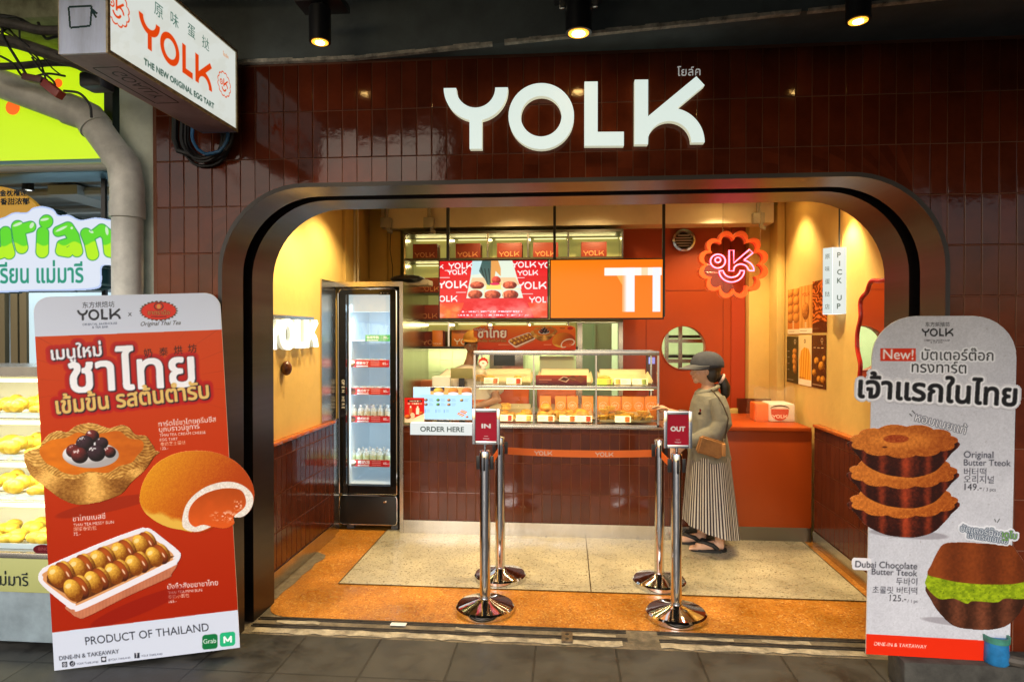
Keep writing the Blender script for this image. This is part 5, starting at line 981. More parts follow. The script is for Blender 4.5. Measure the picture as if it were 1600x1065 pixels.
# ------------------------------------------------------------------ bag of take-away boxes on it
t = thing('takeaway_bag', 'clear plastic bag with white wrapped box on the orange counter', 'bag', (1.62, 2.25, BT))
b0, b1 = P(1183, 656, 2.2), P(1242, 656, 2.2)
mb = MB(); mb.box(b0[0], b0[0]+.10, 2.22, 2.42, BT+.001, BT+.15, .006); mb.build('orange_box', mat('orange card', (.78, .15, .02), .5), t); mb = MB(); mb.box(b0[0]+.10, b1[0]+.0, 2.19, 2.44, BT+.001, BT+.155, .02); wb = mb.build('white_wrap', mat('white wrap', (.78, .74, .70), .5, bump=(.6, 30)), t)
S = Sheet(P(1196, 628, 2.188), (1, 0, 0), (0, 0, -1), .24, .16, [(1196, 628), (1239, 628), (1239, 657), (1196, 657)]); c = S.cv(.0018).clear()
c.poly(arc(1217, 643, 13, 0, 180)+[(1204, 638), (1230, 638)], (196, 40, 20)); c.put(np.clip(c.ell(1217, 638, 14, 6)-c.ell(1217, 639.5, 14, 5.2), 0, 1), (40, 20, 14)); c.logo(1206, 652, 22, (250, 236, 226), bold=.2); c.mesh('printed_mark', M_print, wb, .001, cut=.4)
mb = MB(); bx0, bx1 = P(1177, 610, 2.2)[0], P(1244, 610, 2.2)[0]; z0, z1 = BT+.002, P(1200, 608, 2.2)[2]; nseg = 14; random.seed(8)
for (y, dx) in ((2.17, 0), (2.46, .01)):
    vs = []; fs = []
    for j in range(7):
        for i in range(nseg+1): u = i/nseg; v = j/6.; vs.append((bx0+dx+(bx1-bx0)*u-.02*math.sin(v*2)*(u-.5), y+random.uniform(-.012, .012)*v+(.05*(1 if y < 2.3 else -1))*v*v, z0+(z1-z0)*v+(random.uniform(-.012, .012)+.02*(u < .15 or u > .85) if j == 6 else 0)))
    for j in range(6):
        for i in range(nseg): a = j*(nseg+1)+i; fs.append((a, a+1, a+nseg+2, a+nseg+1))
    mb.add(vs, fs)
mb.build('clear_film', mat('plastic film', (.80, .66, .46), .08, spec=.9, alpha=.13), t, 60, fix=False)
q = P(1148, 637, 2.83); t = thing('round_tray', 'round yellow tray standing behind the orange counter', 'tray', (q[0], 2.83, .6)); MB().lathe([(.0, 0), (.13, 0), (.145, .01), (.15, .028), (.145, .03)], (q[0], 2.81, q[2]-.15), 40, 'y').build('tray', mat('mustard plastic', (.40, .28, .07), .4), t)
# ------------------------------------------------------------------ display case
DX0, DX1 = -.762, .745; DY0, DY1 = 1.9, 2.35; DZ1 = 1.515
t = thing('display_case', 'lit glass pastry display case with stainless frame', 'display case', ((DX0+DX1)/2, 2.1, CT))
mb = MB(); p = .016
for x in (DX0, DX1-p):
    for y in (DY0, DY1-p): mb.box(x, x+p, y, y+p, CT+.001, DZ1-.036)
mb.box(DX0, DX1, DY0, DY0+.03, DZ1-.035, DZ1, .002); mb.box(DX0, DX1, DY1-.03, DY1, DZ1-.035, DZ1, .002); mb.box(DX0, DX0+.03, DY0+.03, DY1-.03, DZ1-.035, DZ1); mb.box(DX1-.03, DX1, DY0+.03, DY1-.03, DZ1-.035, DZ1)
mb.box(DX0, DX1, DY0, DY0+.02, CT+.001, CT+.012); mb.build('frame', M_steel, t)
sz = P(880, 605, DY0)[2]
MB().box(DX0+.017, DX1-.017, DY0+.004, DY1-.004, sz-.012, sz+.012, .002).build('middle_shelf', M_steel, t)
xs = [P(q, 600, DY0)[0] for q in (834, 931.5)]
mb = MB(); [mb.box(x-.006, x+.006, DY0+.001, DY0+.012, CT+.013, DZ1-.036) for x in xs]; mb.build('glazing_bar', M_steel, t, 0)
mb = MB(); e = [DX0+p]+xs+[DX1-p]
for i in range(3): mb.box(e[i]+.007, e[i+1]-.007, DY0+.004, DY0+.008, CT+.014, DZ1-.037)
mb.build('front_glass', M_glass, t, 0); MB().box(DX0+.03, DX1-.03, DY0+.03, DY1-.03, DZ1-.012, DZ1-.006).build('top_glass', M_glass, t, 0)
mb = MB(); mb.box(DX0+.005, DX0+.009, DY0+.02, DY1-.02, CT+.014, DZ1-.037); mb.box(DX1-.009, DX1-.005, DY0+.02, DY1-.02, CT+.014, DZ1-.037); mb.build('side_glass', M_glass, t, 0)
M_led = mat('warm led strip', (.9, .8, .6), .5, emit=(1, .78, .42), es=3); mb = MB(); mb.box(DX0+.04, DX1-.04, DY0+.032, DY0+.05, DZ1-.030, DZ1-.024); mb.box(DX0+.04, DX1-.04, DY0+.03, DY0+.045, sz-.019, sz-.0135); mb.build('led_strip', M_led, t, 0)
for z, pw in ((DZ1-.034, 1.3), (sz-.02, 4.6)): area('case_light', ((DX0+DX1)/2, DY0+.045, z), ((DX0+DX1)/2, DY0+.22, z-.3), pw, (1, .76, .42), DX1-DX0-.1, .02, t)
# trays, pastries, price cards
M_cream_tray = mat('cream tray', (.60, .47, .26), .4); M_tray_edge = mat('brass tray edge', (.30, .22, .10), .35, .8)
def mk_tray(wd, loc, label, dp=.27):
    t = thing('pastry_tray', label, 'tray', loc, 'cream trays in the pastry case'); x, y, z = loc; b = .035
    v = [(x-wd/2, y, z+.004), (x+wd/2, y, z+.004), (x+wd/2-.01, y+dp, z+.075), (x-wd/2+.01, y+dp, z+.075)]
    mb = MB(); mb.add(v+[(a, bb, c-.006) for a, bb, c in v], [(0, 1, 2, 3), (7, 6, 5, 4), (0, 4, 5, 1), (1, 5, 6, 2), (2, 6, 7, 3), (3, 7, 4, 0)])
    mb.add([(v[3][0], v[3][1], v[3][2]), (v[2][0], v[2][1], v[2][2]), (v[2][0], v[2][1]+.03, v[2][2]+.04), (v[3][0], v[3][1]+.03, v[3][2]+.04)], [(0, 1, 2, 3)])
    for s in (-1, 1): i, j = (0, 3) if s < 0 else (1, 2); mb.add([v[i], v[j], (v[j][0]+s*.02, v[j][1], v[j][2]+.025), (v[i][0]+s*.02, v[i][1], v[i][2]+.03)], [(0, 1, 2, 3)])
    mb.build('tray_bed', M_cream_tray, t, 0); MB().box(x-wd/2-.005, x+wd/2+.005, y-.012, y-.002, z-.001, z+.02, .002).build('tray_front', M_tray_edge, t); return t
YT = DY0+.115; SZ0 = CT+.016; SZ1 = sz+.0135
def ctr(i): return (e[i]+e[i+1])/2, e[i+1]-e[i]
lab = ('at the assistant end', 'in the middle bay', 'at the customer end')
for lv, z in ((0, SZ0), (1, SZ1)):
    for i in range(3): cx_, wd = ctr(i); mk_tray(wd-.075, (cx_, YT, z), ('lower' if lv == 0 else 'upper')+' cream pastry tray '+lab[i])
M_crust = mat('golden crust', (.66, .30, .03), .5, var=.45, vscale=22, bump=(.5, 40)); M_flake = mat('flaky pastry', (.70, .41, .07), .55, var=.35, vscale=40, bump=(.7, 50)); M_brown = mat('brown glaze', (.35, .12, .03), .3, var=.4, vscale=25); M_custard = mat('egg custard', (.80, .42, .05), .25)
G_P = 'pastries in the display case'
def tz(y, lv): return (SZ0 if lv == 0 else SZ1)+.007+(y-YT)/.30*.071
def pastry(kind, px, dy, lv, label, zo=0., s=1.):
    y = YT+dy; x = P(px, 640, y)[0]; z = tz(y, lv)+zo; random.seed(int(px*7+dy*100))
    if kind == 'tart':
        t = thing('egg_tart', label, 'tart', (x, y, z), G_P); k = 28; mb = MB(); prof = [(.026, 0), (.030, .006), (.044, .030), (.046, .034), (.040, .032), (.036, .026)]
        vs = []; fs = []
        for (r, h) in prof:
            for j in range(k): a = 2*math.pi*j/k; w_ = 1+.10*math.cos(9*a)*(h > .01); vs.append((x+r*w_*s*math.cos(a), y+r*w_*s*math.sin(a), z+h*s+(.004*math.cos(9*a+1) if h > .02 else 0)))
        for i in range(len(prof)-1):
            for j in range(k): fs.append((i*k+j, i*k+(j+1) % k, (i+1)*k+(j+1) % k, (i+1)*k+j))
        fs.append(tuple(reversed(range(k)))); mb.add(vs, fs); mb.build('shell', M_flake, t); MB().lathe([(.037*s, .024*s), (.034*s, .028*s), (.0, .029*s)], (x, y, z), 20).build('filling', M_custard, t)
    elif kind == 'bun':
        t = MB().lathe([(.030*s, 0), (.046*s, .010*s), (.050*s, .024*s), (.042*s, .042*s), (.022*s, .054*s), (.0, .057*s)], (x, y, z), 24).build('round_bun', M_crust); tag(t, label, 'bun', G_P)
    elif kind == 'puff':
        t = thing('puff_pastry', label, 'pastry', (x, y, z), G_P); mb = MB()
        for q in range(4): mb.ellip((x+random.uniform(-.004, .004), y, z+.008+q*.011), (.048*s, .034*s, .0085), 18, 8)
        mb.build('layers', M_flake, t); MB().ellip((x, y, z+.052), (.042*s, .03*s, .008), 18, 8).build('crust', M_crust, t)
    elif kind == 'loaf':
        t = MB().ellip((x, y, z+.022*s), (.06*s, .036*s, .024*s), 22, 12).build('oval_bun', M_crust); tag(t, label, 'bun', G_P)
pastry('puff', 757, .10, 0, 'flaky pastry nearest the assistant on the lower shelf'); pastry('puff', 787, .07, 0, 'flaky pastry at the foot of the leaning stack'); pastry('puff', 790, .12, 0, 'flaky pastry on top of the leaning stack', .045); pastry('loaf', 815, .06, 0, 'oval golden bun near the first glazing bar')
pastry('bun', 848, .08, 0, 'round golden bun at the front of the middle pile'); pastry('bun', 858, .12, 0, 'round golden bun at the back of the middle pile'); pastry('bun', 853, .10, 0, 'round golden bun topping the middle pile', .05); pastry('puff', 878, .06, 0, 'single flaky pastry in the middle lower tray'); pastry('bun', 908, .08, 0, 'single large golden bun beside the second glazing bar', 0, 1.35)
pastry('tart', 943, .04, 0, 'egg tart at the front corner of the tart heap'); pastry('tart', 952, .10, 0, 'egg tart at the middle of the tart heap'); pastry('tart', 945, .09, 0, 'egg tart leaning high on the tart heap', .036); pastry('tart', 957, .06, 0, 'egg tart at the right edge of the tart heap'); pastry('tart', 954, .13, 0, 'egg tart topping the tart heap', .045); pastry('tart', 969, .15, 0, 'egg tart standing alone at the back of its tray', .0, 1.0); pastry('loaf', 975, .05, 0, 'flat oval bun behind the price card with a sandwich'); pastry('tart', 996, .04, 0, 'egg tart near the far corner of its tray'); pastry('tart', 1013, .03, 0, 'egg tart in the far corner of its tray')
for px, dy, kd, zo, nb in ((765, .04, 'loaf', 0, 'beside the entry sign'), (798, .03, 'puff', 0, 'just right of the leaning stack'), (822, .11, 'bun', 0, 'behind the oval bun'), (868, .13, 'loaf', 0, 'behind the single flaky pastry'), (890, .11, 'puff', 0, 'between two piles at the back'), (893, .04, 'loaf', 0, 'in front of the large golden bun'), (983, .10, 'tart', 0, 'midway along the tart tray'), (1006, .12, 'tart', 0, 'at the far back of the tart tray'), (1003, .07, 'tart', .03, 'riding on its neighbours near the far corner')):
    pastry(kd, px, dy, 0, {'loaf': 'oval bun ', 'puff': 'flaky pastry ', 'bun': 'round bun ', 'tart': 'egg tart '}[kd]+nb+' on the lower shelf', zo)
pastry('puff', 752, .05, 1, 'flaky pastry at the near corner of the upper shelf'); pastry('loaf', 765, .10, 1, 'oval bun beside flaky pastry on the upper shelf', 0, .8); pastry('bun', 809, .10, 1, 'small round bun alone in its upper tray', 0, .7); pastry('loaf', 944, .10, 1, 'oval bun alone in the upper tray of the customer end', 0, .9)
def card(px0, px1, lv, paint, label):
    y = YT-.022; a, b = P(px0, 600, y)[0], P(px1, 600, y)[0]; z = (SZ0 if lv == 0 else SZ1)
    S = Sheet((a, y+.02, z+.054), (1, 0, 0), (0, -.45, -.89), b-a, .056, [(0, 0), (100, 0), (100, 48), (0, 48)]); c = S.cv(.0016).fill((244, 234, 210)); paint(c); o = c.mesh('price_card', M_print, None, 0, .002); return tag(o, label, 'price card', 'price cards in the pastry case')
def pc_(col, left=False, bg=None):
    def f(c):
        if bg: c.fill(bg)
        x = 22 if left else 78
        for i in range(3): c.blob(x, 12+13*i, 17, 8, 0, tuple(int(v*.5) for v in col), col)
        x0 = 44 if left else 8
        for yy, w_ in ((12, 26), (20, 38), (30, 30)): c.put(c.rect(x0, yy, x0+w_, yy+3, None)*.55, (120, 100, 80))
    return f
CO, CRD, CY = (232, 110, 36), (214, 60, 30), (240, 190, 90)
for args in ((756, 779, 1, pc_(CO), 'cream price card under the upper flaky pastry'), (791, 815, 1, pc_(CRD), 'cream price card with salmon picture under the small round bun'), (932, 957, 1, pc_(CY, bg=(168, 200, 60)), 'lime green price card on the upper shelf'), (960, 986, 1, pc_(CY, True), 'cream price card with picture on its left half, upper shelf'), (988, 1012, 1, pc_((150, 170, 70)), 'cream price card with greenish picture, upper shelf end'),
             (780, 801, 0, pc_(CRD), 'cream price card below the leaning stack'), (806, 832, 0, pc_(CY), 'cream price card below the oval golden bun'), (840, 866, 0, pc_(CO), 'cream price card below the bun pile'), (874, 900, 0, pc_(CO), 'cream price card below the single flaky pastry'), (900, 925, 0, pc_(CRD), 'cream price card below the large golden bun'), (961, 986, 0, pc_(CO), 'cream price card in front of the tart tray')): card(*args)
# dark promo card standing on the upper shelf
a, b = P(837, 588, DY0+.02), P(917, 602, DY0+.02); S = Sheet((a[0], DY0+.02, sz+.013+.085), (1, 0, 0), (0, 0, -1), b[0]-a[0], .083, [(837, 587), (917, 587), (917, 602.5), (837, 602.5)]); c = S.cv(.0014); k = np.clip((c.Y-587)/15, 0, 1); c.rgb = np.stack([190-110*k, 70-50*k, 26+6*k], -1)/255.
c.poly([(872, 594), (880, 588.5), (892, 591), (885, 598)], (210, 170, 140)); c.poly([(875, 594), (881, 590), (889, 592), (884, 596)], (80, 36, 16)); c.poly([(886, 590), (896, 587), (904, 592), (895, 597)], (120, 58, 24)); c.poly([(896, 592), (906, 587), (917, 592), (908, 599)], (130, 64, 28)); c.line(890, 591, 900, 594, .6, (190, 120, 60)); c.put(c.rect(842, 593, 862, 595, None)*.6, (220, 150, 110)); c.put(c.rect(842, 597, 856, 598, None)*.5, (200, 130, 100))
tag(c.mesh('promo_card', M_print, None, 0, .003), 'dark red promo card with brown cakes on the upper shelf', 'promo card')
# orange cake boxes behind the lower trays
cb = thing('cake_box', 'orange cake box with white round emblem, one of the row', 'cake box', (0, 0, 0), 'orange cake boxes behind the pastry trays'); bw_ = .098
MB().box(-bw_/2, bw_/2, 0, .07, 0, .20, .002).build('carton', mat('bright orange card', (.84, .22, .004), .45), cb)
S = Sheet((-bw_/2, -.001, .2), (1, 0, 0), (0, 0, -1), bw_, .2); c = S.cv(.0016).clear(); c.badge(49, 82, 36, (255, 240, 220), t=.12); c.ell(49, 82, 27, 27) ; o = c.mesh('emblem', M_print, cb, .0005, cut=.35)
first = True
zt = P(950, 619, 2.24)[2]
for px in (852, 876, 894.5, 918, 942.5, 961, 980, 998, 1016.5):
    loc = (P(px, 630, 2.24)[0], 2.24, zt-.20)
    if first: cb.location = loc; first = False; first_x = loc
    else: copy_tree(cb, loc)
cb['label'] = 'orange cake box with white round emblem behind the trays'
for o in [q for q in bpy.data.objects if q.get('group') == 'orange cake boxes behind the pastry trays']: o['label'] = 'orange cake box with white round emblem behind the trays'
MB().box(DX0+.35, DX1-.02, 2.235, 2.34, SZ0-.003, zt-.201).build('box_riser', M_cream_tray); tag(bpy.data.objects['box_riser'], 'cream riser under the orange cake boxes', 'riser')
# sticker on the case corner, banner on top, menu display
q = P(755, 568, DY0-.004); S = Sheet((q[0]-.045, DY0-.004, q[2]+.06), (1, 0, 0), (0, 0, -1), .09, .11); c = S.cv(.0014).clear(); c.poly(scallop(45, 48, 42, n=10, amp=.1), (196, 52, 28)); c.ell(45, 58, 32, 26, 0, (246, 238, 230)); c.rect(30, 84, 60, 104, (240, 226, 210)); c.put(c.rect(36, 52, 54, 60, None)*.8, (190, 60, 40)); tag(c.mesh('corner_badge', M_print, None, 0, .003), 'small red scalloped badge on the corner of the pastry case', 'badge')
a, b = P(735, 508, 2.2), P(901, 549, 2.2); q0 = (735, 506)
S = Sheet(P(735, 504, 2.2), (1, 0, 0), (0, 0, -1), b[0]-a[0], P(735, 504, 2.2)[2]-DZ1-.002, [(735, 504), (901, 504), (901, 549.5), (735, 549.5)])
t = thing('promo_banner', 'orange promo banner with tart, bun and tray above the pastry case', 'banner', ((a[0]+b[0])/2, 2.2, DZ1)); c = S.cv(.0022).clear()
m = c.poly([(746, 550), (746, 531), (740, 528), (739, 514), (752, 509), (892, 509), (898, 511), (899.5, 515), (900, 550)]); k = np.clip((c.Y-508)/40, 0, 1); c.put(m, np.stack([242-34*k, 128-72*k, 22-10*k], -1)/255.)
c.text('ชาไทย', 747, 529, w=44, col=(250, 246, 240), bold=.9, sy=1.1, halo=[(1.6, (170, 40, 16))]); c.text('เมนูใหม่', 741, 517, w=17, col=(250, 246, 240), bold=.25, halo=[(1., (170, 40, 16))]); c.text('เข้มข้น รสต้นตำรับ', 746, 536.5, w=45, col=(226, 180, 100), bold=.2, halo=[(.8, (120, 40, 10))])
paint_tray(c, 816, 533, .19); paint_tart(c, 850, 522, .20); paint_bun(c, 881, 534, .20)
m = c.ell(891, 513.5, 4.4, 2.8, 0, (200, 40, 20)); c.logo(875, 514.5, 8, (70, 26, 10)); c.put(c.rect(779, 540.5, 798, 541.6, None)*.6, (250, 220, 190)); c.put(c.rect(850, 540.5, 862, 541.6, None)*.6, (250, 220, 190))
c.mesh('printed_sheet', M_print, t, 0, .006)
x0, x1 = P(645, 600, 1.95)[0], P(738, 600, 1.95)[0]; z1, z0 = P(690, 604, 1.95)[2], P(690, 656, 1.95)[2]
t = thing('counter_menu_screen', 'bright pale blue menu screen standing on the counter', 'screen', ((x0+x1)/2, 1.95, CT)); MB().box(x0, x1, 1.952, 1.975, z0, z1, .004).build('housing', M_steel, t); MB().box((x0+x1)/2-.05, (x0+x1)/2+.05, 1.96, 2.0, CT, z0+.02).build('stand', M_black, t, 0)
S = Sheet((x0+.004, 1.9515, z1-.004), (1, 0, 0), (0, 0, -1), x1-x0-.008, z1-z0-.012, [(646, 605), (738, 605), (738, 655), (646, 655)]); c = S.cv(.0016).fill((172, 214, 250)); c.put(np.clip((660-c.X)/14, 0, 1)*.6+0*c.Y, (215, 236, 255)); c.rect(646, 605, 738, 616.5, (226, 170, 90)); c.rect(646, 605, 673, 616.5, (190, 226, 244)); c.rect(673, 605, 695, 611, (40, 34, 60))
for bx, cc in ((686, (250, 210, 80)), (709, (246, 150, 50)), (730, (220, 120, 60))): c.blob(bx, 611, 8, 5.5, 0, (170, 90, 30), cc); c.ell(bx, 615, 8, 2.4, 0, (235, 240, 250))
random.seed(11)
for j, yy in enumerate((625, 632)):
    for i, xx in enumerate((666, 685, 702, 722)):
        if j and i == 3: continue
        c.blob(xx, yy, 2.8, 2.2, 0, (70, 40, 20), [(200, 170, 130), (90, 190, 70), (240, 170, 90), (250, 200, 80)][i]); [c.put(c.rect(xx+4.5, yy-2+1.6*q, xx+9+random.random()*3, yy-1.3+1.6*q, None)*.5, (110, 150, 190)) for q in range(3)]
for xx in (664, 681, 694): c.put(c.rect(xx, 640, xx+1.5, 645, None)*.6, (100, 130, 160)); [c.put(c.rect(xx+3, 640+1.6*q, xx+8, 640.7+1.6*q, None)*.45, (110, 150, 190)) for q in range(3)]
for q in ([(722, 640), (731, 643), (728, 647), (719, 643)], [(717, 644), (727, 648), (724, 651), (715, 647)]): c.poly(q, (226, 120, 60))
c.line(720, 641, 730, 645, .8, (250, 240, 220)); c.line(717, 646, 725, 649.5, .8, (250, 240, 220)); c.blob(730.5, 651, 2.2, 1.6, 0, (150, 70, 30), (240, 150, 80))
c.mesh('display', printmat('menu display', .25, 1.25), t, .0005)
a, b = P(632, 621, 1.87), P(663, 660, 1.87); t = thing('acrylic_leaflet_stand', 'small red leaflet in a clear stand beside the menu screen', 'leaflet stand', ((a[0]+b[0])/2, 1.88, CT)); MB().box(a[0]-.006, b[0]+.006, 1.872, 1.876, CT-.01, a[2]+.008).build('acrylic_holder', M_glass, t, 0)
S = Sheet((a[0], 1.871, a[2]), (1, 0, 0), (0, 0, -1), b[0]-a[0], a[2]-b[2]-.0, [(632, 621), (663, 621), (663, 660), (632, 660)]); c = S.cv(.0015).fill((196, 28, 22)); c.poly([(632, 650), (645, 654), (663, 645), (663, 660), (632, 660)], (226, 206, 178)); c.rect(637, 624.5, 659, 628, (26, 14, 14)); c.put(c.rect(639, 625.4, 657, 627.1, None)*np.clip((vnoise(c.X*1.2, c.Y*.1, 3)-.25)*3, 0, 1), (240, 230, 226)); c.put(c.rect(636, 629, 660, 631.5, None)*np.clip((vnoise(c.X*1.4, c.Y*.3, 6)-.3)*3, 0, 1), (244, 220, 210))
for bx, by, cc in ((641.5, 641, (200, 100, 60)), (652.5, 641, (230, 224, 216))): c.rect(bx-2.6, by-4, bx+2.6, by+6, cc); c.rect(bx-1.2, by-7, bx+1.2, by-4, (240, 236, 230))
c.ell(644.5, 649, 3.6, 4.5, 0, (230, 200, 170)); c.blob(637, 651, 5, 3.4, 0, (120, 40, 10), (236, 130, 50)); c.blob(658, 645, 3.5, 2.4, 0, (120, 40, 10), (236, 130, 50)); c.mesh('leaflet', M_print, t, .0)
# till behind the menu screen
q0, q1 = P(704, 575, 2.15), P(738, 591, 2.15); t = thing('till_monitor', 'olive backed till monitor in front of the shop assistant', 'till', ((q0[0]+q1[0])/2, 2.15, CT)); MB().box(q0[0], q1[0], 2.15, 2.175, q1[2], q0[2], .004).build('monitor', mat('olive plastic', (.24, .22, .08), .5), t); MB().box(q0[0]+.07, q0[0]+.12, 2.16, 2.18, CT, q1[2]+.02).build('stand', M_black, t, 0); a = P(675, 588, 2.2); MB().box(a[0], a[0]+.16, 2.2, 2.34, CT, a[2], .01).build('receipt_printer', mat('white plastic', (.66, .68, .62), .45), t)
# ------------------------------------------------------------------ shelving behind, with gift boxes
SX0, SX1 = P(631, 400, 2.62)[0], P(974, 400, 2.62)[0]; SY = 2.62
zT = P(800, 362, SY)[2]; zA = P(800, 404, SY)[2]; zB = P(800, 456, SY)[2]; zC = P(800, 501, SY)[2]; zD = P(700, 543, SY)[2]
t = thing('back_shelving', 'backlit dark shelving unit with glowing compartments behind the screens', 'shelving', ((SX0+SX1)/2, SY, zD))
M_shelf = mat('dark shelf edge', (.06, .045, .02), .4); mb = MB(); mid = P(903, 520, SY)[0]
for z, xa, xb in ((zT, SX0, SX1), (zA, SX0, SX1), (zC, SX0, SX1), (zD, SX0, mid)): mb.box(xa, xb, SY, YB-.03, z-.012, z+.012)
mb.build('shelf', M_shelf, t, 0)
ux = [SX0+.008]+[P(q, 400, SY)[0] for q in (701, 762, 825, 888)]+[SX1-.008]; mb = MB(); zs = [zD, zC, zA, zT]
for i, x in enumerate(ux):
    for a, b in zip(zs[:-1], zs[1:]):
        if a == zD and x > mid: continue
        MB().box(x-.008, x+.008, SY+.001, YB-.04, a+.013, b-.013).build('upright', M_steel, t, 0)
M_glow = mat('lit back panel', (.56, .53, .18), .45, emit=(.74, .68, .17), es=.24); mb = MB(); mb.box(SX0, SX1, YB-.03, YB-.02, zC, zT); mb.box(SX0, mid, YB-.03, YB-.02, zD, zC); mb.build('back_panel', M_glow, t, 0)
mb = MB(); [mb.box(ux[i]+.04, ux[i+1]-.02, YB-.06, YB-.05, z-.03, z-.022) for z in (zT, zA, zC) for i in range(5) if not (z == zC and i == 4)]; mb.build('led_strip', mat('yellow green led strip', (.9, .9, .6), .5, emit=(1, .92, .45), es=1.3), t, 0)
for z in (zT, zA, zC): area('shelf_light', ((SX0+SX1)/2, YB-.08, z-.035), ((SX0+SX1)/2, SY, z-.3), 2.2, (1, .86, .36), SX1-SX0-.1, .02, t)
MB().box(SX0+.05, mid-.05, YB-.12, YB-.11, zD-.022, zD-.0125).build('led_strip', MATS['yellow green led strip'], t, 0); area('shelf_light', ((SX0+mid)/2, YB-.14, zD-.03), ((SX0+mid)/2, YB-.02, zD-.4), 5, (.96, 1, .50), mid-SX0-.1, .02, t)
def mk_gift(name, w_, h_, label, colr, grp, logo_c):
    t = thing(name, label, 'box', (0, 0, 0), grp); MB().box(-w_/2, w_/2, 0, .16, 0, h_, .002).build('carton', colr, t)
    S = Sheet((-w_/2, 0, h_), (1, 0, 0), (0, 0, -1), w_, h_); c = S.cv(.0016).clear(); W_ = w_*1000; H_ = h_*1000; c.logo(W_*.08, H_*.9, W_*.82, logo_c); c.text('东方烘焙坊', W_*.08, H_*.17, w=W_*.28, col=logo_c, op=.8); c.mesh('lettering', M_print, t, .0012, cut=.35); return t
M_card = mat('brick red card', (.27, .032, .010), .5); M_card2 = mat('orange tin', (.82, .22, .02), .3); GG = 'brick red gift boxes on the back shelves'
g = mk_gift('gift_box', .235, .142, 'brick red gift box with pale lettering in the top shelf bay by the fridge', M_card, GG, (222, 150, 96))
place = [(664, 403, 'brick red gift box in the top shelf compartment nearest the fridge'), (731, 403, 'brick red gift box just past the first drop rod, top shelf'), (796, 402.5, 'larger-looking brick red gift box in the middle top compartment'), (852.5, 402, 'brick red gift box crossed by the central drop rod, top shelf'), (928, 401, 'brick red gift box in the top compartment next to the orange wall')]
for i, (px, py, lb) in enumerate(place):
    p = P(px, py, SY+.05); loc = (p[0], SY+.05, zA+.0125)
    o = g if i == 0 else copy_tree(g, loc); o.location = loc; o['label'] = lb
for px, z, lb in ((671, zC+.0125+.0, 'brick red gift box half hidden behind the red screen'), (676, zD+.0125, 'brick red gift box on the shelf above the green tiles')):
    p = P(px, 450, SY+.05); o = copy_tree(g, (p[0], SY+.05, z+(.20 if z > zC else 0)), None, lb)
MB().box(SX0+.02, ux[1]-.02, SY+.01, YB-.05, zB-.012+.0, zB).build('inner_shelf', M_shelf, t, 0)
for o in [q for q in bpy.data.objects if q.get('label') == 'brick red gift box half hidden behind the red screen']: o.location.z = zB+.001
o = copy_tree(g, (P(668, 480, SY+.05)[0], SY+.05, zC+.0125), None, 'brick red gift box standing under another on the fridge side shelf')
g2 = mk_gift('gift_tin', .30, .155, 'wide bright orange gift tin with pale lettering', M_card2, 'orange gift packs on the back shelves', (250, 230, 200)); g2.location = (P(730, 540, SY+.05)[0], SY+.05, zD+.0125)
g3 = mk_gift('gift_tin', .10, .15, 'narrow bright orange gift pack beside the brick red box', M_card2, 'orange gift packs on the back shelves', (250, 230, 200)); g3.location = (P(683.5, 540, SY+.03)[0], SY+.03, zD+.0125)
q = P(640, 580, 2.6); rt_ = None
for k in range(3): o = MB().box(-.13, .13, 0, .2, .0, .075, .004).build('carton', mat('terracotta crate', (.45, .11, .03), .5)); o.location = (P(655, 590, 2.55)[0], 2.5, CT+.02+.08*k+.06); o.name = 'storage_crate'; tag(o, ('lowest', 'middle', 'topmost')[k]+' terracotta crate of the stack beside the fridge surround', 'crate', 'terracotta crates behind the counter')
MB().box(-1.34, .9, 2.47, 2.95, CT+.0-.02, CT+.05).build('rear_worktop', M_steel); tag(bpy.data.objects['rear_worktop'], 'stainless rear worktop under the back shelves', 'worktop'); MB().box(-1.34, .9, 2.60, 2.95, 0, CT-.025).build('rear_cabinet', M_steel, bpy.data.objects['rear_worktop'], 0)
# orange bags and oven seen through the case
q = P(802, 640, 2.62); t = MB().box(q[0]-.13, q[0]+.15, 2.5, 2.62, CT+.051, CT+.40, .01).build('orange_carton', mat('orange carton', (.70, .12, .015), .5)); tag(t, 'large orange carton on the rear worktop behind the first bay', 'carton')
q = P(880, 640, 2.62); t = MB().box(q[0]-.24, q[0]+.12, 2.5, 2.62, CT+.051, CT+.34, .04).build('orange_sack', mat('orange sack', (.68, .13, .02), .5, bump=(.8, 14))); tag(t, 'slumped orange sack on the rear worktop behind the middle bay', 'sack')
q = P(800, 580, 2.8); t = thing('kitchen_oven', 'dark steel oven behind the first bay of the pastry case', 'oven', (q[0], 2.8, CT)); MB().box(q[0]-.20, q[0]+.12, 2.65, 2.93, CT+.41, CT+.75, .01).build('oven_body', M_steel, t); MB().box(q[0]-.16, q[0]+.04, 2.643, 2.649, CT+.45, CT+.72, .002).build('oven_door', mat('oven glass', (.04, .05, .04), .15), t)
a = P(870, 556, 2.66); MB().box(a[0]-.16, a[0]+.16, 2.66, 2.665, a[2]-.33, a[2]).build('notice_sheet', mat('pale green paper', (.60, .70, .46), .6)); tag(bpy.data.objects['notice_sheet'], 'pale green notice sheet behind the middle bay', 'notice')
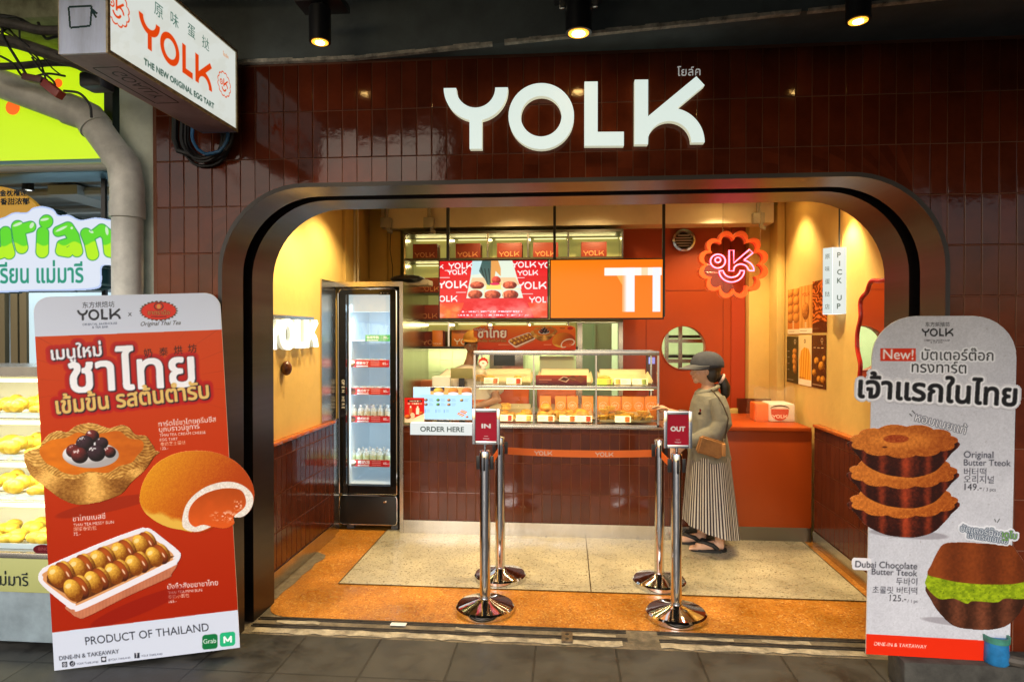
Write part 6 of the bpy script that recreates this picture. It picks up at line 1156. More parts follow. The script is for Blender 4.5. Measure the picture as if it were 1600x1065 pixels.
a = P(1018, 575, 2.62); t = thing('card_terminal', 'dark payment terminal with blue display behind the case corner', 'payment terminal', (a[0], 2.62, CT)); MB().box(a[0]-.045, a[0]+.045, 2.62, 2.66, a[2]-.2, a[2]+.14, .008).build('terminal_body', mat('brown black plastic', (.06, .02, .012), .35), t); MB().box(a[0]-.025, a[0]+.03, 2.616, 2.6195, a[2]+.04, a[2]+.10).build('display', mat('blue display', (.02, .02, .1), .3, emit=(.35, .4, 1), es=1.5), t); MB().box(a[0]-.02, a[0]+.02, 2.63, 2.65, CT, a[2]-.2).build('stand', M_black, t, 0)
# rack behind the porthole
t = thing('kitchen_rack', 'stainless kitchen rack seen through the round porthole', 'rack', (pc[0], 3.5, 0)); mb = MB(); [mb.box(pc[0]+dx-.02, pc[0]+dx+.02, 3.5, 3.54, 0, 2.3) for dx in (-.08, .06, .5)]; [mb.box(pc[0]-.1, pc[0]+.52, 3.49, 3.52, z, z+.04) for z in (1.35, 1.56, 1.75, 1.95)]; mb.build('frame', M_steel, t, 0); mb = MB(); [mb.box(pc[0]-.06, pc[0]+.50, 3.55, 3.9, z+.05, z+.08) for z in (1.35, 1.56, 1.75)]; mb.build('sheet_pan', mat('dark pan', (.06, .06, .05), .4, .6), t, 0)
# ------------------------------------------------------------------ small fittings
c_ = P(1068, 376, YB-.002); t = thing('round_vent', 'round steel vent grille in the orange wall', 'vent', (c_[0], YB, c_[2])); MB().lathe([(.06, .0), (.112, -.004), (.108, -.03), (.088, -.036), (.075, -.012), (.07, .0)], (c_[0], YB-.002, c_[2]), 40, 'y').build('housing', M_steel, t); mb = MB(); [mb.box(c_[0]-math.sqrt(max(0, .074**2-dz*dz)), c_[0]+math.sqrt(max(0, .074**2-dz*dz)), YB-.016, YB-.006, c_[2]+dz-.005, c_[2]+dz+.005) for dz in (-.05, -.025, 0, .025, .05)]; mb.build('louvre', mat('pale louvre', (.5, .48, .44), .4), t, 0); MB().lathe([(.0, -.004), (.074, -.004), (.074, -.002)], (c_[0], YB-.001, c_[2]), 24, 'y').build('dark_throat', M_slot, t, 0)
M_grey = mat('grey plastic', (.33, .31, .26), .5)
for px, py, y, lb in ((604, 349, 2.60, 'grey junction box on the beam above the fridge'), (671, 349, 2.60, 'grey junction box on the beam above the shelving'), (1184, 342, 2.60, 'pale junction box on the beam near the ochre corner')):
    a = P(px, py, y); t = thing('junction_box', lb, 'junction box', (a[0], y, a[2]), 'junction boxes on the beam'); MB().box(a[0]-.05, a[0]+.05, y-.045, y+.02, a[2]-.045, a[2]+.05, .008).build('box', M_grey, t); mb = MB(); mb.cyl((a[0], y-.01, a[2]+.05), (a[0], y-.01, Z1), .016, 10); mb.tube([(a[0]+.02, y-.02, a[2]-.045), (a[0]+.03, y-.02, a[2]-.08), (a[0]+.06, y-.02, a[2]-.085)], .02, 8); mb.build('conduit', M_grey, t)
mb = MB(); [mb.tube([(XL+.03+dx, 2.3, 2.08), (XL+.03+dx, 2.3, Z1)], .011, 8) for dx in (.0, .03)]; tag(mb.build('wall_conduit', M_cream), 'twin cream conduits running down to the fridge surround', 'conduit')
a = P(611, 400, 2.58); mb = MB(); mb.tube([(a[0], 2.58, 2.65), (a[0]-.01, 2.58, 2.45), (a[0]+.015, 2.58, 2.28), (a[0]+.01, 2.58, 2.09)], .004, 6); tag(mb.build('hanging_cable', M_black), 'thin black cable hanging beside the shelving', 'cable')
a = P(655, 444, 2.45); t = thing('covered_appliance', 'pale plastic appliance with black cover on the fridge surround', 'appliance', (a[0], 2.3, 2.085)); MB().box(a[0]-.12, a[0]+.12, 2.3, 2.5, 2.086, 2.14, .015).build('case', mat('ivory plastic', (.66, .60, .48), .5), t); MB().ellip((a[0]-.08, 2.35, 2.145), (.16, .14, .04), 18, 8).build('black_cover', M_black, t)
# ------------------------------------------------------------------ posters on the ochre wall
def wp(px0, px1, top, bot, paint, label):
    a, b = W(px0, top, XR-.004), W(px1, top, XR-.004); z0 = W(px0, bot, XR-.004)[2]; wd = abs(a[1]-b[1]); S = Sheet((XR-.004, a[1], a[2]), (0, -1, 0), (0, 0, -1), wd, a[2]-z0, [(0, 0), (100, 0), (100, 180), (0, 180)]); c = S.cv(.0028); paint(c); o = c.mesh('wall_poster', M_printg, None, 0, .002); tag(o, label, 'poster', 'posters on the ochre wall')
def w1(c): c.fill((206, 110, 36)); [c.blob(25+50*(i % 2), 15+34*(i//2), 27, 19, 0, (140, 66, 14), (240, 160, 70), tex=.2, seed=i, tf=.1) for i in range(8)]; c.rect(0, 160, 100, 180, (240, 226, 196)); c.put(c.rect(8, 168, 60, 171, None)*.5, (120, 90, 60)); [c.put(c.rect(44, 128+8*k, 56, 133+8*k, None)*.8, (240, 226, 190)) for k in range(4)]
def w2(c): c.fill((222, 160, 80)); k = .5+.5*np.sin(c.X*.25+6*fbm(c.X*.03, c.Y*.02, 3)); c.put(k*.5, (180, 104, 36)); c.logo(20, 40, 60, (190, 80, 24)); c.blob(50, 96, 27, 32, 0, (110, 50, 14), (220, 140, 60), tex=1, tf=.2); c.rect(0, 160, 100, 180, (244, 234, 210)); c.put(c.rect(8, 168, 60, 171, None)*.5, (120, 90, 60)); [c.put(c.rect(44, 138+7*q, 56, 142+7*q, None)*.8, (244, 230, 200)) for q in range(3)]
def w3(c): n = fbm(c.X*.02, c.Y*.025, 7); k = .5+.5*np.sin(c.Y*.28+26*n); c.rgb = np.stack([96+140*k, 36+90*k, 8+40*k], -1)/255.; m = c.poly([(0, 150), (60, 140), (100, 146), (100, 180), (0, 180)]); c.put(m*.85, (60, 26, 10)); c.put(c.rect(6, 166, 50, 168, None)*.5, (220, 190, 150))
def dk(c, f=(26, 16, 10)): c.fill(f); c.ell(72, 18, 8, 8, 0, (210, 190, 150)); c.ell(72, 18, 5, 5, 0, f); c.put(c.rect(66, 28, 78, 31, None)*.7, (210, 190, 150))
def w4(c): dk(c); [c.blob(70, 60+22*i, 24-3*abs(i-1.5), 15, 20*i, (90, 40, 8), (240, 160, 60), tex=.5, seed=i, tf=.12) for i in range(4)]; [c.put(c.rect(6, 56+24*q, 24, 59+24*q, None)*.7, (220, 200, 170)) for q in range(4)]; c.put(c.rect(6, 166, 60, 170, None)*.6, (220, 200, 170))
def w5(c): c.fill((238, 216, 160)); m = c.poly([(10, 160), (6, 90), (20, 56), (46, 42), (78, 46), (94, 70), (98, 160)]); k = .5+.5*np.sin(c.X*.35+c.Y*.03); c.put(m, np.stack([214+34*k, 140+44*k, 30+40*k], -1)/255.); c.ell(50, 20, 7, 7, 0, (90, 50, 20)); c.ell(50, 20, 4, 4, 0, (238, 216, 160)); c.rect(0, 158, 100, 180, (246, 238, 214)); c.put(c.rect(8, 152, 50, 155, None)*.6, (120, 60, 20))
def w6(c): dk(c, (64, 38, 16)); c.put(np.clip(fbm(c.X*.03, c.Y*.03, 4), 0, 1)*.6, (110, 66, 26)); [c.blob(x, y, r, r*.8, 0, (80, 40, 8), (240, 170, 60), tex=.9, seed=int(x), tf=.2) for x, y, r in ((36, 90, 18), (70, 106, 22), (20, 130, 16), (88, 80, 14), (52, 150, 15), (80, 150, 18))]; [c.put(c.rect(14+26*q, 42, 30+26*q, 45, None)*.7, (230, 210, 170)) for q in range(3)]; c.put(c.rect(8, 168, 80, 171, None)*.6, (220, 200, 170))
wp(1231, 1249, 453, 522, w1, 'orange wall poster of round buns, farthest in the upper row'); wp(1249, 1269.5, 448, 521, w2, 'amber wall poster of a seeded tart in the middle of the upper row'); wp(1269.7, 1292, 440, 519, w3, 'wall poster of swirling brown layers beside the white column sign')
wp(1229.5, 1247.5, 525.5, 596, w4, 'black wall poster of cut pastries, farthest in the lower row'); wp(1247.7, 1268, 524, 600, w5, 'pale wall poster of a yellow layered cake in the lower row'); wp(1268.2, 1291, 523, 604, w6, 'dark brown wall poster of scattered yellow tarts, nearest in the lower row')
# wavy mirror on the side wall
t = thing('wavy_mirror', 'tall mirror with wavy red edge on the ochre wall', 'mirror', (XR, .85, 1.55)); y0, y1 = .40+.12, W(1341, 530, XR-.02)[1]; zt, zb2 = W(1370, 437, XR-.02)[2], W(1350, 600, XR-.02)[2]-.1
pts = [((y0+y1)/2+(y1-y0)/2*(1+.06*math.cos(10*a))*math.copysign(abs(math.cos(a))**.75, math.cos(a)), (zt+zb2)/2+(zt-zb2)/2*(1+.03*math.cos(10*a))*math.copysign(abs(math.sin(a))**.75, math.sin(a))) for a in np.linspace(0, 2*math.pi, 121)[:-1]]
mb = MB(); mb.prism(pts, .018, (XR-.001, 0, 0), (0, 1, 0), (0, 0, 1), (-1, 0, 0)); mb.build('mirror_glass', mat('mirror', (.85, .83, .78), .02, 1.), t, 0); mb = MB(); mb.tube([(XR-.02, y, z) for y, z in pts], .014, 8, closed=True); mb.build('wavy_edge', mat('red enamel edge', (.55, .03, .02), .25), t)
# ------------------------------------------------------------------ queue posts
def mk_post(loc, label):
    t = thing('queue_post', label, 'queue post', loc, 'steel queue posts on the shop floor'); x, y, z = loc
    MB().lathe([(.168, .0), (.174, .004), (.174, .030), (.165, .040), (.07, .066), (.038, .074), (.034, .076)], (x, y, z), 56).build('base', M_chrome, t, 30)
    MB().lathe([(.032, .066), (.032, .90)], (x, y, z), 40).build('pole', M_chrome, t, 30); MB().lathe([(.034, .86), (.034, .945), (.031, .955), (.012, .962), (.0, .963)], (x, y, z), 40).build('cap', M_chrome, t, 30); MB().lathe([(.035, .066), (.035, .080)], (x, y, z), 40).build('collar', M_chrome, t, 30)
    mb = MB(); [mb.box(x+dx*.040-.012*(abs(dx) or .45)-.0, x+dx*.040+.012*(abs(dx) or .45), y+dy*.040-.012*(abs(dy) or .45), y+dy*.040+.012*(abs(dy) or .45), z+.845, z+.925, .003) for dx, dy in ((1, 0), (-1, 0), (0, -1), (0, 1))]; mb.build('belt_clip', M_black, t); return t
FP = [G(758, 953, .0), G(781.5, 903, .0), G(1056.5, 963, .0), G(1030, 912, .0)]
posts = [mk_post((p[0], p[1], .0), lb) for p, lb in zip(FP, ('front queue post carrying the entry sign', 'rear queue post behind the entry sign', 'front queue post carrying the exit sign', 'rear queue post beside the customer'))]
M_belt = mat('orange webbing', (.85, .16, .01), .55, bump=(.2, 200))
def belt(a, b, parent, sag=.012, nm='belt'):
    mb = MB(); a = Vector(a); b = Vector(b); vs = []; fs = []; n = 16; d = (b-a).normalized(); s = Vector((-d.y, d.x, 0))*.0008
    for i in range(n+1):
        u = i/n; p = a.lerp(b, u); p.z -= sag*4*u*(1-u)
        for sg in (1, -1):
            for hz in (-.0235, .0235): q = p+s*sg; vs.append((q.x, q.y, q.z+hz))
    for i in range(n): o = 4*i; fs += [(o, o+4, o+5, o+1), (o+2, o+3, o+7, o+6), (o+1, o+5, o+7, o+3), (o, o+2, o+6, o+4)]
    return mb.add(vs, fs).build(nm, M_belt, parent, 30)
z_ = P(800, 704, FP[1][1])[2]; A, B, C_, D_ = [Vector((p[0], p[1], z_)) for p in FP]
bl_ = belt(B+Vector((.05, 0, 0)), D_-Vector((.05, 0, 0)), posts[1]); belt(A+Vector((.02, .045, 0)), B-Vector((.01, .045, 0)), posts[0], .004); belt(C_+Vector((-.005, .05, 0)), D_-Vector((-.005, .05, 0)), posts[2], .004)
M_ink = mat('belt ink', (.80, .55, .45), .6)
for px in (835, 930):
    x = P(px, 709, B.y)[0]; u = (x+.06-B.x-.05)/(D_.x-B.x-.1); zc_ = z_-.012*4*u*(1-u); y_ = B.y+(D_.y-B.y)*u; dd = (D_-B).normalized(); mb = MB(); logo_mesh(mb, (x, y_-.0012, zc_-.016), dd, (0, 0, 1), .12, .0005, Vector((0, -1, 0))); mb.build('belt_lettering', M_ink, bl_, 0)
def sign(px0, px1, y0, y1, post, word, label):
    Y = post[1]; a, b = P(px0, y0, Y), P(px1, y1, Y); t = thing('queue_sign', label, 'sign', (post[0], Y, .96), 'framed signs on the front queue posts'); bw_ = .020; x0, x1, z0, z1 = a[0], b[0], b[2], a[2]
    mb = MB(); mb.box(x0, x0+bw_, Y-.012, Y+.012, z0, z1, .004); mb.box(x1-bw_, x1, Y-.012, Y+.012, z0, z1, .004); mb.box(x0+bw_, x1-bw_, Y-.012, Y+.012, z1-bw_, z1, .004); mb.box(x0+bw_, x1-bw_, Y-.012, Y+.012, z0, z0+bw_, .004); mb.build('frame', M_chrome, t); MB().box(x0+bw_-.001, x1-bw_+.001, Y-.004, Y+.006, z0+bw_-.001, z1-bw_+.001).build('back_plate', M_black, t, 0)
    S = Sheet((x0+bw_, Y-.006, z1-bw_), (1, 0, 0), (0, 0, -1), x1-x0-2*bw_, z1-z0-2*bw_, [(0, 0), (30, 0), (30, 44), (0, 44)]); c = S.cv(.0013).fill((178, 28, 52)); w_ = 12 if word == 'IN' else 20; c.text(word, 15-w_/2, 24, w=w_, size=(8.6 if word == 'IN' else 9.2), col=(240, 236, 238), bold=.75); c.rect(12, 36.2, 18, 36.8, (230, 200, 205)); c.logo(10.5, 41.4, 9, (236, 220, 224), bold=.12); c.mesh('card', M_printg, t, .0)
    MB().cyl((post[0], Y, .955), (post[0], Y, z0+.001), .009, 16).build('stem', M_chrome, t)
sign(738, 781.5, 638, 694, FP[0], 'IN', 'chrome framed crimson sign reading IN'); sign(1037, 1081, 641.5, 700, FP[2], 'OUT', 'chrome framed crimson sign reading OUT')
# ------------------------------------------------------------------ people
def fuse(name, mb, m, parent, voxel=.005, smooth=4):
    me = bpy.data.meshes.new(name); o_ = wloc(parent); me.from_pydata([(q[0]-o_.x, q[1]-o_.y, q[2]-o_.z) for q in mb.v], [], mb.f)
    bm = bmesh.new(); bm.from_mesh(me); bmesh.ops.recalc_face_normals(bm, faces=bm.faces); bm.to_mesh(me); bm.free()
    t = bpy.data.objects.new('tmp', me); COL.objects.link(t); md = t.modifiers.new('r', 'REMESH'); md.mode = 'VOXEL'; md.voxel_size = voxel; sm = t.modifiers.new('s', 'SMOOTH'); sm.iterations = smooth; sm.factor = .5
    dg = bpy.context.evaluated_depsgraph_get(); me2 = bpy.data.meshes.new_from_object(t.evaluated_get(dg)); bpy.data.objects.remove(t); bpy.data.meshes.remove(me)
    me2.name = name; me2.materials.clear(); me2.materials.append(m); me2.polygons.foreach_set('use_smooth', [True]*len(me2.polygons)); return link(name, me2, parent)
def loft(mb, rings, n=32, wob=None):
    vs = []; fs = []
    for i, (c, rx, ry) in enumerate(rings):
        for j in range(n): a = 2*math.pi*j/n; w_ = 1+(wob(i, a) if wob else 0); vs.append((c[0]+rx*w_*math.cos(a), c[1]+ry*w_*math.sin(a), c[2]))
    for i in range(len(rings)-1):
        for j in range(n): fs.append((i*n+j, i*n+(j+1) % n, (i+1)*n+(j+1) % n, (i+1)*n+j))
    fs.append(tuple(range(n))); fs.append(tuple(range((len(rings)-1)*n, len(rings)*n))); mb.add(vs, fs)
def hand(mb, w_, d, pn, s=1., curl=.5, side=1):
    """palm from wrist w_ along d, palm normal pn, four unequal bent fingers and a thumb"""
    w_ = Vector(w_); d = Vector(d).normalized(); pn = Vector(pn); pn = (pn-d*pn.dot(d)).normalized(); a = d.cross(pn)*side
    mb.tube([w_-d*.02, w_+d*.02*s, w_+d*.055*s, w_+d*.085*s], [.024*s, .026*s, .030*s, .022*s], 12)
    for k in (-1, 0, 1): mb.tube([w_+a*.016*k*s+d*.02*s, w_+a*.022*k*s+d*.085*s], [.016*s, .013*s], 10)
    for k, L in ((-1.5, .062), (-.5, .076), (.5, .072), (1.5, .056)):
        p = w_+d*.083*s+a*(.0165*k)*s; pts = [p]; ang = 0
        for seg in (.45, .32, .23): ang += curl*.6; p = p+(d*math.cos(ang)+pn*math.sin(ang)+a*.05*k)*L*seg*s; pts.append(p)
        mb.tube(pts, [.0092*s, .0088*s, .008*s, .0065*s], 8)
    p = w_+d*.028*s-a*.026*s; mb.tube([p, p+(d*.6-a*.75+pn*.2)*.030*s, p+(d*.95-a*.55+pn*.45)*.058*s, p+(d*1.0-a*.2+pn*.6)*.078*s], [.013*s, .011*s, .0095*s, .007*s], 8)
M_skin = mat('skin', (.66, .40, .28), .5, var=.06, vscale=12); M_skin2 = mat('tanned skin', (.46, .23, .12), .5, var=.06, vscale=12); M_hair = mat('black hair', (.012, .009, .008), .45, bump=(.5, 90), stretch=(1, 1, .15))
def head(mb, c, f, s=1.):
    """head shape: f is the way the face looks"""
    f = Vector(f).normalized(); u = Vector((0, 0, 1)); r = f.cross(u); c = Vector(c); Mx = Matrix((f, r, u)).transposed(); n, m = 36, 26; vs = []; fs = []
    for i in range(m+1):
        t = math.pi*i/m; z = math.cos(t)
        for j in range(n):
            a = 2*math.pi*j/n; x, y = math.sin(t)*math.cos(a), math.sin(t)*math.sin(a); fx = .098*x; ry = .076*y; hz = .112*z
            if x > 0: fx = .094*x**.85 if x > 0 else fx
            if z < 0: k = -z; ry *= 1-.28*k*k; fx *= (1-.10*k*k) if x > 0 else (1-.42*k)
            if x > .3 and z > .1: fx -= .004
            vs.append(c+Mx @ Vector((fx*s, ry*s, hz*s)))
    for i in range(m):
        for j in range(n): fs.append((i*n+j, i*n+(j+1) % n, (i+1)*n+(j+1) % n, (i+1)*n+j))
    mb.add(vs, fs); p = lambda x, y, z: c+(f*x+r*y+u*z)*s
    mb.tube([p(.084, 0, .012), p(.094, 0, -.005), p(.106, 0, -.022), p(.104, 0, -.028), p(.085, 0, -.032)], [.008*s, .009*s, .011*s, .012*s, .010*s], 10)
    mb.ellip(p(.103, .009, -.029), (.009*s,)*3, 8, 6); mb.ellip(p(.103, -.009, -.029), (.009*s,)*3, 8, 6)
    mb.tube([p(.086, .022, -.054), p(.0945, 0, -.052), p(.086, -.022, -.054)], [.004*s, .007*s, .004*s], 8); mb.tube([p(.084, .018, -.063), p(.0915, 0, -.0645), p(.084, -.018, -.063)], [.004*s, .0075*s, .004*s], 8)
    mb.ellip(p(.064, 0, -.084), (.024*s, .028*s, .024*s), 14, 10); mb.tube([p(.080, .040, .024), p(.090, .016, .026), p(.090, -.016, .026), p(.080, -.040, .024)], [.007*s]*4, 8)
    for sg in (1, -1): mb.ellip(p(-.002, sg*.076, -.012), (.016*s, .010*s, .030*s), 10, 8); mb.ellip(p(.062, sg*.045, -.03), (.02*s, .016*s, .02*s), 10, 8)
    return p
def eyes(parent, p, sc=1.):
    mb = MB(); [mb.ellip(p(.0825, sg*.031, .004), (.010*sc,)*3, 12, 8) for sg in (1, -1)]; e_ = mb.build('eyes', mat('eye white', (.7, .68, .64), .25), parent); mb = MB(); [mb.ellip(p(.0900, sg*.031, .004), (.0045*sc,)*3, 10, 6) for sg in (1, -1)]; mb.build('iris', mat('dark iris', (.02, .012, .008), .2), e_)
    mb = MB(); [mb.tube([p(.090, sg*.014, .027), p(.091, sg*.03, .031), p(.080, sg*.048, .026)], [.0025, .003, .002], 6) for sg in (1, -1)]; mb.build('eyebrow', M_hair, parent)
    MB().tube([p(.089, .020, -.0585), p(.0965, 0, -.058), p(.089, -.020, -.0585)], [.002, .0032, .002], 6).build('lips', mat('lips', (.42, .13, .10), .45), parent)
YW = 1.66
def q(px, py, dy=0.): v = P(px, py, YW); return Vector((v[0], v[1]+dy, v[2]))
wm = thing('person', 'woman in grey cap, sage jacket and striped skirt walking to the counter', 'person', (q(1108, 700).x, YW, 0))
sc = .00499
mb = MB(); p_ = head(mb, q(1100.5, 577), (-1, -.06, -.06), .96)
mb.tube([q(1104, 588), q(1106, 600), q(1107, 612)], [.05, .047, .06], 16)
loft(mb, [(q(1106, 610), .06, .08), (q(1106, 618), .09, .165), (q(1105, 640), .10, .155), (q(1106, 680), .10, .135), (q(1107, 710), .115, .16), (q(1107, 735), .115, .165), (q(1107, 748), .10, .14)], 24)
fn, ff = G(1124, 861), G(1096, 849)       # near and far heel
def foot(hx, hy, ax):
    mb.tube([(hx+.0, hy, .115), (hx+.004, hy, .07), (hx, hy, .045)], [.036, .034, .036], 14)
    mb.tube([(hx+.028, hy, .045), (hx-.03, hy, .048), (hx-.09, hy-.004, .040), (hx-.145, hy-.008, .033), (hx-.175, hy-.008, .028)], [.030, .036, .037, .040, .032], 14)
    for k, L in ((-1.7, .016), (-.85, .026), (0, .030), (.8, .028), (1.6, .040)): mb.tube([(hx-.165, hy-.008-.016*k, .029), (hx-.185-L*.6, hy-.010-.018*k, .030), (hx-.195-L, hy-.010-.018*k, .026)], [.0125, .012, .0095], 8)
mb.tube([q(1100, 745, .08), (ff[0]+.0, YW+.075, .46), (ff[0]+.01, ff[1]+.0, .11)], [.085, .055, .038], 16); foot(ff[0], ff[1], 0)
mb.tube([q(1112, 745, -.06), (fn[0]-.0, YW-.05, .46), (fn[0]+.005, fn[1], .11)], [.085, .056, .038], 16); foot(fn[0], fn[1], 0)
sh_n, el_n, wr_n = q(1110, 622, -.17), q(1119, 662, -.20), q(1066, 690, -.10); sh_f, el_f, wr_f = q(1106, 622, .17), q(1090, 657, .19), q(1051, 647, .20)
mb.tube([sh_n, el_n, wr_n], [.045, .038, .024], 14); mb.tube([sh_f, el_f, wr_f], [.045, .038, .024], 14)
hand(mb, wr_n, q(1045, 708, -.08)-wr_n, (.2, .9, -.3), .92, .8, 1); hand(mb, wr_f, q(1035, 640, .2)-wr_f, (0, -.4, -1), .92, .55, -1)
fuse('body', mb, M_skin, wm, .0042, 3); eyes(wm, p_, .96)
# hair, cap
mb = MB(); mb.ellip(q(1107, 573), (.098, .084, .098), 24, 16); mb.ellip(q(1112, 585), (.068, .074, .066), 20, 12); mb.ellip(q(1110, 584, -.060), (.042, .024, .060), 14, 10); mb.ellip(q(1110, 584, .060), (.042, .024, .060), 14, 10); mb.ellip(q(1101, 574, -.066), (.016, .014, .038), 10, 8); mb.tube([q(1121, 588), q(1129, 594), q(1133, 604), q(1133.5, 616), q(1129, 627)], [.026, .034, .040, .034, .008], 14); fuse('hair', mb, M_hair, wm, .005, 3)
MB().tube([(q(1127.5, 591.5)+Vector((.030*math.cos(a)*.5, .034*math.sin(a), .030*math.cos(a)))) for a in np.linspace(0, 2*math.pi, 17)[:-1]], .010, 8, closed=True).build('hair_tie', mat('pale pink scrunchie', (.75, .55, .55), .6), wm)
M_cap = mat('slate cap cloth', (.040, .049, .078), .8, bump=(.3, 160), var=.2, vscale=14); mb = MB(); vs = []; n, m = 36, 12; cc = q(1104, 571); fs = []
for i in range(m+1):
    t = .5*math.pi*i/m*1.04
    for j in range(n): a = 2*math.pi*j/n; w_ = 1+.012*math.cos(6*a); vs.append((cc.x+.126*math.sin(t)*math.cos(a)*w_+.004, cc.y+.098*math.sin(t)*math.sin(a)*w_, cc.z+.112*math.cos(t)**.85*1.0 if t < math.pi/2 else cc.z-.012))
for i in range(m):
    for j in range(n): fs.append((i*n+j, (i+1)*n+j, (i+1)*n+(j+1) % n, i*n+(j+1) % n))
mb.add(vs, fs); o = mb.build('cap', M_cap, wm, 60); md = o.modifiers.new('s', 'SOLIDIFY'); md.thickness = .004
mb = MB(); vs = []; fs = []; k = 20
for i in range(6):
    u = i/5.
    for j in range(k+1): a = math.pi*(.5+j/k); r0 = .118; r1 = r0+.095*max(0, -math.cos(a))**.6; r = r0+(r1-r0)*u; vs.append((cc.x+r*math.cos(a)*(1.0 if u == 0 else 1.0), cc.y+.097*math.sin(a)*(1-.12*u), cc.z+.004-.030*u*max(0, -math.cos(a))-.026*abs(math.sin(a))**2*u))
for i in range(5):
    for j in range(k): a = i*(k+1)+j; fs.append((a, a+1, a+k+2, a+k+1))
mb.add(vs, fs); o2 = mb.build('visor', mat('faded cap visor', (.095, .105, .13), .8, bump=(.3, 160)), o, 60, fix=False); md = o2.modifiers.new('s', 'SOLIDIFY'); md.thickness = .005
# jacket
M_jac = mat('sage jacket cloth', (.205, .207, .182), .8, bump=(.9, 16), var=.10, vscale=9); mb = MB()
loft(mb, [(q(1106, 607), .072, .085), (q(1106, 611), .080, .112), (q(1106, 616), .100, .165), (q(1105.5, 628), .120, .178), (q(1104, 650), .132, .176), (q(1105.5, 680), .143, .174), (q(1107, 703), .155, .184), (q(1108, 717), .156, .190)], 40, lambda i, a: .03*math.sin(5*a+i*1.3)*(i > 2)+.018*math.sin(9*a-i*2.1)*(i > 2))
mb.tube([q(1112, 618, -.16), q(1116, 634, -.185), q(1119, 655, -.20), q(1108, 672, -.20), q(1085, 681, -.15), q(1073, 685, -.12)], [.062, .068, .070, .068, .054, .042], 20); mb.tube([q(1107, 618, .16), q(1100, 640, .20), q(1090, 658, .20), q(1066, 652, .20)], [.06, .066, .06, .042], 18)
o = fuse('jacket', mb, M_jac, wm, .0062, 3)
mb = MB(); mb.tube([q(1105, 608.5)+Vector((.078*math.cos(a), .094*math.sin(a), .030*math.cos(a))) for a in np.linspace(0, 2*math.pi, 25)[:-1]], .017, 10, closed=True); mb.build('collar', M_jac, o); a = q(1085, 640, -.195); S = Sheet((a.x-.02, a.y-.015, a.z+.05), (1, .35, 0), (0, 0, -1), .045, .09); c = S.cv(.002).clear(); c.ell(24, 30, 9, 12, 0, (120, 30, 40)); c.ell(20, 52, 15, 12, 0, (40, 22, 26)); c.mesh('printed_patch', M_print, o, .0, cut=.4)
# striped skirt
n = 560; rows = 26; vs = []; fs = []; cols = []
for i in range(rows+1):
    u = i/rows; hx = .150+(.205-.150)*u**.9; hy = .185+(.245-.185)*u; cx_ = 1107.5+3.0*u
    for j in range(n):
        a = 2*math.pi*j/n; pl = 1+(.008+.030*u)*math.sin(9*a+.6*math.sin(3*a))+.010*u*math.sin(23*a); base = q(cx_, 712); zt_ = q(1107, 709).z; zh = q(1110, 824+12*math.cos(a)).z
        vs.append((base.x+hx*pl*math.cos(a), YW+hy*pl*math.sin(a), zt_+(zh-zt_)*u)); on = (j*58//n) if False else int(j*58*2/n) % 2; cols.append((.50, .48, .46, 1) if on else (.035, .03, .04, 1))
for i in range(rows):
    for j in range(n): fs.append((i*n+j, (i+1)*n+j, (i+1)*n+(j+1) % n, i*n+(j+1) % n))
mb = MB(); mb.add(vs, fs); M_stripe = printmat('striped cloth', .85, 0, .1); o = mb.build('striped_skirt', M_stripe, wm, 80); ca = o.data.color_attributes.new('Ink', 'FLOAT_COLOR', 'POINT'); ca.data.foreach_set('color', np.array(cols, np.float32).ravel())
# slippers
def slipper(hx, hy):
    pts = [(hx+.055*math.cos(a) if math.cos(a) > 0 else hx-.215*abs(math.cos(a))**.8, hy-.008*(math.cos(a) < 0)+.050*math.sin(a)*(1 if math.cos(a) < 0 else .85)) for a in np.linspace(0, 2*math.pi, 41)[:-1]]; mb = MB(); mb.prism(pts, .020, (0, 0, .0045), (1, 0, 0), (0, 1, 0), (0, 0, 1)); sl_ = mb.build('slipper', mat('black rubber', (.012, .012, .013), .55), wm, 40); mb = MB()
    for sg in (-1, 1): mb.tube([(hx-.165, hy-.01, .062), (hx-.125, hy+sg*.026, .078), (hx-.06, hy+sg*.044, .060), (hx-.02, hy+sg*.046, .028)], [.008, .015, .017, .014], 10)
    mb.tube([(hx-.168, hy-.012, .06), (hx-.175, hy-.014, .025)], [.007, .006], 8); mb.build('slipper_strap', mat('black rubber', (.012, .012, .013), .55), sl_)
slipper(ff[0], ff[1]); slipper(fn[0], fn[1])
# bag and what she holds
bq = q(1097, 688, -.285); t = thing('shoulder_bag', "brown flat shoulder bag on the woman's hip", 'bag', bq); M_lea = mat('tan leather', (.30, .14, .045), .5, var=.25, vscale=14, bump=(.2, 60)); ca_, sa_ = math.cos(R(-17)), math.sin(R(-17)); bm = bmesh.new(); bmesh.ops.create_cube(bm, size=1)
for v in bm.verts: x, y, z = v.co.x*.185, v.co.y*.055, v.co.z*.125; v.co = (bq.x+x*ca_-z*sa_, bq.y+y+.1*x, bq.z+x*sa_+z*ca_)
bmesh.ops.bevel(bm, geom=list(bm.edges), offset=.012, segments=3, affect='EDGES'); mb = MB(); mb.bm(bm); bo = mb.build('pouch', M_lea, t); MB().box(bq.x+.075, bq.x+.10, bq.y-.036, bq.y+.03, bq.z-.06, bq.z+.03, .006).build('side_gusset', mat('pale tan leather', (.46, .22, .07), .5), t)
mb = MB(); mb.tube([(bq.x+.085, bq.y, bq.z+.045), q(1119, 676, -.27), q(1123, 645, -.29), q(1117, 628, -.268), q(1112, 617, -.235), q(1108, 610, -.17), q(1106, 606, -.09)], .005, 6); mb.build('strap', mat('dark strap', (.03, .018, .012), .5), t)
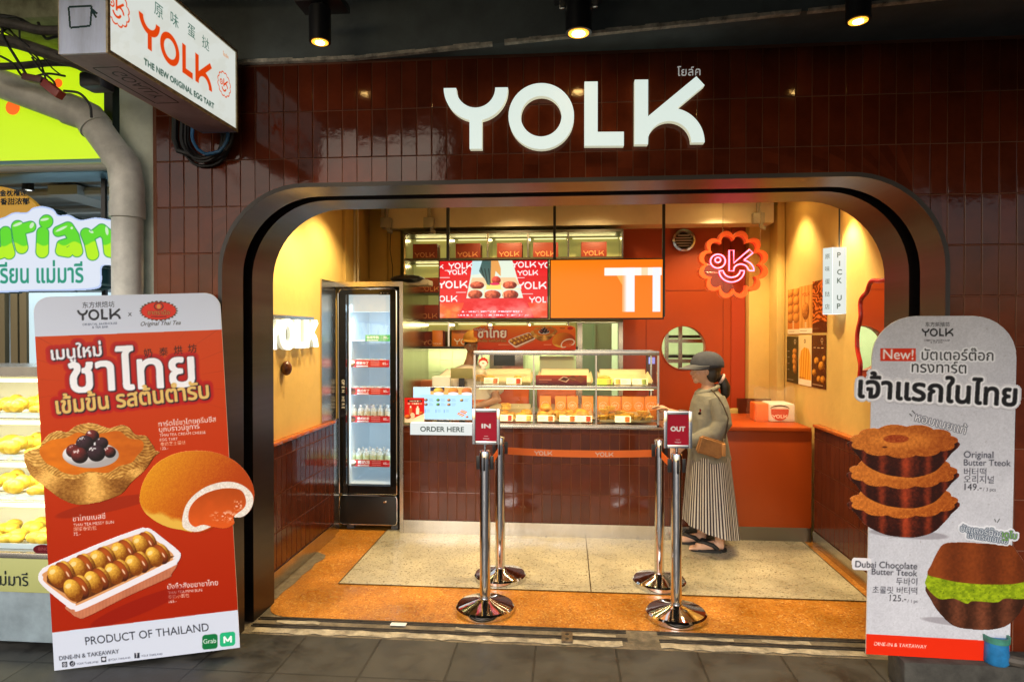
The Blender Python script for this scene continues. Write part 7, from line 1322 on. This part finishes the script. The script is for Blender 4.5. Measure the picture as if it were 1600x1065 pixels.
rq = q(1051, 706, -.07); o = MB().box(rq.x-.03, rq.x+.045, rq.y-.004, rq.y+.004, rq.z-.045, rq.z+.05, .001).build('folded_receipt', mat('peach paper', (.72, .50, .40), .6)); tag(o, "folded peach paper in the woman's lowered hand", 'paper')
# shop assistant behind the case
YA = 2.36
def qa(px, py, dy=0.): v = P(px-8, py, YA); return Vector((v[0], v[1]+dy, v[2]))
st = thing('person', 'shop assistant in yellow cap and cream shirt behind the pastry case', 'person', (qa(742, 600).x, YA, 0))
mb = MB(); pa = head(mb, qa(748, 538), (.12, -1, -.12), .98); mb.tube([qa(747, 552), qa(745, 562), qa(742, 575)], [.056, .054, .07], 14); loft(mb, [(qa(742, 570), .07, .06), (qa(741, 580), .18, .09), (qa(741, 600), .19, .11), (qa(742, 640), .17, .11), (qa(742, 680), .17, .12), (qa(742, 700), .17, .12)], 24)
for sg in (-1, 1): mb.tube([qa(742+sg*14, 690), qa(742+sg*16, 760), (qa(742+sg*16, 700).x, YA, .09)], [.085, .06, .045], 12); mb.tube([(qa(742+sg*16, 700).x, YA+.05, .035), (qa(742+sg*16, 700).x, YA-.16, .03)], [.04, .035], 10)
sl, el, wl = qa(712, 590), qa(694, 612, -.06), qa(716, 632, -.17); s2_, e2, w2_ = qa(772, 590), qa(786, 622, -.08), qa(752, 634, -.13)
mb.tube([sl, el, wl], [.055, .045, .028], 12); mb.tube([s2_, e2, w2_], [.055, .046, .028], 12); hand(mb, wl, Vector((.7, -.5, .15)), (0, 0, -1), 1., .5, 1); hand(mb, w2_, Vector((-.8, -.35, .1)), (0, 0, -1), 1., .6, -1)
fuse('body', mb, M_skin2, st, .0048, 3); eyes(st, pa, .98)
M_shirt = mat('cream shirt cloth', (.72, .62, .48), .8, bump=(.3, 60)); mb = MB(); loft(mb, [(qa(744, 569), .075, .07), (qa(742, 574), .13, .095), (qa(741, 584), .215, .12), (qa(741, 604), .225, .135), (qa(742, 640), .205, .13), (qa(742, 690), .20, .135)], 32); mb.tube([qa(716, 584), qa(703, 598, -.02), qa(697, 608, -.05)], [.075, .078, .072], 14); mb.tube([qa(768, 584), qa(780, 600, -.02), qa(785, 612, -.06)], [.075, .078, .072], 14); fuse('shirt', mb, M_shirt, st, .007, 3)
mb = MB(); loft(mb, [(qa(742, 622, -.0), .212, .142), (qa(742, 690), .21, .145), (qa(742, 780), .22, .15)], 28); mb.build('apron', mat('orange apron cloth', (.66, .14, .02), .8), st, 60); mb = MB(); mb.ellip(qa(748, 534, .012), (.084, .098, .10), 20, 14); mb.build('hair', M_hair, st)
cc = qa(748, 533); mb = MB(); vs = []; fs = []; n, m = 28, 9
for i in range(m+1):
    t_ = .5*math.pi*i/m
    for j in range(n): a = 2*math.pi*j/n; vs.append((cc.x+.096*math.sin(t_)*math.cos(a), cc.y+.112*math.sin(t_)*math.sin(a), cc.z+.012+.092*math.cos(t_)**.9))
for i in range(m):
    for j in range(n): fs.append((i*n+j, (i+1)*n+j, (i+1)*n+(j+1) % n, i*n+(j+1) % n))
mb.add(vs, fs); M_ycap = mat('amber cap cloth', (.62, .30, .04), .75, bump=(.3, 120)); co_ = mb.build('cap', M_ycap, st, 60); mb = MB(); vs = []; fs = []; k = 18
for i in range(5):
    u = i/4.
    for j in range(k+1): a = math.pi*(1+j/k); r = .100+.075*u*abs(math.sin(a))**.6; vs.append((cc.x+.095*math.cos(a), cc.y+(r if True else 0)*math.sin(a)*1.08, cc.z+.012-.020*u*abs(math.sin(a))))
for i in range(4):
    for j in range(k): a = i*(k+1)+j; fs.append((a, a+1, a+k+2, a+k+1))
mb.add(vs, fs); o2 = mb.build('visor', M_ycap, co_, 60, fix=False); md = o2.modifiers.new('s', 'SOLIDIFY'); md.thickness = .004
# ------------------------------------------------------------------ the fruit shop next door
XC0, XC1 = P(181, 350, YF)[0], -2.19
t = thing('concrete_pillar', 'mint grey painted pillar between the two shops', 'pillar', ((XC0+XC1)/2, YF, 0)); MB().box(XC0, XC1, YF+.03, 1.0, 0, 3.6, .008).build('shaft', M_conc, t)
# drain pipe in front of the pillar
YP = YF-.05; a = P(198, 330, YP); rp = .074
def pp(x, y, Y=YP): v = P(x, y, Y); return (v[0], v[1], v[2])
t = thing('drain_pipe', 'thick grey drain pipe with a bent elbow in front of the pillar', 'pipe', (a[0], YP, 0))
e0, e1, e2, e3 = pp(199, 320), pp(196, 262), pp(138, 182), pp(-60, 108, YP-.12)
E_ = [Vector(q) for q in (e0, e1, e2, e3)]; E_[3] = E_[2]+(E_[3]-E_[2])*2.6
mb = MB(); mb.tube([(a[0], YP, 0), (a[0], YP, 1.2), e0], rp, 28); mb.tube([E_[1].lerp(E_[2], .18), E_[2].lerp(E_[1], .12)], rp, 28); mb.tube([E_[2].lerp(E_[3], .04), E_[3]], rp, 28); mb.build('pipe', M_pvc, t)
mb = MB(); mb.tube([Vector(e0)-Vector((0, 0, .0)), Vector(e0)+Vector((0, 0, .085)), E_[1].lerp(E_[2], .03), E_[1].lerp(E_[2], .22)], [rp+.008, rp+.008, rp+.006, rp+.008], 28); mb.tube([E_[2].lerp(E_[1], .22), E_[2].lerp(E_[1], .02), E_[2].lerp(E_[3], .025), E_[2].lerp(E_[3], .065)], [rp+.008, rp+.006, rp+.006, rp+.008], 28); mb.build('elbow', M_pvc, t)
mb = MB(); mb.tube([Vector(e0)-Vector((0, 0, .07)), Vector(e0)+Vector((0, 0, .01))], rp+.011, 28); mb.build('collar', M_pvc, t)
# fascia lightbox
YG = .02; a = P(165, 250, YG); zb = P(90, 250, YG)[2]; x1 = a[0]; x0 = -5.2; t = thing('fruit_shop_fascia', 'glowing lime yellow fascia box of the fruit shop', 'sign', (x1-.8, YG, zb)); M_lime = mat('lit lime acrylic', (.5, .6, .05), .4, emit=(.46, .70, .0), es=.92)
MB().box(x0, x1, YG, YG+.2, zb, 4.2).build('lit_face', M_lime, t, 0); MB().box(x1, x1+.05, YG-.01, YG+.2, zb-.05, 4.2).build('end_trim', M_black, t, 0); MB().box(x0, x1+.0, YG-.02, YG+.2, zb-.075, zb-.002, .004).build('bottom_trim', mat('blue grey trim', (.16, .30, .36), .35, .4), t)
for px, py, r_ in ((20, 168, .042), (91, 130, .024)): c_ = P(px, py, YG-.002); MB().lathe([(.0, 0), (r_, 0), (r_, .003)], (c_[0], YG-.004, c_[2]), 28, 'y').build('red_dot', mat('lit red dot', (.5, .1, .02), .4, emit=(1, .12, .01), es=.9), t, 0)
q0 = P(80, 263, -.02); mb = MB(); mb.tube([(x0, -.03, q0[2]), (x1+.1, -.03, q0[2])], .022, 12); tag(mb.build('awning_rail', mat('pale grey rail', (.45, .45, .42), .4)), 'pale grey rail under the lime fascia', 'rail')
# interior of the fruit shop
t = thing('fruit_shop_interior', 'dim fruit shop interior with grey ceiling and pale back panels', 'shop interior', (-3.6, 1.5, 0)); M_fw = mat('grey blue wall', (.26, .32, .36), .6, var=.2, vscale=2); MB().box(-6.2, -2.42, 2.2, 2.3, 0, 3.4).build('back_wall', M_fw, t, 0); MB().box(-6.2, -2.42, .25, 2.2, 2.62, 2.7).build('ceiling', mat('grey soffit', (.34, .34, .32), .8, var=.2, vscale=3), t, 0); MB().box(-6.3, -6.2, .2, 2.3, 0, 3.4).build('side_wall', M_fw, t, 0); MB().box(-2.47, -2.42, .25, 2.2, 0, 2.62).build('side_panel', mat('pale cool panel', (.50, .58, .62), .5), t, 0)
mb = MB(); [mb.tube([(-5.5, .7+.5*k, 2.58), (-2.5, .55+.55*k, 2.57)], .03, 8) for k in range(3)]; [mb.box(-4.4+1.1*k, -4.2+1.1*k, .5, 2.1, 2.54, 2.6) for k in range(2)]; mb.build('ceiling_duct', mat('pale duct', (.42, .43, .42), .6), t)
t_ = P(44, 285, .5); sp = thing('cone_spotlight', 'small black cone spotlight under the fruit shop ceiling', 'spotlight', (t_[0], .5, t_[2])); MB().lathe([(.035, -.05), (.03, .0), (.016, .06), (.01, .2)], (t_[0], .5, t_[2]), 20).build('lamp_body', M_black, sp); MB().lathe([(.02, -.051), (.02, -.049)], (t_[0], .5, t_[2]), 16).build('bulb', M_litw, sp)
area('shop_light', (-3.5, .9, 2.5), (-3.5, 1.4, 0), 26, (.80, .92, 1), 1.6, .8, t)
mb = MB(); a = P(18, 500, .75); b = P(145, 440, .10); [mb.box(P(px, 520, 1.2)[0]-.028, P(px, 520, 1.2)[0]+.028, 1.2, 1.24, 0, 2.6) for px in (2, 22, 36)]; mb.build('window_mullion', mat('bronze mullion', (.16, .12, .06), .4, .5), t, 0); a0, a1 = P(45, 462, 1.0), P(178, 462, 1.0); MB().box(a0[0], a1[0]+.3, 1.0, 1.03, .8, 1.95).build('cool_panel', mat('cool lit panel', (.50, .62, .68), .5, emit=(.5, .72, .82), es=.3), t, 0)
mb = MB(); c_ = P(140, 330, .08); mb.box(P(147, 330, .08)[0]-.012, P(147, 330, .08)[0]+.012, .15, .17, 1.6, 2.65); mb.box(P(117, 470, .1)[0]-.035, P(117, 470, .1)[0]+.035, .12, .15, .9, 1.75); tag(mb.build('sign_post', M_black), 'black steel hangers carrying the glowing fruit sign', 'bracket')
# brown oval sign
c_ = P(-10, 345, .10); t = thing('oval_sign', 'mustard oval sign with black Chinese lettering', 'sign', (c_[0], .1, c_[2])); mb = MB(); rx = P(76, 330, .1)[0]-P(-12, 330, .1)[0]; mb.prism([(rx*math.cos(a), .30*math.sin(a)) for a in np.linspace(0, 2*math.pi, 65)[:-1]], .03, (P(-12, 340, .1)[0], .13, P(0, 372, .1)[2]), (1, 0, 0), (0, 0, 1), (0, -1, 0)); mb.build('panel', mat('mustard sign', (.52, .27, .03), .45, emit=(.8, .42, .03), es=.34), t, 30)
S = Sheet(P(0, 290, .099), (1, 0, 0), (0, 0, -1), P(60, 300, .099)[0]-P(0, 300, .099)[0], P(0, 290, .099)[2]-P(0, 325, .099)[2], [(0, 290), (60, 290), (60, 325), (0, 325)]); c = S.cv(.002).clear(); c.text('金枕榴莲', 0, 306, w=42, col=(12, 10, 6), bold=.8); c.text('·香甜浓郁', -2, 319.5, w=48, col=(12, 10, 6), bold=.8); c.mesh('lettering', M_print, t, .0015, cut=.35)
# glowing fruit sign
YD = -.02; x0, x1 = P(-95, 400, YD)[0], P(200, 400, YD)[0]; zt, zb = P(60, 316, YD)[2], P(60, 460, YD)[2]
S = Sheet((x0, YD, zt), (1, 0, 0), (0, 0, -1), x1-x0, zt-zb, [(-95, 316), (200, 316), (200, 460), (-95, 460)]); t = thing('glowing_fruit_sign', 'glowing white cloud sign with bubbly green lettering', 'sign', ((x0+x1)/2, YD, zb))
c = S.cv(.0024).clear(); out = CR([(-90, 370), (-60, 340), (-20, 345), (8, 338), (24, 331), (44, 331), (54, 324), (70, 322), (86, 327), (94, 336), (110, 336), (128, 344), (150, 341), (170, 344), (190, 352), (196, 400), (186, 416), (162, 417), (160, 440), (152, 452), (100, 455), (54, 455), (0, 457), (-60, 456), (-90, 430)])
m = c.poly(out); c.put(m, (232, 240, 255)); inner = c.poly([((x-50)*.975+50, (y-390)*.955+390) for x, y in out])
edge = np.clip(m-inner, 0, 1); c.put(edge, (190, 212, 255), a=False)
L = [('D', [(-88, 415), (-88, 360), (-60, 352), (-46, 384), (-60, 412)]), ('u', None)]
def stroke(pts, r): mm = 0; return [np.array(pts, float), r]
def bub(strokes, dots=()):
    g = 0
    for pts, r in strokes:
        p = np.array(pts, float)
        for i in range(len(p)-1):
            a, b = p[i], p[i+1]; d = b-a; t_ = np.clip(((c.X-a[0])*d[0]+(c.Y-a[1])*d[1])/max(1e-6, d@d), 0, 1); dist = np.hypot(c.X-a[0]-t_*d[0], c.Y-a[1]-t_*d[1]); rr = r[i]+(r[i+1]-r[i])*t_; g = np.maximum(g, np.clip((rr-dist)*c.k+.5, 0, 1)); c._g = g
    return g
letters = [bub([([(-6, 360), (-8, 385), (0, 396), (9, 392)], [8, 8, 8, 9]), ([(11, 362), (12, 380), (16, 395)], [8.5, 9, 9])]), bub([([(30, 354), (33, 372), (36, 386)], [9.5, 10, 9.5]), ([(34, 358), (50, 354)], [8, 8])]), bub([([(69, 364), (68, 393)], [9, 9.5])]), bub([([(74, 347), (75, 346)], [9.5, 9.5])]), bub([([(93, 362), (108, 357), (116, 370), (122, 393)], [7.5, 9, 9, 8.5]), ([(114, 376), (98, 383), (97, 392), (108, 395), (118, 386)], [5, 7, 8, 7, 6])]), bub([([(136, 366), (142, 380), (146, 398)], [8, 8.5, 9]), ([(141, 372), (160, 360), (170, 370), (172, 394), (180, 396)], [6, 8, 9, 8.5, 8])]), bub([([(-80, 350), (-80, 400), (-52, 396), (-44, 372), (-62, 352), (-80, 350)], [9]*6)])]
hal = 0
for g in letters: hal = np.maximum(hal, dilate(g, 1.6*c.k))
c.put(hal, (24, 150, 80), a=False)
for g in letters:
    lime = np.clip((c.Y-380-3*np.sin(c.X*.2))/2, 0, 1)[..., None]; col = (np.array((96, 226, 30))*(1-lime)+np.array((190, 250, 0))*lime)/255.; c.put(g, col, a=False)
for x, y, w_, h_, r_ in ((30, 350, 8, 2.2, -20), (52, 352, 3, 5, 30), (72, 343, 7, 2, -10), (98, 358, 10, 2, -25), (114, 357, 2, 2, 0), (144, 363, 4, 2, 30), (168, 362, 2.4, 7, -8)): c.put(c.ell(x, y, w_, h_, r_)*.85*np.max(letters, 0), (235, 250, 235), a=False)
c.text('ทุเรียน แม่มารี', -22, 441.5, w=153, col=(10, 150, 120), bold=.9, sy=1.45)
c.mesh('lit_face', printmat('lit fruit sign', .4, .82), t, 0, .0); c2 = S.cv(.006); c2.clear(); c2.poly(out, (20, 60, 70)); o = c2.mesh('edge', M_print, t, -.004, .09)
# durian cabinet
YK = G(60, 1012)[1]; a = P(60, 925, YK); X0, X1 = -4.2, P(92, 900, YK)[0]+.12; cab = thing('fruit_cabinet', 'refrigerated glass fruit cabinet with lit shelves and grey blue base', 'cabinet', (X1-.6, YK, 0)); za, zb_, zc, zd = P(60, 925, YK)[2], P(60, 872, YK)[2], P(60, 588, YK)[2], P(60, 1004, YK)[2]
MB().box(X0, X1, YK, YK+.42, .03, za-.001, .004).build('base', mat('grey blue enamel', (.22, .28, .32), .4, var=.3, vscale=5, bump=(.1, 20)), cab); MB().box(X0, X1, YK-.006, YK+.44, za, zb_, .003).build('sign_band', mat('sage yellow band', (.40, .42, .16), .5), cab); MB().box(X0, X1+.0, YK-.012, YK+.46, zb_+.001, zb_+.03, .003).build('steel_rail', M_steel, cab)
S = Sheet(P(-70, 880, YK-.008), (1, 0, 0), (0, 0, -1), P(70, 880, YK-.008)[0]-P(-70, 880, YK-.008)[0], P(0, 880, YK-.008)[2]-P(0, 918, YK-.008)[2], [(-70, 880), (70, 880), (70, 918), (-70, 918)]); c = S.cv(.002).clear(); c.text('ทุเรียนแม่มารี', -70, 911, w=114, col=(20, 28, 22), bold=.7, sy=1.2); c.mesh('lettering', M_print, cab, .001, cut=.4)
shz = [P(60, y, YK)[2] for y in (858, 785, 722, 655)]; yb = YK+.42
mb = MB(); [mb.box(X0, X1, YK+.05, yb-.02, z-.012, z) for z in shz[1:]]; mb.build('glass_shelf', M_steel, cab, 0); MB().box(X0, X1, yb-.02, yb, zb_+.03, zc).build('back_panel', mat('cream liner', (.72, .70, .58), .5), cab, 0); MB().box(X1-.02, X1, YK, yb-.02, zb_+.03, zc).build('end_panel', M_steel, cab, 0); MB().box(X0, X1, YK, yb, zc, zc+.05).build('canopy', M_steel, cab, 0); MB().box(X0, X1-.02, YK+.002, YK+.007, zb_+.031, zc-.001).build('front_glass', M_glass, cab, 0)
mb = MB(); tops = shz[1:]+[zc]; [mb.box(X0, X1-.02, YK+.02, YK+.035, z-.03, z-.014) for z in tops]; mb.build('led_strip', mat('warm white led strip', (.9, .9, .7), .5, emit=(1, .86, .45), es=4), cab, 0)
for z in tops: area('shelf_light', (X1-.55, YK+.06, z-.03), (X1-.55, YK+.2, z-.3), 3.5, (1, .90, .60), 1.0, .03, cab)
M_dur = mat('durian flesh', (.84, .56, .05), .4, var=.4, vscale=14, bump=(.9, 22)); M_pack = mat('white foam tray', (.78, .78, .74), .5); random.seed(21); zlist = [zb_+.032]+[z+.001 for z in shz[1:]]; nm = ('lowest', 'second', 'third', 'top')
fp = None
for r_, z in enumerate(zlist):
    for i in range(6):
        x = X1-.13-.165*i
        for dpt in range(2):
            y = YK+.10+.15*dpt; loc = (x+.02*(r_ % 2), y, z)
            if fp is None:
                fp = thing('durian_pack', 'foam tray of yellow durian flesh in the lit cabinet', 'fruit pack', loc, 'packs of durian flesh in the cabinet'); MB().box(x-.07, x+.07, y-.05, y+.05, z, z+.016, .006).build('foam_tray', M_pack, fp); fp.location = (x, y, z)
                mb = MB(); [mb.ellip((x+dx, y+dy, z+.045+dz), (.048, .036, .03), 18, 10, (ro, 'Z')) for dx, dy, dz, ro in ((-.03, -.014, 0, .4), (.03, -.016, .002, -.3), (0, .022, .012, .1))]; mb.build('fruit_pod', M_dur, fp)
            else: o = copy_tree(fp, loc, random.uniform(-.5, .5)); o.scale = (random.uniform(.85, 1.1), random.uniform(.85, 1.1), random.uniform(.8, 1.35))
    y = YK+.045; a_, b_ = X1-1.05, X1-.03
    o = MB().box(a_, b_, y, y+.003, z+.0, z+.028).build('price_rail', mat('pale price rail', (.62, .70, .78), .4)); tag(o, 'pale price rail along the '+nm[r_]+' durian shelf', 'price rail')
q = P(68, 858, YK+.0); S = Sheet((q[0]-.06, YK-.001, q[2]+.03), (1, 0, 0), (0, 0, -1), .12, .06); c = S.cv(.0015).clear(); c.ell(60, 30, 58, 28, 0, (92, 14, 26)); c.text('BING', 34, 34, w=52, col=(150, 80, 80), bold=.5); c.mesh('maker_badge', M_print, cab, .001)
# overhead cables in the corner
def cable(pts, r, m, lb, grp=None): mb = MB(); P_ = CR_open([Vector(p) for p in pts]); mb.tube(P_, r, 9); return tag(mb.build('overhead_cable', m), lb, 'cable', grp)
def CR_open(p, n=8):
    p = [p[0]*2-p[1]]+p+[p[-1]*2-p[-2]]; o = []
    for i in range(1, len(p)-2):
        for t in np.linspace(0, 1, n, endpoint=False): o.append(.5*((2*p[i])+(p[i+1]-p[i-1])*t+(2*p[i-1]-5*p[i]+4*p[i+1]-p[i+2])*t*t+(3*p[i]-p[i-1]-3*p[i+1]+p[i+2])*t**3))
    return o+[p[-2]]
M_dusty = mat('dusty cable', (.07, .062, .052), .7, var=.5, vscale=24); YC = -.75
def pc2(x, y, d=0.): return P(x, y, YC+d)
cable([pc2(-40, 28), pc2(30, 40), pc2(70, 48), pc2(140, 46)], .020, M_dusty, 'thick dusty cable, topmost of the bundle behind the lightbox', 'dusty cables beside the lightbox')
cable([pc2(-40, 60, .05), pc2(20, 66, .05), pc2(100, 92, .05), pc2(180, 118, .15)], .026, M_dusty, 'thickest dusty cable sloping down below the bundle', 'dusty cables beside the lightbox')
cable([pc2(-40, 22, .1), pc2(24, 30, .1), pc2(60, 46, .1), pc2(110, 44, .1)], .013, M_rubber, 'thin black cable threading over the dusty bundle', 'dusty cables beside the lightbox')
cable([pc2(-40, 105, .3), pc2(30, 103, .3), pc2(90, 98, .3), pc2(160, 104, .3)], .017, M_dusty, 'dusty cable crossing the lime fascia', 'dusty cables beside the lightbox')
cable([pc2(8, 30, .02), pc2(4, 55, .02), pc2(22, 86, .02), pc2(40, 115, .02)], .006, M_rubber, 'thin drooping wire nearest the picture corner', 'thin wires over the drain pipe')
cable([pc2(50, 90, .02), pc2(64, 110, .02), pc2(84, 128, .02), pc2(86, 142, .02)], .0045, M_rubber, 'thin wire looping to the red connector', 'thin wires over the drain pipe')
cable([pc2(100, 142, .02), pc2(124, 146, .02), pc2(140, 164, .02), pc2(143, 184, .02)], .0055, M_rubber, 'thin wire ending at the pipe elbow', 'thin wires over the drain pipe')
cable([pc2(30, 40, .02), pc2(34, 70, .04), pc2(60, 92, .04), pc2(74, 132, .02)], .004, M_rubber, 'thin wire hanging past the dusty cables', 'thin wires over the drain pipe')
random.seed(31)
for k in range(7):
    x, y = random.uniform(-20, 60), random.uniform(30, 90); pts = [pc2(x, y, .05)]
    for j in range(4): x += random.uniform(10, 34); y += random.uniform(-14, 26); pts.append(pc2(x, y, .05+random.uniform(-.04, .04)))
    cable(pts, random.uniform(.003, .0065), M_rubber, 'thin black wire tangled in the dusty cable bundle', 'tangled thin wires in the cable bundle')
q = pc2(83, 140, -.02); o = MB().box(-.045, .045, -.02, .02, -.017, .017, .004).build('wire_connector', mat('red tape', (.28, .03, .02), .45)); o.location = q; o.rotation_euler = (0, R(38), 0); tag(o, 'red taped wire connector above the drain pipe', 'connector')
q = pc2(56, 124, -.02); o = MB().box(-.05, .04, -.02, .02, -.014, .014, .005).build('wire_connector', mat('dark red tape', (.10, .015, .012), .5)); o.location = q; o.rotation_euler = (0, R(12), 0); tag(o, 'dark red taped wire bundle above the drain pipe', 'connector')
q0, q1 = pc2(122, 118, .25), pc2(157, 134, .25); o = MB().box(q0[0], q1[0], q0[1], q0[1]+.1, q1[2], q0[2]+.02, .015).build('cable_box', M_black); tag(o, 'black splice box below the projecting lightbox', 'splice box')
q0, q1 = pc2(-30, 4, .3), pc2(95, 26, .3); o = MB().box(q0[0], q1[0], q0[1], q0[1]+.5, q1[2], q0[2]+.5, .02).build('concrete_lintel', mat('mossy concrete', (.34, .36, .24), .85, var=.5, vscale=9, bump=(.6, 12))); tag(o, 'mossy concrete lintel above the cable bundle', 'lintel')
